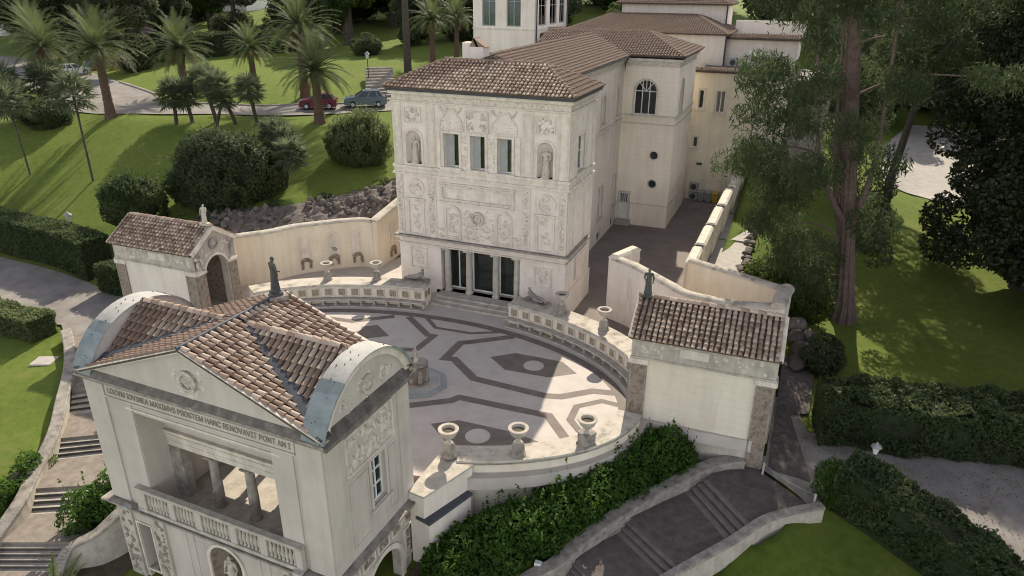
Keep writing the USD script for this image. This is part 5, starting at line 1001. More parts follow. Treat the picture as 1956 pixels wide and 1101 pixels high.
# arched ends (segmental lunettes with lead covers)
hc, ri = HY + .18, 1.96; R = (hc ** 2 + ri ** 2) / (2 * ri); zc_ = 5.8 + ri - R; a_ = math.asin(hc / R); A = np.linspace(-a_, a_, 25)
prof = [(R * math.sin(t), zc_ + R * math.cos(t)) for t in A]
for sgn, F_ in ((1, FRR), (-1, FLL)):
    lun = Polygon([(-hc, 5.8)] + prof + [(hc, 5.8)]).buffer(0)
    ap = la('end_arch', exf(lun, F_, -.62, .02), MT['loggia'])
    la('arch_moulding', exf(lun.difference(Polygon([(p[0] * .86, 5.8 + (p[1] - 5.8) * .86) for p in lun.exterior.coords]).buffer(0)), F_, .0, .14), MT['trim'], parent=ap)
    x0, x1 = sgn * (HX - .66), sgn * (HX + .24); mb = MB()
    up_ = np.array([(y, z + .03) for y, z in prof]); dn = up_ - [0, .05]
    A_ = [(x0, y, z) for y, z in up_]; B_ = [(x1, y, z) for y, z in up_]; mb.ribbon(A_, B_); mb.ribbon(B_, [(x1, y, z) for y, z in dn]); mb.ribbon([(x0, y, z) for y, z in dn], A_)
    cov = la('lead_cover', mb, MT['leadpale'], parent=ap, smooth=30)
    # darker lower lead sheets, with lapped seams and studs
    for q0, q1 in ((0, 7), (17, 24)):
        mb = MB(); o = .014; AA = [(x0 - sgn * .01, y * 1.003, z + o) for y, z in up_[q0:q1 + 1]]; BB_ = [(x1 + sgn * .012, y * 1.003, z + o) for y, z in up_[q0:q1 + 1]]; mb.ribbon(AA, BB_); mb.ribbon(BB_, [(p[0], p[1], p[2] - .1) for p in BB_]); la('lead_sheet', mb, MT['lead'], parent=ap, smooth=30)
    st = MB(); srng = np.random.default_rng(3)
    for k in range(18):
        i = srng.uniform(0, 24); y, z = np.interp(i, range(25), up_[:, 0]), np.interp(i, range(25), up_[:, 1]); st.lathe([(.022, -.02), (.02, .035), (0, .04)], (sgn * (HX - .5 + srng.uniform(0, .6)), y, z), 6)
    la('studs', st, MT['metal'], parent=ap)
    la('carving', bumps(F_, Point(0, 6.55).buffer(.5).union(Point(-1.15, 6.35).buffer(.35)).union(Point(1.15, 6.4).buffer(.38)), 50, brng, .06, .16, .08), MT['relief'], parent=ap, smooth=40)
    la('roundel', exf(Point(0, 6.6).buffer(.36, 18).difference(Point(0, 6.6).buffer(.24, 18)), F_, .0, .12), MT['reliefdark'], parent=ap)
    la('end_cornice', MB().box(min(sgn * (HX + .2), sgn * (HX + .34)), max(sgn * (HX + .2), sgn * (HX + .34)), -HY - .2, HY + .2, 5.62, 5.80), MT['stain']); la('end_ledge', MB().hull8([(sgn * HX, -HY - .15, 5.8), (sgn * (HX + .32), -HY - .15, 5.8), (sgn * (HX + .32), HY + .15, 5.8), (sgn * HX, HY + .15, 5.8), (sgn * HX, -HY - .15, 6.08), (sgn * (HX + .31), -HY - .15, 5.83), (sgn * (HX + .31), HY + .15, 5.83), (sgn * HX, HY + .15, 6.08)]), MT['stain'])
# roof: two crossing gables
K1, K2, ZN, ZX = (ZR - ZE) / SLX, .775, ZR, 7.82
xe = 4.86; kn = (ZN - ZX) / K1 * 1.0
valley = lambda x: max(0.0, (K1 * x - (ZN - ZX)) / K2)
rm = MB(); Y_ = HY + .17
regs = []
for sx in (1, -1):
    for sy in (1, -1):
        vy = [(kn, 0), (xe, valley(xe)), (SLX - .03, valley(SLX - .03))]
        poly = [(0, Y_), (0, 0)] + vy + [(SLX - .03, Y_)]
        P = [(sx * x, sy * y, ZN - K1 * x) for x, y in poly]; rm.add(P, [(0, k, k + 1) for k in range(1, len(P) - 1)])
        regs.append((sx, sy, 'n', Polygon(poly)))
        yb = valley(xe); poly2 = [(kn, 0), (xe, 0), (xe, yb)]
        P = [(sx * x, sy * y, ZX - K2 * y) for x, y in poly2]; rm.add(P, [(0, 1, 2)]); regs.append((sx, sy, 'e', Polygon(poly2)))
for sy in (1, -1): rm.quad([(0, sy * Y_, ZN), (SLX, sy * Y_, ZN - K1 * SLX), (SLX, sy * Y_, ZN - K1 * SLX - .08), (0, sy * Y_, ZN - .08)]); rm.quad([(0, sy * Y_, ZN), (-SLX, sy * Y_, ZN - K1 * SLX), (-SLX, sy * Y_, ZN - K1 * SLX - .08), (0, sy * Y_, ZN - .08)])
rp = la('roof', rm, MT['pan']); acc = []
for sx, sy, kd, poly in regs:
    if kd == 'n':
        q = np.array([-sx, 0, K1]); ql = np.linalg.norm(q); # up-slope runs towards x=0
        pl = Polygon([(sy * y, (SLX - x) * ql) for x, y in poly.buffer(-.03).exterior.coords]).buffer(0)
        tile_plane(acc, (sx * SLX, 0, ZN - K1 * SLX), (0, 1, 0), q / ql, pl, .262, .34)
    else:
        q = np.array([0, -sy, K2]); ql = np.linalg.norm(q); yb = 2.45
        pl = Polygon([(sx * x, (yb - y) * ql) for x, y in poly.buffer(-.06).exterior.coords]).buffer(0)
        tile_plane(acc, (0, sy * yb, ZX - K2 * yb), (1, 0, 0), q / ql, pl, .262, .34)
c_, s_ = math.cos(LR), math.sin(LR); tow = lambda p: np.array([LCX + p[0] * c_ - p[1] * s_, LCY + p[0] * s_ + p[1] * c_, p[2]])
finish_tiles(lg, rp, acc, 300, world=False, l2w=tow)
rc = []
for sx in (1, -1): ridge_tiles(rc, (sx * .6, 0, ZX), (sx * xe, 0, ZX), .14)
for t in rc: lg.add('ridge_tile', (t[2], t[3]), MT['tile1'], parent=rp, world=False, smooth=50)
la('ridge_lead', MB().tube([(0, -Y_, ZN + .05), (0, HY + .1, ZN + .05)], .075, 8), MT['gutter'], parent=rp)
for sx in (1, -1):
    for sy in (1, -1):
        a, b = np.array([kn, 0, ZX + .035]), np.array([xe, valley(xe), ZN - K1 * xe + .035]); e2 = np.array([SLX, valley(SLX), ZN - K1 * SLX + .05])
        mb = MB(); w = .2; tdir = (b - a)[:2] / np.linalg.norm((b - a)[:2]); nn = np.array([-tdir[1], tdir[0]])
        l1, l2 = [], []
        for p, ww_ in ((a, .05), (b, w), (e2, w)):
            l1.append((sx * (p[0] + nn[0] * ww_), sy * (p[1] + nn[1] * ww_), ZN - K1 * (p[0] + nn[0] * ww_) + .13)); l2.append((sx * (p[0] - nn[0] * ww_), sy * (p[1] - nn[1] * ww_), max(ZN - K1 * (p[0] - nn[0] * ww_), ZX - K2 * (p[1] - nn[1] * ww_)) + .13))
        mb.ribbon(l1, l2); la('valley_lead', mb, MT['gutter'], parent=rp)
# roof statue with its pedestal
w = tow(np.array([0.02, 2.12, 7.86])); 
stt = statue('dark bronze draped statue standing on the loggia roof behind the ridge', w[0], w[1], w[2], 1.42, 2.6, MT['bronze'], 9, .34)
stt.add('base_block', MB().box(-.36, .36, -.36, .36, -.25, .22), MT['oldstone'], world=False)
# balustrade
FBAL = front(-HY - .17)
la('top_rail', MB().box(-3.75, 4.25, -HY - .30, -HY - .06, 1.08, 1.22), MT['stone']); la('base_rail', MB().box(-3.75, 4.25, -HY - .30, -HY - .06, .12, .28), MT['stone'])
balp = [(.05, 0), (.075, .04), (.045, .10), (.085, .32), (.05, .56), (.045, .68), (.075, .74), (.05, .80)]
for a, b, n in ((-3.25, -2.05, 7), (-1.75, -.75, 6), (-.4, .95, 8), (1.3, 2.35, 6), (2.7, 3.95, 7)):
    for k in range(n): la('baluster', MB().lathe([(r, .28 + z) for r, z in balp], (a + (b - a) * (k + .5) / n, -HY - .18, 0), 8), MT['stone'], smooth=40)
for a, b in ((-3.75, -3.28), (-2.03, -1.77), (-.73, -.42), (.97, 1.28), (2.37, 2.68), (3.97, 4.25)): la('pier', MB().box(a, b, -HY - .28, -HY - .08, .28, 1.08), MT['loggia'])
# base cornice and lower storey
mb = MB()
for o, z0, z1 in ((.36, -.02, .07), (.26, -.12, -.02), (.14, -.24, -.12)): mb.box(-HX - o, HX + o, -HY - o, HY + o - .1, z0, z1)
la('base_cornice', mb, MT['oldstone'])
ZB = -4.9
nch = arch(-.62, .98, -2.75, -.52); big = arch(-1.0, 1.3, ZB, -1.15); dl = rect(-4.45, -3.75, ZB, -.9)
exw('lower_front', FF, rect(-HX, HX, ZB, -.24), [nch, dl], .45, MT['loggia']); niche(lg, FF, nch, MT['mosaic'], .55, world=False)
exw('lower_end', FRR, rect(-HY + .45, HY - .45, ZB, -.24), [big], .4, MT['stone']); la('lower_end', MB().box(-HX, -HX + .4, -HY + .45, HY - .45, ZB, -.24), MT['stone'])
la('dark_recess', MB().box(HX - 1.6, HX - 1.5, -HY + .5, HY - .5, ZB, -.3).box(-4.6, -3.6, -HY + .9, -HY + 1.0, ZB, -.3), MT['room'])
for a, b in ((-5.40, -4.62), (-3.55, -2.85), (2.9, 3.6), (4.65, 5.42)):
    p = la('lower_pilaster', exf(rect(a, b, ZB, -.24), FF, -.02, .10), MT['stone']); la('shell_relief', bumps(Face((0, -HY - .1, 0), (1, 0, 0), (0, -1, 0)), rect(a + .1, b - .1, ZB + .3, -.4), 46, brng, .05, .13, .05), MT['mosaic'], parent=p, smooth=40)
for a, b in ((-4.55, -3.65), (3.68, 4.55)): la('blind_panel', exf(ringof(rect(a, b, -3.4, -.85), .08), FF, -.02, .05), MT['trim'])
for a, b in ((-2.0, -1.75), (-1.55, -1.35), (1.75, 1.95), (2.2, 2.4)): la('wall_strip', exf(rect(a, b, ZB, -.4), FF, -.02, .025), MT['loggia'])
la('niche_surround', exf(nch.buffer(.14).difference(nch), FF, -.02, .07), MT['trim'])
p = la('end_arch_moulding', exf(big.buffer(.22).difference(big), FRR, -.02, .09), MT['trim'])
for a, b, z0, z1 in ((-2.3, -1.35, -.9, -.4), (-1.2, -.35, -.9, -.4), (-.2, .6, -.9, -.4), (.75, 1.5, -.9, -.4), (1.65, 2.35, -.9, -.4), (-2.3, -1.4, -2.6, -1.1), (1.6, 2.35, -2.6, -1.1)):
    q = la('shell_panel', exf(ringof(rect(a, b, z0, z1), .07), FRR, -.02, .06), MT['trim']); la('shell_relief', bumps(FRR, rect(a + .1, b - .1, z0 + .08, z1 - .08), 14, brng, .05, .11, .06), MT['mosaic'], parent=q, smooth=40)
mb = MB()
for x in (-4.3, 4.1): la('floodlight', MB().box(x - .16, x + .16, -HY - .5, -HY - .3, .1, .24), MT['leadpale'])
sw_ = tow(np.array([.18, -HY + .15, -2.75])); statue('pale stone statue in the dark lower niche of the loggia', sw_[0], sw_[1], sw_[2], 1.6, LR, MT['statue'], 17)

# ================================================================== VEGETATION
vr = np.random.default_rng(77)
def leafquads(P, size, rng, nrm=None, aspect=.5, droop=0.0):
    """one rhombic leaf per point"""
    n = len(P); d = rng.normal(size=(n, 3)); d[:, 2] -= droop; d /= np.linalg.norm(d, axis=1)[:, None]
    b = rng.normal(size=(n, 3)) if nrm is None else nrm + .55 * rng.normal(size=(n, 3))
    s = np.cross(b, d); s /= np.linalg.norm(s, axis=1)[:, None] + 1e-9
    L = size * rng.uniform(.65, 1.35, n)[:, None]
    V = np.stack([P - d * L * .5, P + s * L * aspect * .5 - d * L * .05, P + d * L * .5, P - s * L * aspect * .5 - d * L * .05], 1).reshape(-1, 3)
    i = np.arange(n)[:, None] * 4; return V, np.concatenate([i + [0, 1, 2], i + [0, 2, 3]])
def blob_points(blobs, n, rng, fill=.25, gap=.42, gs=.9, zmin=None, rough=0.0):
    B = np.array([(*c, *r) for c, r in blobs], float); w = (B[:, 3] * B[:, 4] * B[:, 5]) ** (2 / 3); out, nr = [], []
    got = 0; it = 0
    while got < n and it < 30:
        it += 1; k = rng.choice(len(B), n, p=w / w.sum()); u = rng.normal(size=(n, 3)); u /= np.linalg.norm(u, axis=1)[:, None]
        rr = np.where(rng.random(n) < fill, rng.uniform(.3, .9, n), rng.uniform(.88, 1.06, n)); P = B[k, :3] + B[k, 3:] * u * rr[:, None]
        ok = meshkit.noise(P * gs / max(.3, 1) + 7.3, 5) > gap * .8
        for b in range(len(B)):
            q = (P - B[b, :3]) / B[b, 3:]; ok &= ~((np.einsum('ij,ij->i', q, q) < .5) & (k != b))
        if zmin is not None: ok &= P[:, 2] > zmin
        if rough: P = P + u * ((meshkit.fbm(P * (.55 / rough) ** .5 * .9 + 3.1, 3, 6) - .47) * 3.2 * rough)[:, None]
        out.append(P[ok]); nr.append(u[ok]); got += ok.sum()
    return np.concatenate(out)[:n], np.concatenate(nr)[:n]
def core(blobs, f=.78, sub=2, zmin=None):
    mb = MB()
    for c, r in blobs:
        m = trimesh.creation.icosphere(sub, 1.0); v = np.asarray(m.vertices) * f * (1 + .25 * (meshkit.noise(np.asarray(m.vertices) * 2.2 + np.array(c), 4)[:, None] - .5)); v = v * np.array(r) + np.array(c)
        if zmin is not None: v[:, 2] = np.maximum(v[:, 2], zmin)
        mb.add(v, m.faces)
    return mb
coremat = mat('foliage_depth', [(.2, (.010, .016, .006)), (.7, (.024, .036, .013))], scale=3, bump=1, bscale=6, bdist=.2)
def bush(name, label, cat, loc, blobs, n, size, lm, rng=vr, gap=.4, fill=.25, aspect=.5, droop=0.0, group=None, stems=None, corey=True, rough=.32, shoots=0):
    th = Thing(name, label, cat, loc, 0, group); wb = [(np.array(c) + loc, r) for c, r in blobs]
    P, N = blob_points(wb, n, rng, fill, gap, rough=rough)
    if shoots:
        k = rng.choice(len(P), shoots); up_ = np.clip(N[k, 2], 0, 1); t = rng.uniform(0, 1, (shoots, 9)); d = N[k] * .45 + [0, 0, .8] + rng.normal(0, .12, (shoots, 3))
        Q = (P[k][:, None] + d[:, None] * (t * rng.uniform(.25, .95, (shoots, 1)) * (.35 + .65 * up_[:, None]))[..., None]).reshape(-1, 3); P = np.vstack([P, Q]); N = np.vstack([N, np.repeat(N[k], 9, 0)])
    th.add('foliage', leafquads(P, size, rng, N, aspect, droop), lm)
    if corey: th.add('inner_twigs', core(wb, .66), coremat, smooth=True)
    if stems:
        mb = MB()
        for s in stems: mb.tube(*s)
        th.add('trunk', mb, MT['barkdark'], world=False)
    return th
def hedge(name, label, pts, w, hgt, n, size, lm, zoff=0.0, rough=.16, group=None, taper=.9, extra=None):
    L = np.array([(x, y, h1(x, y) + zoff) for x, y in pts]); L = spline(L, 40) if len(pts) > 2 else np.array([L[0] + (L[1] - L[0]) * t for t in np.linspace(0, 1, 40)])
    th = Thing(name, label, 'hedge', tuple(L[0]), 0, group); rng = vr
    T = np.gradient(L[:, :2], axis=0); T /= np.linalg.norm(T, axis=1)[:, None]; Nn = np.stack([T[:, 1], -T[:, 0]], 1)
    d = np.r_[0, np.cumsum(np.linalg.norm(np.diff(L[:, :2], axis=0), axis=1))]; t = rng.uniform(0, d[-1], n)
    face = rng.choice(3, n, p=np.array([hgt, w * 1.4, hgt]) / (2 * hgt + w * 1.4)); a = rng.uniform(-1, 1, n)
    off = np.where(face == 0, -w / 2, np.where(face == 2, w / 2, a * w / 2)); zz = np.where(face == 1, hgt, (a * .5 + .5) * hgt)
    endm = rng.random(n) < w / (d[-1] + w) * .8; t = np.where(endm, np.where(rng.random(n) < .5, 0, d[-1]), t); off = np.where(endm, a * w / 2, off); zz = np.where(endm, rng.uniform(0, hgt, n), zz)
    bx, by, bz = (np.interp(t, d, L[:, k]) for k in range(3)); nx_, ny_ = np.interp(t, d, Nn[:, 0]), np.interp(t, d, Nn[:, 1])
    P = np.column_stack([bx + nx_ * off, by + ny_ * off, bz + zz]); no = np.column_stack([nx_ * np.sign(off) * (face != 1), ny_ * np.sign(off) * (face != 1), (face == 1) * 1.0 + .15])
    P = P + no * ((meshkit.fbm(P * .9, 3, 3) - .5) * 2.2 * rough + rng.normal(0, .05, n))[:, None]
    th.add('foliage', leafquads(P, size, rng, no, .55), lm)
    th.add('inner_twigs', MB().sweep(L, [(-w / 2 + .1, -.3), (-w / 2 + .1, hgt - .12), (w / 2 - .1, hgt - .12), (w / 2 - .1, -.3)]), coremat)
    return th
def gz(x, y, dz=-.08): return (x, y, h1(x, y) + dz)

# ---- date palms
DRY = leafmat('dry_palm_frond', (.10, .07, .035), (.16, .115, .06), (.23, .17, .09))
def frond(rng, e0, az, Lg, curl, nl=22, lw=.085, ll=.62):
    t = np.linspace(0, 1, 9); e = e0 - curl * t ** 1.3; ds = Lg / 8
    P = np.zeros((9, 3)); 
    for i in range(1, 9): P[i] = P[i - 1] + ds * np.array([math.cos(e[i - 1]), 0, math.sin(e[i - 1])])
    mb = MB(); mb.tube(P, np.linspace(.045, .012, 9), 3, cap=False); V = []
    for k in range(nl):
        q = .12 + .88 * k / (nl - 1); p = np.array([np.interp(q, t, P[:, j]) for j in range(3)]); ee = np.interp(q, t, e); tg = np.array([math.cos(ee), 0, math.sin(ee)]); no = np.array([-math.sin(ee), 0, math.cos(ee)])
        l = ll * (math.sin(math.pi * min(q * .9 + .1, 1)) ** .6) * rng.uniform(.85, 1.1)
        for sd in (-1, 1):
            dr = tg * .62 + np.array([0, sd * .72, 0]) + no * rng.uniform(.05, .38); dr /= np.linalg.norm(dr); tip = p + dr * l + np.array([0, 0, -.12 * l])
            V += [p - tg * lw * .5, p + tg * lw * .5, tip + tg * .012, tip - tg * .012]
    i = np.arange(len(V) // 4)[:, None] * 4; mb.add(np.array(V), np.concatenate([i + [0, 1, 2], i + [0, 2, 3]])[:, :3] if False else np.vstack([i + [0, 1, 2], i + [0, 2, 3]]))
    c, s = math.cos(az), math.sin(az); mb.xf([[c, -s, 0], [s, c, 0], [0, 0, 1]], (0.12 * c, .12 * s, 0)); return mb
def date_palm(label, loc, hgt, R, seed, group='tall date palms on the lawns', nf=72, lm=None, rad=.46, lean=0.0):
    rng = np.random.default_rng(seed); th = Thing('date_palm', label, 'palm tree', loc, 0, group); z = np.linspace(0, hgt, 26)
    rr = rad * (1.0 - .22 * np.clip(z / hgt, 0, 1)) + .30 * np.exp(-z * 1.6) + .17 * np.exp(-((z - hgt + .55) / .5) ** 2) + .02 * np.cos(np.arange(26) * math.pi)
    th.add('trunk', MB().tube([(lean * q * q / hgt, 0, q - .3) for q in z], rr, 12), MT['barkred'], world=False, smooth=True)
    for k in range(nf):
        q = (k + .5) / nf; e0 = math.radians(86 - 108 * q ** .85 + rng.normal(0, 4)); az = k * 2.39996 + rng.normal(0, .12)
        m = frond(rng, e0, az, R * rng.uniform(.92, 1.1), math.radians(rng.uniform(48, 72) * (.55 + .45 * math.cos(e0))), ll=.15 * R); m.xf(np.eye(3), (lean * hgt, 0, hgt - .25 + .35 * (1 - q))); th.add('frond', m, lm or LF['palm'], world=False)
    for k in range(9 if hgt > 3 else 0):
        m = frond(rng, math.radians(rng.uniform(-45, -20)), rng.uniform(0, 6.28), R * rng.uniform(.55, .8), math.radians(38), ll=.11 * R); m.xf(np.eye(3), (lean * hgt, 0, hgt - .4)); th.add('dry_frond', m, DRY, world=False)
    return th
dp0 = date_palm('tall date palm with reddish trunk on the left lawn beside the pale drive', gz(-47.03, 21.34), 7.0, 4.3, 1)
dp1 = date_palm('date palm rising in front of the red car', gz(-26.43, 27.61), 5.2, 4.0, 2)
def cpalm(src, label, x, y, rot, sc): return copy(src, label, gz(x, y), rot, sc)
cpalm(dp0, 'date palm at the left edge of the lawn, second palm from the left', -58.34, 24.05, 1.1, .93)
cpalm(dp0, 'leftmost date palm, dull crown beside the far left road edge', -74.0, 34.5, 2.3, 1.02)
cpalm(dp1, 'date palm standing on the shaded slope above the curved kerb of the drive', -48.83, 33.17, .8, 1.03)
cpalm(dp0, 'date palm with dark trunk behind the red car, its crown at the top edge', -35.26, 37.21, 2.0, 1.12)
cpalm(dp0, 'date palm with stout upright trunk just left of the pale rear tower', -30.27, 58.68, .4, .82)
cpalm(dp0, 'date palm with dark flaring foot beside the pale rear tower', -29.0, 63.5, 2.9, .78)
cpalm(dp1, 'low date palm with wide grey crown beyond the fan palms', -45.72, 41.09, 1.7, .85)
# foreground palm whose tips enter at the bottom left
date_palm('palm tip with pale spiky fronds in front of the loggia at the bottom edge', (-7.0, -18.1, -4.9), 1.15, 1.9, 6, nf=26, lm=LF['pale'], group=None, rad=.2)

# ---- fan palms
def fan_leaf(rng, az, e, st=.55, R=.62, nseg=13):
    mb = MB(); d = np.array([math.cos(e), 0, math.sin(e)]); p1 = d * st; mb.tube([(0, 0, 0), p1], .012, 3, cap=False); V = []
    dn = np.array([-math.sin(e), 0, math.cos(e)])
    for k in range(nseg):
        a = math.radians(-115 + 230 * k / (nseg - 1)); r = R * rng.uniform(.85, 1.08); dr = d * math.cos(a) + np.array([0, math.sin(a), 0]) - dn * .25 * (1 - math.cos(a)) ; sd = np.cross(dr, dn); sd /= np.linalg.norm(sd)
        V += [p1, p1 + dr * r * .55 + sd * .075, p1 + dr * r - dn * .12, p1 + dr * r * .55 - sd * .075]
    i = np.arange(nseg)[:, None] * 4; mb.add(np.array(V), np.vstack([i + [0, 1, 2], i + [0, 2, 3]])); c, s = math.cos(az), math.sin(az); return mb.xf([[c, -s, 0], [s, c, 0], [0, 0, 1]], (0, 0, 0))
def fan_palm(label, loc, hgt, seed, rad=.10, nf=34, lean=(0, 0), sc=1.0, group='fan palms in the garden', name='fan_palm'):
    rng = np.random.default_rng(seed); th = Thing(name, label, 'palm tree', loc, 0, group); z = np.linspace(0, hgt, 9); P = [(lean[0] * (q / hgt) ** 1.4, lean[1] * (q / hgt) ** 1.4, q - .15) for q in z]
    th.add('trunk', MB().tube(P, rad * (1 + .5 * (z > hgt * .75)) * np.linspace(1.1, .95, 9), 8), MT['barkdark'], world=False, smooth=True)
    for k in range(nf):
        q = k / (nf - 1); m = fan_leaf(rng, k * 2.4, math.radians(80 - 120 * q + rng.normal(0, 6)), .72 * sc, .82 * sc); m.xf(np.eye(3), (P[-1][0], P[-1][1], P[-1][2] + .15 * (1 - q))); th.add('fan_leaf', m, LF['palmdark'], world=False)
    return th
fan_palm('very thin tall fan palm alone on the lawn with long bare stem', gz(-40.49, 12.84), 7.6, 31, .085, sc=1.5)
fan_palm('thin fan palm leaning at the left edge of the lawn', gz(-47.38, 11.99), 6.2, 32, .08, lean=(-2.0, 1.0), sc=1.4)
f0 = fan_palm('squat fan palm beside the drive, leftmost of the clump behind the round bush', gz(-38.3, 23.2), 2.6, 33, .17, lean=(-.5, 0), sc=1.35)
f1 = fan_palm('leaning fan palm in the clump behind the round dark bush, dark slanting trunk', gz(-36.0, 24.0), 3.9, 34, .18, lean=(-1.3, .3), sc=1.35)
for lab, x, y, r, s in (('fan palm in the middle of the clump behind the round bush', -33.9, 24.3, 1.0, .95), ('fan palm at the right of the clump behind the round bush', -31.9, 25.0, 2.2, .9), ('small fan palm low in the clump behind the round bush', -34.8, 22.6, 3.9, .75)): copy(f1, lab, gz(x, y), r, s)
for lab, x, y, r, s in (('bushy fan palm in the left clump, nearest the thin leaning palm', -55.2, 18.0, .6, 1.15), ('bushy fan palm in the left clump beside the dark shrub', -58.6, 19.4, 2.1, 1.3), ('bushy fan palm behind the dark shrub at the left edge', -56.6, 21.6, 4.0, 1.25), ('fan palm at the left end of the round bush by the drive', -39.6, 22.4, 5.2, 1.05)): copy(f0, lab, gz(x, y), r, s)
fan_palm('fan palm leaning out from the right side of the round dark bush', gz(-20.6, 14.6), 2.9, 35, .13, lean=(1.2, -.4), sc=1.2)
fan_palm('second fan palm at the right side of the round dark bush', gz(-21.6, 15.4), 3.2, 36, .13, lean=(.2, .6), sc=1.2)
fan_palm('young fan palm tucked behind the round dark bush', gz(-22.6, 16.4), 3.5, 37, .12, sc=1.2)

# ---- bushes
bz_ = h1(-24.6, 12.2)
bush('round_bush', 'large rounded dark evergreen bush on the bank above the rubble stones', 'bush', (-24.6, 12.2, bz_), [((0, 0, 2.1), (3.6, 3.0, 3.0)), ((-2.2, .5, 1.5), (2.4, 2.2, 2.2)), ((2.3, .4, 1.9), (2.4, 2.3, 2.4)), ((.4, -1.4, 1.2), (3.2, 2.0, 1.9)), ((-.5, 1.5, 2.6), (2.6, 2.0, 2.3)), ((-2.8, -1.0, 1.0), (1.9, 1.6, 1.6)), ((1.5, .6, 3.3), (1.9, 1.7, 1.7)), ((-1.3, .2, 3.4), (1.7, 1.6, 1.6))], 46000, .24, LF['dark'], fill=.2, gap=.4, rough=.5, shoots=700)
bush('pale_bush', 'bushy pale green shrub with upright shoots on the lawn left of the villa', 'bush', gz(-17.6, 20.6), [((0, 0, 1.6), (2.4, 2.0, 1.9)), ((-1.3, .2, 1.5), (1.7, 1.6, 1.6)), ((1.4, .3, 1.7), (1.6, 1.5, 1.7)), ((.3, .8, 2.4), (1.8, 1.5, 1.7))], 15000, .30, LF['pale'], aspect=.26, droop=-1.3, gap=.35, shoots=1500)
bush('grey_bush', 'greyish small leaved tree beside the roof of the left gatehouse', 'tree', gz(-30.0, 7.6), [((0, 0, 2.3), (2.0, 1.9, 1.8)), ((-1.2, .2, 1.9), (1.5, 1.4, 1.4)), ((1.2, .4, 2.2), (1.5, 1.5, 1.6)), ((.2, -.3, 3.1), (1.4, 1.3, 1.2)), ((.9, -.8, 1.3), (1.4, 1.3, 1.3))], 16000, .22, LF['hedge'], rough=.5, shoots=350, stems=[([(0, 0, -.2), (.1, 0, 1.8)], .14, 6)])
bush('lawn_shrub', 'dark low shrub under the bushy fan palms at the left edge', 'bush', gz(-53.4, 18.8), [((0, 0, 1.1), (2.6, 2.0, 1.5)), ((1.3, .3, .9), (1.7, 1.5, 1.2))], 7000, .26, LF['dark'])
bush('ball_bush', 'small round dark bush alone on the upper lawn', 'bush', gz(-43.6, 63.1), [((0, 0, 1.3), (2.1, 2.0, 1.7))], 4500, .28, LF['dark'], droop=-.6)
bush('upper_bush', 'clipped leafy bush beside the upper hedge behind the low palm', 'bush', gz(-60.5, 64), [((0, 0, 1.5), (3.2, 2.6, 2.0)), ((-2.4, .2, 1.2), (2.2, 2, 1.6))], 6500, .32, LF['hedge'])
# laurel bed below the court wall
lb = [((15.6, -2.35, -1.1), (1.3, 1.1, .95)), ((14.7, -3.05, -1.2), (1.35, 1.2, 1.0)), ((13.9, -4.0, -1.3), (1.3, 1.25, 1.05)), ((13.2, -5.1, -1.4), (1.25, 1.3, 1.05)), ((12.5, -6.2, -1.5), (1.25, 1.3, 1.0)), ((11.8, -7.4, -1.75), (1.25, 1.25, 1.05)), ((11.0, -8.5, -1.9), (1.25, 1.2, 1.05)), ((10.0, -9.4, -2.05), (1.25, 1.15, 1.1)), ((9.0, -10.2, -2.25), (1.2, 1.1, 1.1)), ((8.3, -11.1, -2.5), (1.15, 1.15, 1.0)), ((7.6, -12.0, -2.8), (1.0, 1.0, .95)), ((12.9, -4.3, -1.6), (1.1, 1.1, .8)), ((10.6, -7.5, -2.1), (1.2, 1.0, .9)), ((9.0, -9.0, -2.5), (1.1, 1.0, .9)), ((7.6, -10.2, -2.8), (1.1, .9, .8)), ((10.9, -9.5, -2.2), (.9, .9, .8)), ((9.6, -10.9, -2.6), (.9, .9, .8))]
bush('laurel_bed', 'glossy green laurel shrubs filling the bed between the court wall and the stairs', 'shrub', (0, 0, 0), [((c[0] - .66, c[1] + .5, c[2] + .05), (r[0] * .98, r[1] * .98, r[2] * 1.2)) for c, r in lb[1:]], 42000, .20, LF['laurel'], gap=.26, fill=.25, rough=.25, shoots=600)
structure('planting_bed', (np.array([(15.9, -1.75, -1.62), (12.2, -3.4, -1.9), (9.6, -7.2, -2.5), (6.2, -10.4, -3.2), (5.6, -14, -3.9), (8.9, -13.0, -3.5), (11.2, -9.9, -2.8), (13.1, -6.7, -2.3), (15.0, -3.9, -1.9), (16.6, -2.2, -1.6)]), np.array([(0, 1, 8), (0, 8, 9), (1, 2, 7), (1, 7, 8), (2, 3, 6), (2, 6, 7), (3, 4, 5), (3, 5, 6)])), MT['soil'], 'dark soil of the planting bed under the laurels', 'soil')
bush('leafy_shrub', 'bright leafy shrub between the left stairs and the loggia corner', 'shrub', (-8.6, -13.4, -3.0), [((0, 0, .9), (1.0, 1.2, 1.0)), ((.9, 1.3, 1.2), (1.0, 1.1, 1.1)), ((1.6, 2.7, 1.6), (.9, 1.1, 1.1)), ((-.5, -1.2, .5), (.9, 1.0, .85)), ((.5, -.6, .6), (.9, 1.0, .8)), ((2.0, 4.0, 1.9), (.8, 1.1, 1.0))], 14000, .18, LF['laurel'], rough=.4, shoots=250)
bush('corner_shrub', 'leafy shrub row along the wall at the bottom left lawn corner', 'shrub', (-13.9, -14.6, -2.6), [((0, 0, .35), (.5, .9, .55)), ((-.3, 1.3, .4), (.45, .8, .5)), ((.4, -1.2, .3), (.5, .8, .5))], 4500, .15, LF['laurel'])

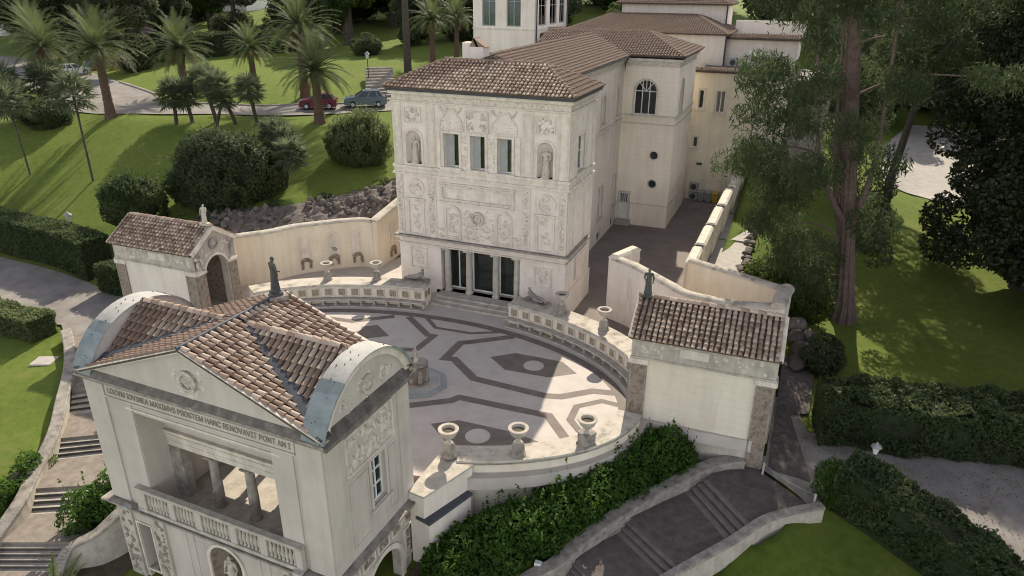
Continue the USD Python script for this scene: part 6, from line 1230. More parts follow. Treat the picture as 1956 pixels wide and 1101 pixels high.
bush('bank_creeper', 'low creeping plants along the top of the rubble bank', 'plant', (0, 0, 0), [((-23.6, 9.8, 2.7), (1.3, .6, .5)), ((-21.6, 10.6, 3.0), (1.0, .5, .4)), ((-19.4, 11.7, 3.2), (.9, .5, .4)), ((-16.4, 13.9, 3.5), (.8, .7, .4)), ((-13.6, 18.2, 4.0), (.6, 1.0, .4)), ((-22.6, 8.6, 1.9), (1.2, .6, .7)), ((-25.0, 8.4, 1.6), (1.5, .9, 1.0))], 5200, .2, LF['dark'], rough=.3, corey=False)
# ---- hedges
hedge('clipped_hedge', 'long dark clipped hedge between the left lawn and the gravel road', [(-50, 5.2), (-40, 4.1), (-33, 3.4), (-28.3, 2.6)], 2.1, 2.75, 30000, .20, LF['hedge'], zoff=-.05)
hedge('clipped_hedge', 'short block of hedge beside the outer corner of the left gatehouse', [(-26.2, 1.6), (-22.6, 1.35)], 1.8, 1.9, 8000, .19, LF['hedge'])
hedge('clipped_hedge', 'pale topped hedge at the left edge in front of the gravel road', [(-33, -4.6), (-28, -5.0), (-24.0, -5.2)], 1.7, 1.4, 14000, .17, LF['pale'], rough=.3)
hedge('clipped_hedge', 'broad dark hedge right of the gatehouse between road and shaded lawn', [(20.5, 2.75), (24, 3.25), (29, 4.3), (37, 6.0)], 2.6, 2.45, 34000, .20, LF['hedge'], rough=.55)
hedge('clipped_hedge', 'dark hedge slanting along the lower lawn at the bottom right', [(21.6, -2.3), (22.9, -2.9), (24.6, -4.0), (27.4, -6.2), (30, -8.2)], 1.8, 2.1, 26000, .18, LF['hedge'], rough=.55)
hedge('clipped_hedge', 'dark hedge along the upper lawn edge behind the palms', [(-76, 50), (-69, 57), (-63, 63), (-55, 68)], 2.4, 3.2, 12000, .34, LF['dark'], rough=.7)
bush('sunlit_bush', 'pale sunlit bush standing out of the dark hedge at the right', 'bush', gz(27.2, 4.9), [((0, 0, 1.7), (1.35, 1.1, .9)), ((1.0, .2, 1.6), (1.0, .9, .8))], 5000, .16, LF['pale'], corey=True)
bush('spiky_shrub', 'upright green shrub at the near end of the slanting hedge, beside the lantern', 'shrub', gz(21.3, -2.5), [((0, 0, 1.0), (.75, .7, 1.1)), ((.5, -.3, .8), (.6, .6, .9))], 4500, .22, LF['laurel'], aspect=.2, droop=-2.0)
bush('dark_shrub', 'dark rounded shrub at the foot of the bank beyond the right gatehouse', 'shrub', gz(20.6, 8.4), [((0, 0, .8), (1.0, 1.0, .9)), ((.3, 1.4, .8), (1.0, 1.2, .9))], 5000, .18, LF['dark'])
bush('bank_shrub', 'yellowish green shrubs hanging over the rocky edge of the slab path', 'shrub', gz(17.0, 17.5), [((0, 0, 1.0), (1.5, 1.9, 1.3)), ((1.2, -2.0, .9), (1.7, 1.6, 1.4)), ((1.8, 2.2, 1.2), (1.8, 2.0, 1.5)), ((2.8, -3.2, .8), (1.3, 1.4, 1.3)), ((1.5, 6.0, 1.2), (1.4, 2.2, 1.5))], 17000, .22, LF['bright'], fill=.2)
v_ = [rockmesh(.52, rk, (1, 1.2, .9)) for _ in range(5)]
for (v, f), p in zip(v_, ((19.2, 10.6, -.2), (19.6, 9.4, -.3), (19.1, 12.0, 0), (19.9, 11.4, -.3), (19.4, 8.2, -.6))):
    th = Thing('boulder', 'brown boulder at the end of the yellow wall beyond the right gatehouse', 'rock', p, 0, 'brown boulders by the yellow wall'); th.add('stone', (v, f), MT['rock'], world=False, smooth=True)

def px(p):                                       # where a point falls in the photograph (used only to prune crowns, as a gardener would, so known gaps stay open)
    d = np.asarray(p, float) - CP; z = d @ fw; return 978 + CAM[6] * (d @ rt) / z, 550.5 - CAM[6] * (d @ up) / z
# ---- big conifer
crng = np.random.default_rng(41)
co = Thing('conifer_tree', 'huge many stemmed conifer with drooping wispy foliage and tall dark trunk', 'tree', (22.0, 16.2, -.9))
tx_ = lambda z: 21.87 - .139 * max(z, 0)      # the trunk leans a little to the left
tk = MB(); tz = np.array([-1.3, -.6, .2, 1.5, 4, 9, 16, 26, 36]); tk.tube([(tx_(z), 16.25 + .01 * z, z) for z in tz], [.95, .78, .62, .52, .46, .40, .32, .2, .05], 16)
co.add('trunk', tk, MT['bark'], smooth=True)
for k in range(11):
    a = k * .571; co.add('bark_ridge', MB().tube([(tx_(z) + (r + .01) * math.cos(a + .03 * z), 16.25 + .01 * z + (r + .01) * math.sin(a + .03 * z), z) for z, r in zip(tz[:7], [.96, .78, .61, .51, .45, .39, .31])], [.12, .10, .08, .07, .06, .05, .04], 6), MT['bark'], smooth=True)
stems = [((21.3, 16.2, 4), (19.9, 16.5, 8.5), (18.6, 16.6, 21)), ((21.2, 16.3, 5), (21.9, 16.0, 9.5), (21.3, 15.9, 21)), ((21.0, 16.4, 6), (20.0, 17.6, 10), (18.6, 17.9, 24)), ((21.1, 16.1, 5.5), (18.6, 15.6, 10.5), (17.6, 15.4, 17))]
for a, b, c in stems: co.add('stem', MB().tube(spline([a, ((a[0] * .4 + b[0] * .6), (a[1] * .4 + b[1] * .6), a[2] * .55 + b[2] * .45), b, c], 14), np.linspace(.26, .06, 14), 8), MT['bark'], smooth=True)
cb = []
for k in range(165):
    z = crng.uniform(2.6, 38); t = (z - 2) / 36; Rm = 8.2 * (math.sin(math.pi * min(.14 + t * .86, 1)) ** .75); a = crng.uniform(0, 2 * math.pi); r = Rm * crng.uniform(.25, 1.0) ** .8
    if z < 6 and r < 2.2: r = crng.uniform(2.2, 5.0)
    cb.append(((tx_(z) + .3 + r * math.cos(a), 16.4 + r * math.sin(a), z), np.array([1.15, 1.15, .62]) * crng.uniform(.7, 1.45)))
for p, s in (((15.6, 16.6, 9.6), 1.4), ((16.8, 15.8, 8.4), 1.2), ((14.9, 17.4, 8.6), 1.1), ((17.2, 14.8, 5.6), 1.5), ((18.6, 13.6, 4.4), 1.4), ((19.6, 12.6, 3.0), 1.4), ((18.0, 15.4, 3.4), 1.4), ((19.8, 14.4, 1.8), 1.2), ((15.9, 17.2, 6.8), 1.0), ((16.6, 17.0, 11.5), 1.2), ((17.6, 16, 13.5), 1.3)): cb.append((p, (s, s, s * .8)))
def keep(c):
    x, y = px(c)
    if abs(x - 1620) < 34 and c[1] < 17.3 and y > 240: return False
    return not (x > 1692 and y > 200) and not (x < 1400 and y > 225) and not (x < 1370)
cb = [b for b in cb if keep(b[0])]
for c, r in cb[::4]:
    if c[2] > 27: continue
    c = np.array(c); hd = np.linalg.norm(c[:2] - [22, 16.3]); z0 = max(2.0, c[2] - .25 * hd - .3); a = np.array([tx_(z0), 16.3, z0]); m_ = a + (c - a) * .55 + [0, 0, .12 * hd]; co.add('branch', MB().tube(spline([a, m_, c + [0, 0, -.15]], 8), np.linspace(.10, .02, 8), 5), MT['bark'])
hi = []
for k in range(120):
    z = crng.uniform(13, 33); a = crng.uniform(0, 2 * math.pi); r = 8.0 * crng.random() ** .6 * (1.15 - abs(z - 20) / 26); hi.append(((19.2 + r * math.cos(a), 16.4 + r * math.sin(a), z), np.array([1.3, 1.3, .7]) * crng.uniform(.8, 1.4)))
cb += [b for b in hi if px(b[0])[1] < -45]
P, N = blob_points(cb, 125000, crng, .45, .44, 1.5); sel = crng.random(len(P)) < .5
P[:, 2] -= crng.exponential(.28, len(P)); v1, f1 = leafquads(P, .42, crng, None, .17, 1.1); co.add('crown', (v1, f1), LF['conifer'])

# ---- magnolia at the right edge
mg = Thing('magnolia_tree', 'broad dark glossy leaved tree filling the right edge', 'tree', (33.5, 26.0, -.4)); mrng = np.random.default_rng(42)
mg.add('trunk', MB().tube([(33.5, 26, -1), (33.5, 26, 5), (33.7, 26.1, 16)], [.6, .45, .15], 10), MT['barkdark'], smooth=True)
mb_ = []
for k in range(85):
    z = mrng.uniform(.6, 24); t = z / 25; Rm = 7.2 * (1 - t ** 2.2) + .8; a = mrng.uniform(0, 2 * math.pi); r = Rm * mrng.uniform(.55, 1.0); mb_.append(((33.5 + r * math.cos(a), 26 + r * math.sin(a), z), np.array([1.7, 1.7, 1.4]) * mrng.uniform(.75, 1.25)))
mb_ = [b for b in mb_ if px(b[0])[0] > 1808 - max(0, px(b[0])[1] - 330) * .05 or px(b[0])[1] < 150]
P, N = blob_points(mb_, 60000, mrng, .2, .38, .8); mg.add('crown', leafquads(P, .36, mrng, N, .5, .2), LF['magnolia'])
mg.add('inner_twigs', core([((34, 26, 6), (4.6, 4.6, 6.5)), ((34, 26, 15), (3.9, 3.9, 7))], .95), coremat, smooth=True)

ev = [((24.4 + vr.normal(0, .8), 29 + vr.normal(0, .9), z), (1.5, 1.5, 1.4)) for z in np.linspace(.4, 11, 18)] + [((23.4 + vr.normal(0, .5), 20.5 + vr.normal(0, .6), z), (1.0, 1.1, 1.0)) for z in np.linspace(.3, 7, 12)]
ev = [b for b in ev if px(b[0])[0] < 1680]
ev += [((27 + 5.6 * math.cos(a) * q, 31 + 5.2 * math.sin(a) * q, z), (1.7, 1.7, 1.1)) for a, q, z in zip(vr.uniform(0, 6.28, 46), vr.uniform(.1, 1, 46) ** .6, vr.uniform(12, 22, 46))]
ev = [b for b in ev if px(b[0])[1] < 170 or px(b[0])[0] < 1680]
evt = Thing('evergreen_tree', 'dark evergreen tree standing close behind the conifer trunk', 'tree', gz(24.4, 29)); P, N = blob_points(ev, 42000, vr, .25, .4, .9); evt.add('crown', leafquads(P, .34, vr, N, .3, .6), LF['dark']); evt.add('trunk', MB().tube([(24.4, 29, -.8), (24.4, 29, 6), (25.0, 29.5, 11), (26.5, 30.6, 17)], [.35, .3, .22, .1], 8), MT['barkdark'])
e2 = [((23.6 + 5.2 * math.cos(a) * q, 43.5 + 5.0 * math.sin(a) * q, z), (1.8, 1.8, 1.15)) for a, q, z in zip(vr.uniform(0, 6.28, 48), vr.uniform(.1, 1, 48) ** .6, vr.uniform(7, 21, 48))]
e2 = [b for b in e2 if px(b[0])[1] < 175 or px(b[0])[0] < 1686]
evt = Thing('evergreen_tree', 'tall dark evergreen tree beside the end of the rear building, behind the conifer', 'tree', gz(22.3, 43)); P, N = blob_points(e2, 30000, vr, .25, .4, .9); evt.add('crown', leafquads(P, .36, vr, N, .3, .6), LF['dark']); evt.add('trunk', MB().tube([(22.3, 43, 1), (22.3, 43, 9), (23.4, 43.4, 17)], [.4, .3, .1], 8), MT['barkdark'])
# ---- background trees: a few built once, then copied
def tree_proto(name, label, loc, blobs, n, size, lm, trunk, rng, gap=.4, corey=True, group=None, cat='tree', droop=0.0):
    th = Thing(name, label, cat, loc, 0, group); P, N = blob_points(blobs, n, rng, .25, gap, .7); th.add('crown', leafquads(P, size, rng, N, .55, droop), lm, world=False)
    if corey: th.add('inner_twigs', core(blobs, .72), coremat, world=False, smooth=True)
    mb = MB()
    for t in trunk: mb.tube(*t)
    th.add('trunk', mb, MT['barkdark'], world=False, smooth=True); return th
brn = np.random.default_rng(50)
def ballblobs(R, z0, z1, k, r0, r1, cone=False):
    o = []
    for i in range(k):
        z = brn.uniform(z0, z1); t = (z - z0) / (z1 - z0); q = R * ((1 - t) ** .7 if cone else math.sin(math.pi * (.15 + .8 * t)) ** .6); a = brn.uniform(0, 6.28); r = q * brn.uniform(.3, 1); s = brn.uniform(r0, r1); o.append(((r * math.cos(a), r * math.sin(a), z), (s, s, s * .85)))
    return o
G = 'background trees along the top of the hill'
broad = tree_proto('broad_tree', 'bright green broad tree with thick dark trunk on the upper lawn', gz(-52.9, 72.6), ballblobs(6.2, 5, 14, 26, 1.6, 2.6), 15000, .48, LF['bright'], [([(0, 0, -.5), (0, 0, 4), (.4, .2, 9)], [.95, .75, .3], 10)], brn, group=G)
holm = tree_proto('holm_oak', 'dense dark evergreen tree on the hill crest, left of the pine trunk', gz(-70, 96), ballblobs(7, 1.5, 15, 34, 2, 3.2), 15000, .52, LF['dark'], [([(0, 0, -.5), (0, 0, 6)], [.6, .4], 8)], brn, group=G)
ivy = tree_proto('ivy_tree', 'tall narrow olive green ivy clad tree beside the hill drive', gz(-70.5, 46.5), ballblobs(2.7, .8, 17, 34, 1.2, 2.0, False), 16000, .40, LF['olive'], [([(0, 0, -.5), (0, 0, 12)], [.5, .2], 8)], brn, group=G)
oliv = tree_proto('grey_tree', 'soft grey green leafy tree in the distance behind the big conifer', gz(38, 96), ballblobs(6.5, 1.5, 13, 28, 1.8, 2.8), 12000, .5, LF['olive'], [([(0, 0, -.5), (0, 0, 6)], [.5, .3], 8)], brn, group=G)
copy(ivy, 'second narrow olive green ivy clad tree, right of the mauve wall', gz(-73.5, 70), 1.2, 1.08)
for src, lab, x, y, r, s in ((holm, 'dense dark tree at the top left corner behind the leftmost palm', -104, 60, .5, 1.1), (holm, 'dense dark tree behind the parked white car', -88, 50, 1.5, .7), (broad, 'leafy green tree between the two ivy clad trees', -90, 82, 2.0, 1.0), (holm, 'dark tree on the crest above the mauve wall', -104, 92, 2.9, 1.2),
    (broad, 'green tree on the crest behind the second ivy clad tree', -84, 98, 4.1, 1.1), (holm, 'dark evergreen behind the bright green broad tree', -60, 100, .9, 1.2), (broad, 'green tree on the crest left of the pale tower', -42, 96, 3.3, 1.0), (holm, 'dark tree on the crest close to the pale tower', -33, 102, 5.2, 1.25), (broad, 'leafy tree right above the low palm', -63, 84, 5.6, .9),
    (holm, 'dark tree throwing shade over the upper lawn right of the tower', -20, 124, 1.1, 1.35), (holm, 'dark tree beyond the lawn gap between tower and rear building', -30, 138, 2.4, 1.3), (broad, 'pale green shrubby tree at the left edge of the rear building', -9.5, 84, 2.4, .55), (holm, 'dark tree behind the right end of the rear building', 12, 112, .3, 1.3), (holm, 'dark tree right of the rear building roofs', 24, 104, 3.7, 1.25),
    (oliv, 'grey green tree in the gap above the bright drive', 34, 108, 4.4, 1.2), (holm, 'deep dark tree behind the bright drive', 36, 84, 1.8, .9), (oliv, 'grey green tree beside the top of the dark glossy tree', 46, 92, .7, 1.1), (holm, 'dark tree beyond the right edge of the drive', 50, 74, 5.0, 1.0), (holm, 'dark tree behind the trunk of the conifer', 26, 76, 2.2, .75), (holm, 'large dark tree at the upper right corner', 60, 90, 4.2, 1.4),
    (ivy, 'narrow olive tree close behind the second parked car', -84.0, 54.0, 2.2, .8), (holm, 'low dark evergreen at the head of the upper lawn hedge', -80.0, 62.0, 5.1, .55), (holm, 'dark evergreen between the low palm and the bright broad tree', -66.0, 76.0, 2.6, .75), (broad, 'leafy tree on the crest behind the red car palm', -56, 92, 1.9, .95), (holm, 'dark low tree left of the pine trunk', -41.0, 74.0, 3.6, .55), (holm, 'dark low tree between the pine trunk and the tower palms', -36.5, 80.0, 5.9, .8), (holm, 'dark low tree behind the tower palms', -27.5, 82.0, 1.3, .8), (broad, 'green tree over the left crest behind the leftmost palm', -98, 70, 5.3, .9), (holm, 'dark evergreen in the far left corner', -112, 64, 1.9, 1.0), (holm, 'dark evergreen shading the lawn beyond the bright drive', 43, 62, 3.3, 1.1), (oliv, 'grey tree leaning over the far end of the drive', 29.5, 88, 1.1, .9),
    (holm, 'dark tree far left on the crest', -124, 82, 3.0, 1.2), (broad, 'green tree on the far left crest', -126, 106, .2, 1.3), (holm, 'dark distant tree on the skyline left of centre', -76, 128, 1.0, 1.5), (holm, 'dark distant tree on the skyline behind the tower', -48, 132, 5.0, 1.5), (holm, 'dark distant tree on the skyline behind the rear roofs', -5, 140, 2.7, 1.6), (holm, 'dark distant tree on the skyline at the right', 30, 134, 4.0, 1.5)):
    copy(src, lab, gz(x, y), r, s)
# umbrella pine top left and the bare pine trunk by the villa
pn = Thing('pine_tree', 'tall dark pine with straight bare trunk left of the pale tower', 'tree', gz(-30.7, 52.6)); x, y, z = pn.loc
pn.add('trunk', MB().tube([(x, y, z - .5), (x, y, z + 6), (x + .1, y, z + 14), (x + .2, y, z + 22)], [.52, .42, .38, .3], 10), MT['barkdark'], smooth=True)
bl = [((x + 4.5 * math.cos(a) * q, y + 4.5 * math.sin(a) * q, z + 22 + brn.uniform(0, 3)), (2.2, 2.2, 1.3)) for a, q in zip(brn.uniform(0, 6.28, 16), brn.uniform(.2, 1.1, 16))]
P, N = blob_points(bl, 9000, brn, .3, .4, .8); pn.add('crown', leafquads(P, .4, brn, None, .25, 0), LF['conifer'])
pn = Thing('pine_tree', 'dark umbrella pine with spreading branches at the top left corner', 'tree', gz(-88, 44)); x, y, z = pn.loc
pn.add('trunk', MB().tube([(x, y, z - .5), (x + .2, y, z + 8), (x + .6, y, z + 16)], [.6, .5, .3], 10), MT['barkdark'], smooth=True)
for k in range(9): a = k * .7; pn.add('branch', MB().tube([(x + .5, y, z + 9 + k * .5), (x + .5 + 4 * math.cos(a), y + 4 * math.sin(a), z + 11.5 + k * .4)], [.16, .05], 5), MT['barkdark'])
bl = [((x + 6 * math.cos(a) * q, y + 6 * math.sin(a) * q, z + 12.5 + brn.uniform(-1.5, 3.5)), (2.0, 2.0, 1.1)) for a, q in zip(brn.uniform(0, 6.28, 26), brn.uniform(.2, 1.1, 26))]
P, N = blob_points(bl, 12000, brn, .3, .42, .8); pn.add('crown', leafquads(P, .42, brn, None, .25, 0), LF['conifer'])
fb = Thing('far_building', 'pale blue grey building glimpsed through trees at the top left corner', 'building', (-122, 66, 8)); fb.add('wall', MB().box(-134, -114, 70, 80, 4, 26), MT['leadpale'])
for k in range(5):
    for j in range(4): fb.add('window', MB().box(-132 + k * 4, -130.2 + k * 4, 69.9, 70.02, 9 + j * 4, 11.4 + j * 4), MT['greyshut'])
mv = Thing('mauve_building', 'low mauve walled garden building between the ivy clad trees', 'building', (-95, 72, 9)); mv.add('wall', MB().box(-99, -91, 72, 78, 8, 12.2), mat('mauve_plaster', [(.2, (.20, .14, .16)), (.7, (.28, .20, .22))])); mv.add('roof', MB().hull8([(-99.6, 71.4, 12.2), (-90.4, 71.4, 12.2), (-90.4, 78.6, 12.2), (-99.6, 78.6, 12.2), (-98, 74, 13.4), (-92, 74, 13.4), (-92, 76, 13.4), (-98, 76, 13.4)]), MT['pan'])
for lab, x, y, ww2 in (('pale building glimpse in the gap right of the first ivy clad tree', -112, 108, 8),):
    th = Thing('far_building', lab, 'building', (x, y, 11)); th.add('wall', MB().box(x - ww2, x + ww2, y, y + 8, 9, 26), MT['white']); th.add('window', MB().box(x - 5, x - 3.4, y - .06, y + .02, 16, 18.5).box(x, x + 1.6, y - .06, y + .02, 16, 18.5), MT['greyshut'])
# shade trees out on the right whose crowns fall outside the frame to the right
copy(holm, 'dark tree at the far right beyond the dark glossy tree', gz(43, 33), 2.0, 1.35); copy(holm, 'second dark tree at the far right beyond the dark glossy tree', gz(42, 18), 4.0, 1.3)

# ================================================================== CARS
def car(label, p, rot, Lc, Wc, Hc, paint, suv=False):
    th = Thing('parked_car', label, 'car', p, rot); a = lambda n, mb, m, **k: th.add(n, mb, m, world=False, **k); hw = Wc / 2
    k = Hc / 1.5; low = .2 if not suv else .26
    side = [(-.5, low + .12), (-.495, .62 * k), (-.47, .82 * k), (-.36, .93 * k), (-.20, .98 * k), (.36, 1.0 * k), (.47, .97 * k), (.495, .72 * k), (.5, low + .15), (.46, low), (-.46, low)]
    pl = Polygon([(x * Lc, z) for x, z in side]); wh = [(-.30 * Lc, .31), (.30 * Lc, .31)]
    for x, z in wh: pl = pl.difference(Point(x, z).buffer(.36, 12))
    mb = MB(); mb.ex(pl, (0, 0, 0), (1, 0, 0), (0, -1, 0), -hw + .06, hw - .06); mb.ex(pl.buffer(-.05), (0, 0, 0), (1, 0, 0), (0, -1, 0), -hw, hw); a('body', mb, paint)
    g0, g1 = [(-.235, .97 * k), (.42, .98 * k), (.33, 1.46 * k), (-.06, 1.46 * k)], .80
    b = [(x * Lc, z) for x, z in g0]; y0, y1 = hw - .08, hw - .26
    a('cabin', MB().hull8([(b[0][0], -y0, b[0][1]), (b[1][0], -y0, b[1][1]), (b[1][0], y0, b[1][1]), (b[0][0], y0, b[0][1]), (b[3][0], -y1, b[3][1]), (b[2][0], -y1, b[2][1]), (b[2][0], y1, b[2][1]), (b[3][0], y1, b[3][1])]), MT['carglass'])
    a('roof', MB().hull8([(b[3][0] - .05, -y1 - .02, b[3][1] - .05), (b[2][0] + .06, -y1 - .02, b[2][1] - .05), (b[2][0] + .06, y1 + .02, b[2][1] - .05), (b[3][0] - .05, y1 + .02, b[3][1] - .05), (b[3][0] + .1, -y1 + .06, b[3][1] + .04), (b[2][0] - .06, -y1 + .06, b[2][1] + .04), (b[2][0] - .06, y1 - .06, b[2][1] + .04), (b[3][0] + .1, y1 - .06, b[3][1] + .04)]), paint)
    for s in (-1, 1):
        for f0, f1 in ((0.0, 0.06), (.42, .48), (.78, .84), (.97, 1.0)):
            q = lambda f: (np.array([b[0][0] + (b[1][0] - b[0][0]) * f, s * (y0 + .012), b[0][1]]), np.array([b[3][0] + (b[2][0] - b[3][0]) * f, s * (y1 + .012), b[3][1]]))
            a('pillar', MB().quad([q(f0)[0], q(f1)[0], q(f1)[1], q(f0)[1]]), paint)
        for x, z in wh:
            w = a('wheel', MB().lathe([(.20, -.1), (.31, -.09), (.325, 0), (.31, .09), (.20, .1)], (x, s * (hw - .11), .325), 18, [[1, 0, 0], [0, 0, 1], [0, -1, 0]]), MT['tyre'], smooth=40)
            a('rim', MB().lathe([(.21, 0), (.19, .03), (.05, .02), (0, .03)], (x, s * (hw - .02), .325), 14, [[1, 0, 0], [0, 0, s], [0, -1, 0]]), MT['rim'], parent=w)
        a('headlight', MB().box(-.5 * Lc - .005, -.465 * Lc, s * (hw - .3) - .17, s * (hw - .3) + .17, .66 * k, .78 * k), MT['lampglass']); a('tail_light', MB().box(.47 * Lc, .502 * Lc, s * (hw - .2) - .1, s * (hw - .2) + .1, .74 * k, .92 * k), MT['carred'])
        a('wing_mirror', MB().box(-.19 * Lc, -.15 * Lc, s * hw - .02, s * (hw + .14) + .02, 1.0 * k, 1.12 * k), paint)
    return th
def cpos(x, y): return (x, y, h1(x, y) + .14)
ra = math.atan2(36.5 - 34.1, -24.8 + 28.4)
car('dark red hatchback parked on the hill drive behind the palm trunk', cpos(-30.1, 32.6), ra * .85, 3.9, 1.75, 1.55, MT['carred'])
car('grey blue sport utility car parked on the hill drive beside the villa', cpos(-26.4, 35.8), ra, 4.5, 1.9, 1.72, MT['carsuv'], True)
car('white hatchback parked at the bend of the drive at the left', cpos(-76.6, 41.0), 1.25 + math.pi, 4.0, 1.75, 1.5, MT['carwhite'])
car('pale blue car half hidden at the end of the drive', cpos(-77.6, 46.2), 1.2 + math.pi, 4.1, 1.75, 1.45, MT['carblue'])

# log steps on the bank beside the drive
ls = Thing('timber_steps', 'stacked weathered timber steps climbing the bank beside the grey car', 'steps', gz(-27, 40))
x0, y0 = -28.2, 39.6
for k in range(11):
    t = k / 10; cx, cy = -26.9 - 5.2 * t, 39.6 + 8.4 * t; d = np.array([.85, .53]) * 1.65; nn = np.array([-.53, .85]) * .5; z = h1(cx, cy) + .1 + .13 * k
    P = [(cx - d[0], cy - d[1]), (cx + d[0], cy + d[1]), (cx + d[0] + nn[0], cy + d[1] + nn[1]), (cx - d[0] + nn[0], cy - d[1] + nn[1])]
    ls.add('step', MB().hull8([(*p, z - .6) for p in P] + [(*p, z) for p in P]), MT['oldstone'])
# lanterns
def lantern(label, p, hgt, sc=1.0):
    th = Thing('lantern_post', label, 'lamp post', p, 0, None); a = lambda n, mb, m, **k: th.add(n, mb, m, world=False, **k)
    a('post', MB().lathe([(.11 * sc, 0), (.11 * sc, .25), (.05 * sc, .4), (.04 * sc, hgt - .05), (.07 * sc, hgt)], (0, 0, 0), 10), MT['metal'], smooth=40)
    a('lantern', MB().lathe([(.10 * sc, hgt), (.20 * sc, hgt + .42 * sc)], (0, 0, 0), 8), MT['lampglass']); a('cap', MB().lathe([(.28 * sc, hgt + .42 * sc), (.25 * sc, hgt + .5 * sc), (.1 * sc, hgt + .6 * sc), (.03 * sc, hgt + .72 * sc), (0, hgt + .74 * sc)], (0, 0, 0), 12), MT['lampcap'], smooth=40); return th
lantern('black garden lantern standing behind the long left hedge', gz(-34.6, 5.6), 1.9, 1.1)
lantern('small lantern at the foot of the timber steps', gz(-31.5, 44.6), 3.2, 1.2)
lantern('lantern with white cap rising from the slanting hedge at the right', gz(22.6, -1.9), 2.5, .8)
lantern('distant lantern on the far side of the bright drive', gz(36, 82), 3.0, 1.2)
# cooling units, bins
def acunit(label, x, y, z, w=.9, h_=.75, d=.35):
    th = Thing('cooling_unit', label, 'air conditioner', (x, y, z)); a = lambda n, mb, m, **k: th.add(n, mb, m, world=False, **k)
    a('casing', MB().box(-w / 2, w / 2, -d, 0, 0.05, h_), MT['greyshut'] if w != 1.1 else MT['white']); a('fan_grille', MB().lathe([(.28, 0), (.28, .02), (.05, .03), (0, .03)], (.1 - w * .12, -d, h_ / 2 + .02), 16, [[1, 0, 0], [0, 0, -1], [0, 1, 0]]), MT['metal']); a('feet', MB().box(-w / 2 + .05, -w / 2 + .12, -d, 0, 0, .05).box(w / 2 - .12, w / 2 - .05, -d, 0, 0, .05), MT['metal']); return th
acunit('lower white cooling unit in the corner of the service yard', 8.55, 39.35, -.5); acunit('upper white cooling unit stacked in the corner of the service yard', 8.55, 39.35, .45)
acunit('dark fronted cooling unit on the terrace of the rear building, left', 10.2, 45.7, 11.6, 1.0, .8); acunit('tall white cooling cabinet in the middle of the rear terrace', 12.2, 45.7, 11.6, 1.1, 1.6); acunit('small cooling unit at the right of the rear terrace', 13.7, 45.7, 11.6, .7, .6)
for k, (m, lab) in enumerate((('bingrey', 'grey waste bin next to the stacked cooling units'), ('bingrey', 'second grey waste bin beside the yellow one'), ('binyellow', 'yellow waste bin against the yard end wall'), ('bingrey', 'dark waste bin between the yellow and blue bins'), ('binblue', 'blue waste bin beside the stepped wall'))):
    th = Thing('waste_bin', lab, 'bin', (9.4 + k * .66, 38.95, -.5)); th.add('body', MB().hull8([(-.22, -.24, .05), (.22, -.24, .05), (.22, .24, .05), (-.22, .24, .05), (-.28, -.3, .95), (.28, -.3, .95), (.28, .3, .95), (-.28, .3, .95)]), MT[m], world=False); th.add('lid', MB().hull8([(-.3, -.33, .95), (.3, -.33, .95), (.3, .33, .95), (-.3, .33, .95), (-.25, -.2, 1.05), (.25, -.2, 1.05), (.25, .3, 1.08), (-.25, .3, 1.08)]), MT[m], world=False)
    th.add('wheel', MB().lathe([(.08, -.03), (.08, .03)], (-.2, .26, .08), 10, [[0, 0, 1], [1, 0, 0], [0, 1, 0]]), MT['tyre'], world=False)
# stone covers in the left lawn, chain across the stair head, small things
th = Thing('stone_cover', 'flat square stone cover set in the lawn at the left', 'cover', gz(-21.6, -7.1, .03), .4); th.add('slab', MB().box(-.6, .6, -.5, .5, -.1, .02), MT['slab'], world=False)
th = Thing('chain_barrier', 'thin chain barrier across the head of the right stairs', 'chain', (18.4, -2.0, -1.3)); 
for p in ((18.35, -1.95), (20.55, -3.35)): th.add('post', MB().lathe([(.05, 0), (.05, .55), (.07, .6), (0, .65)], (*p, -1.4), 8), MT['stone'])
th.add('chain', MB().tube([(18.35 + 2.2 * t, -1.95 - 1.4 * t, -.85 - .12 * math.sin(math.pi * t)) for t in np.linspace(0, 1, 9)], .010, 5), MT['greyshut'])
th = Thing('floodlight', 'small white floodlight beside the right stairs near the laurels', 'lamp', (10.4, -10.0, -2.75)); th.add('head', MB().box(-.14, .14, -.1, .1, .18, .4), MT['white'], world=False); th.add('stake', MB().lathe([(.03, 0), (.03, .2)], (0, 0, 0), 6), MT['metal'], world=False)

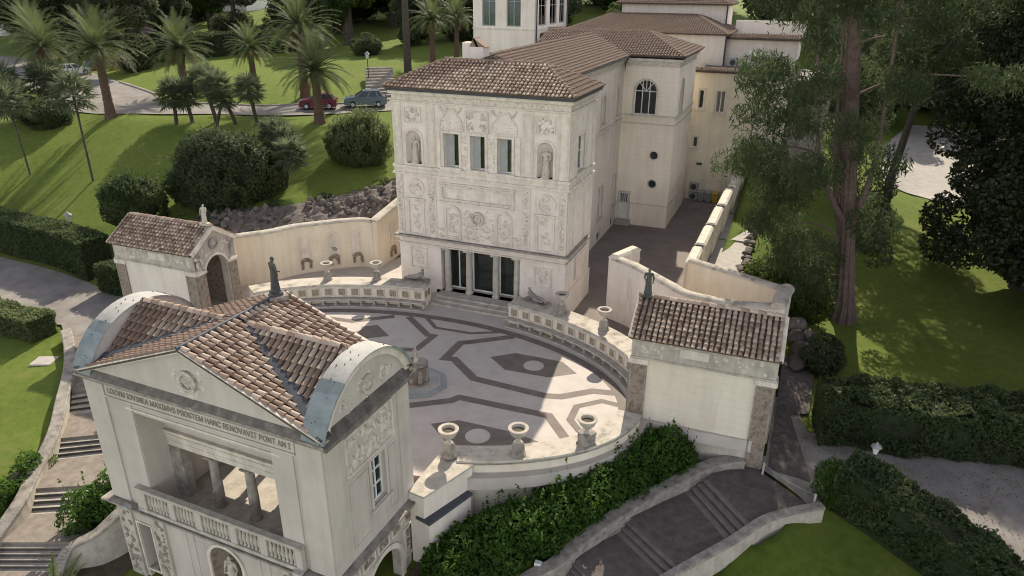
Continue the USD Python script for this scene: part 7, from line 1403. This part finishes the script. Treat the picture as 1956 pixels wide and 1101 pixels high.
# kerb of the drive and fallen leaves
kp = chaikin(Polygon([(-76, 44), (-58, 34.5), (-50.5, 31), (-49.5, 28.8), (-46.5, 28.6), (-38, 31.2), (-32, 33.9), (-27.3, 37.6), (-21.5, 43), (-21.5, 60), (-76, 60)]))
kc = np.array([p for p in kp.exterior.coords if p[1] < 43 and -66 < p[0] < -22]); o = np.argsort(kc[:, 0] + .4 * kc[:, 1]); kc = kc[o]
kb = Thing('drive_kerb', 'dark stone kerb curving along the upper edge of the hill drive', 'kerb', (-40, 31, 6)); n_ = 0
for a_, b_ in zip(kc[:-1], kc[1:]):
    L_ = np.linalg.norm(b_ - a_)
    for q in range(max(1, int(L_ / 1.1))):
        p0_, p1_ = a_ + (b_ - a_) * q / max(1, int(L_ / 1.1)), a_ + (b_ - a_) * (q + .97) / max(1, int(L_ / 1.1)); t_ = (p1_ - p0_) / (np.linalg.norm(p1_ - p0_) + 1e-9); w_ = np.array([-t_[1], t_[0]]) * .13; z0_, z1_ = h1(*p0_), h1(*p1_)
        kb.add('kerb_stone', MB().hull8([(*(p0_ - w_), z0_ - .2), (*(p1_ - w_), z1_ - .2), (*(p1_ + w_), z1_ - .2), (*(p0_ + w_), z0_ - .2), (*(p0_ - w_), z0_ + .24), (*(p1_ - w_), z1_ + .24), (*(p1_ + w_), z1_ + .24), (*(p0_ + w_), z0_ + .24)]), MT['oldstone'])
lrn = np.random.default_rng(91); reg = road_right.intersection(sbox(17, -8, 32, 6)).union(side_path); Q = lrn.uniform([17, -8], [32, 9.5], (9000, 2)); Q = Q[contains_xy(reg, Q[:, 0], Q[:, 1])]
Q = Q[meshkit.noise(np.column_stack([Q * .8, Q[:, 0] * 0]), 3) > .45][:2600]; P = np.column_stack([Q, H(Q[:, 0], Q[:, 1]) + .15]); lv, lf_ = leafquads(P, .07, lrn, np.tile([0, 0, 1.0], (len(P), 1)), .6)
structure('fallen_leaves', (lv, lf_), DRY, 'dry leaves scattered over the shaded forecourt road', 'leaves', kind='stuff')

# ================================================================== HAZE
if 0 > 0:
    usdkit.material(stage, '/World/Looks/thin_haze', {"v": ("principled_volume", {"color": (.93, .95, 1.0), "density": 0, "anisotropy": 0.3})}, [], volume="v.volume")
    structure('haze', MB().box(-420, 420, -180, 420, -16, 45), UsdShade.Material.Get(stage, '/World/Looks/thin_haze'), 'thin summer haze over the garden', 'haze', kind='stuff')
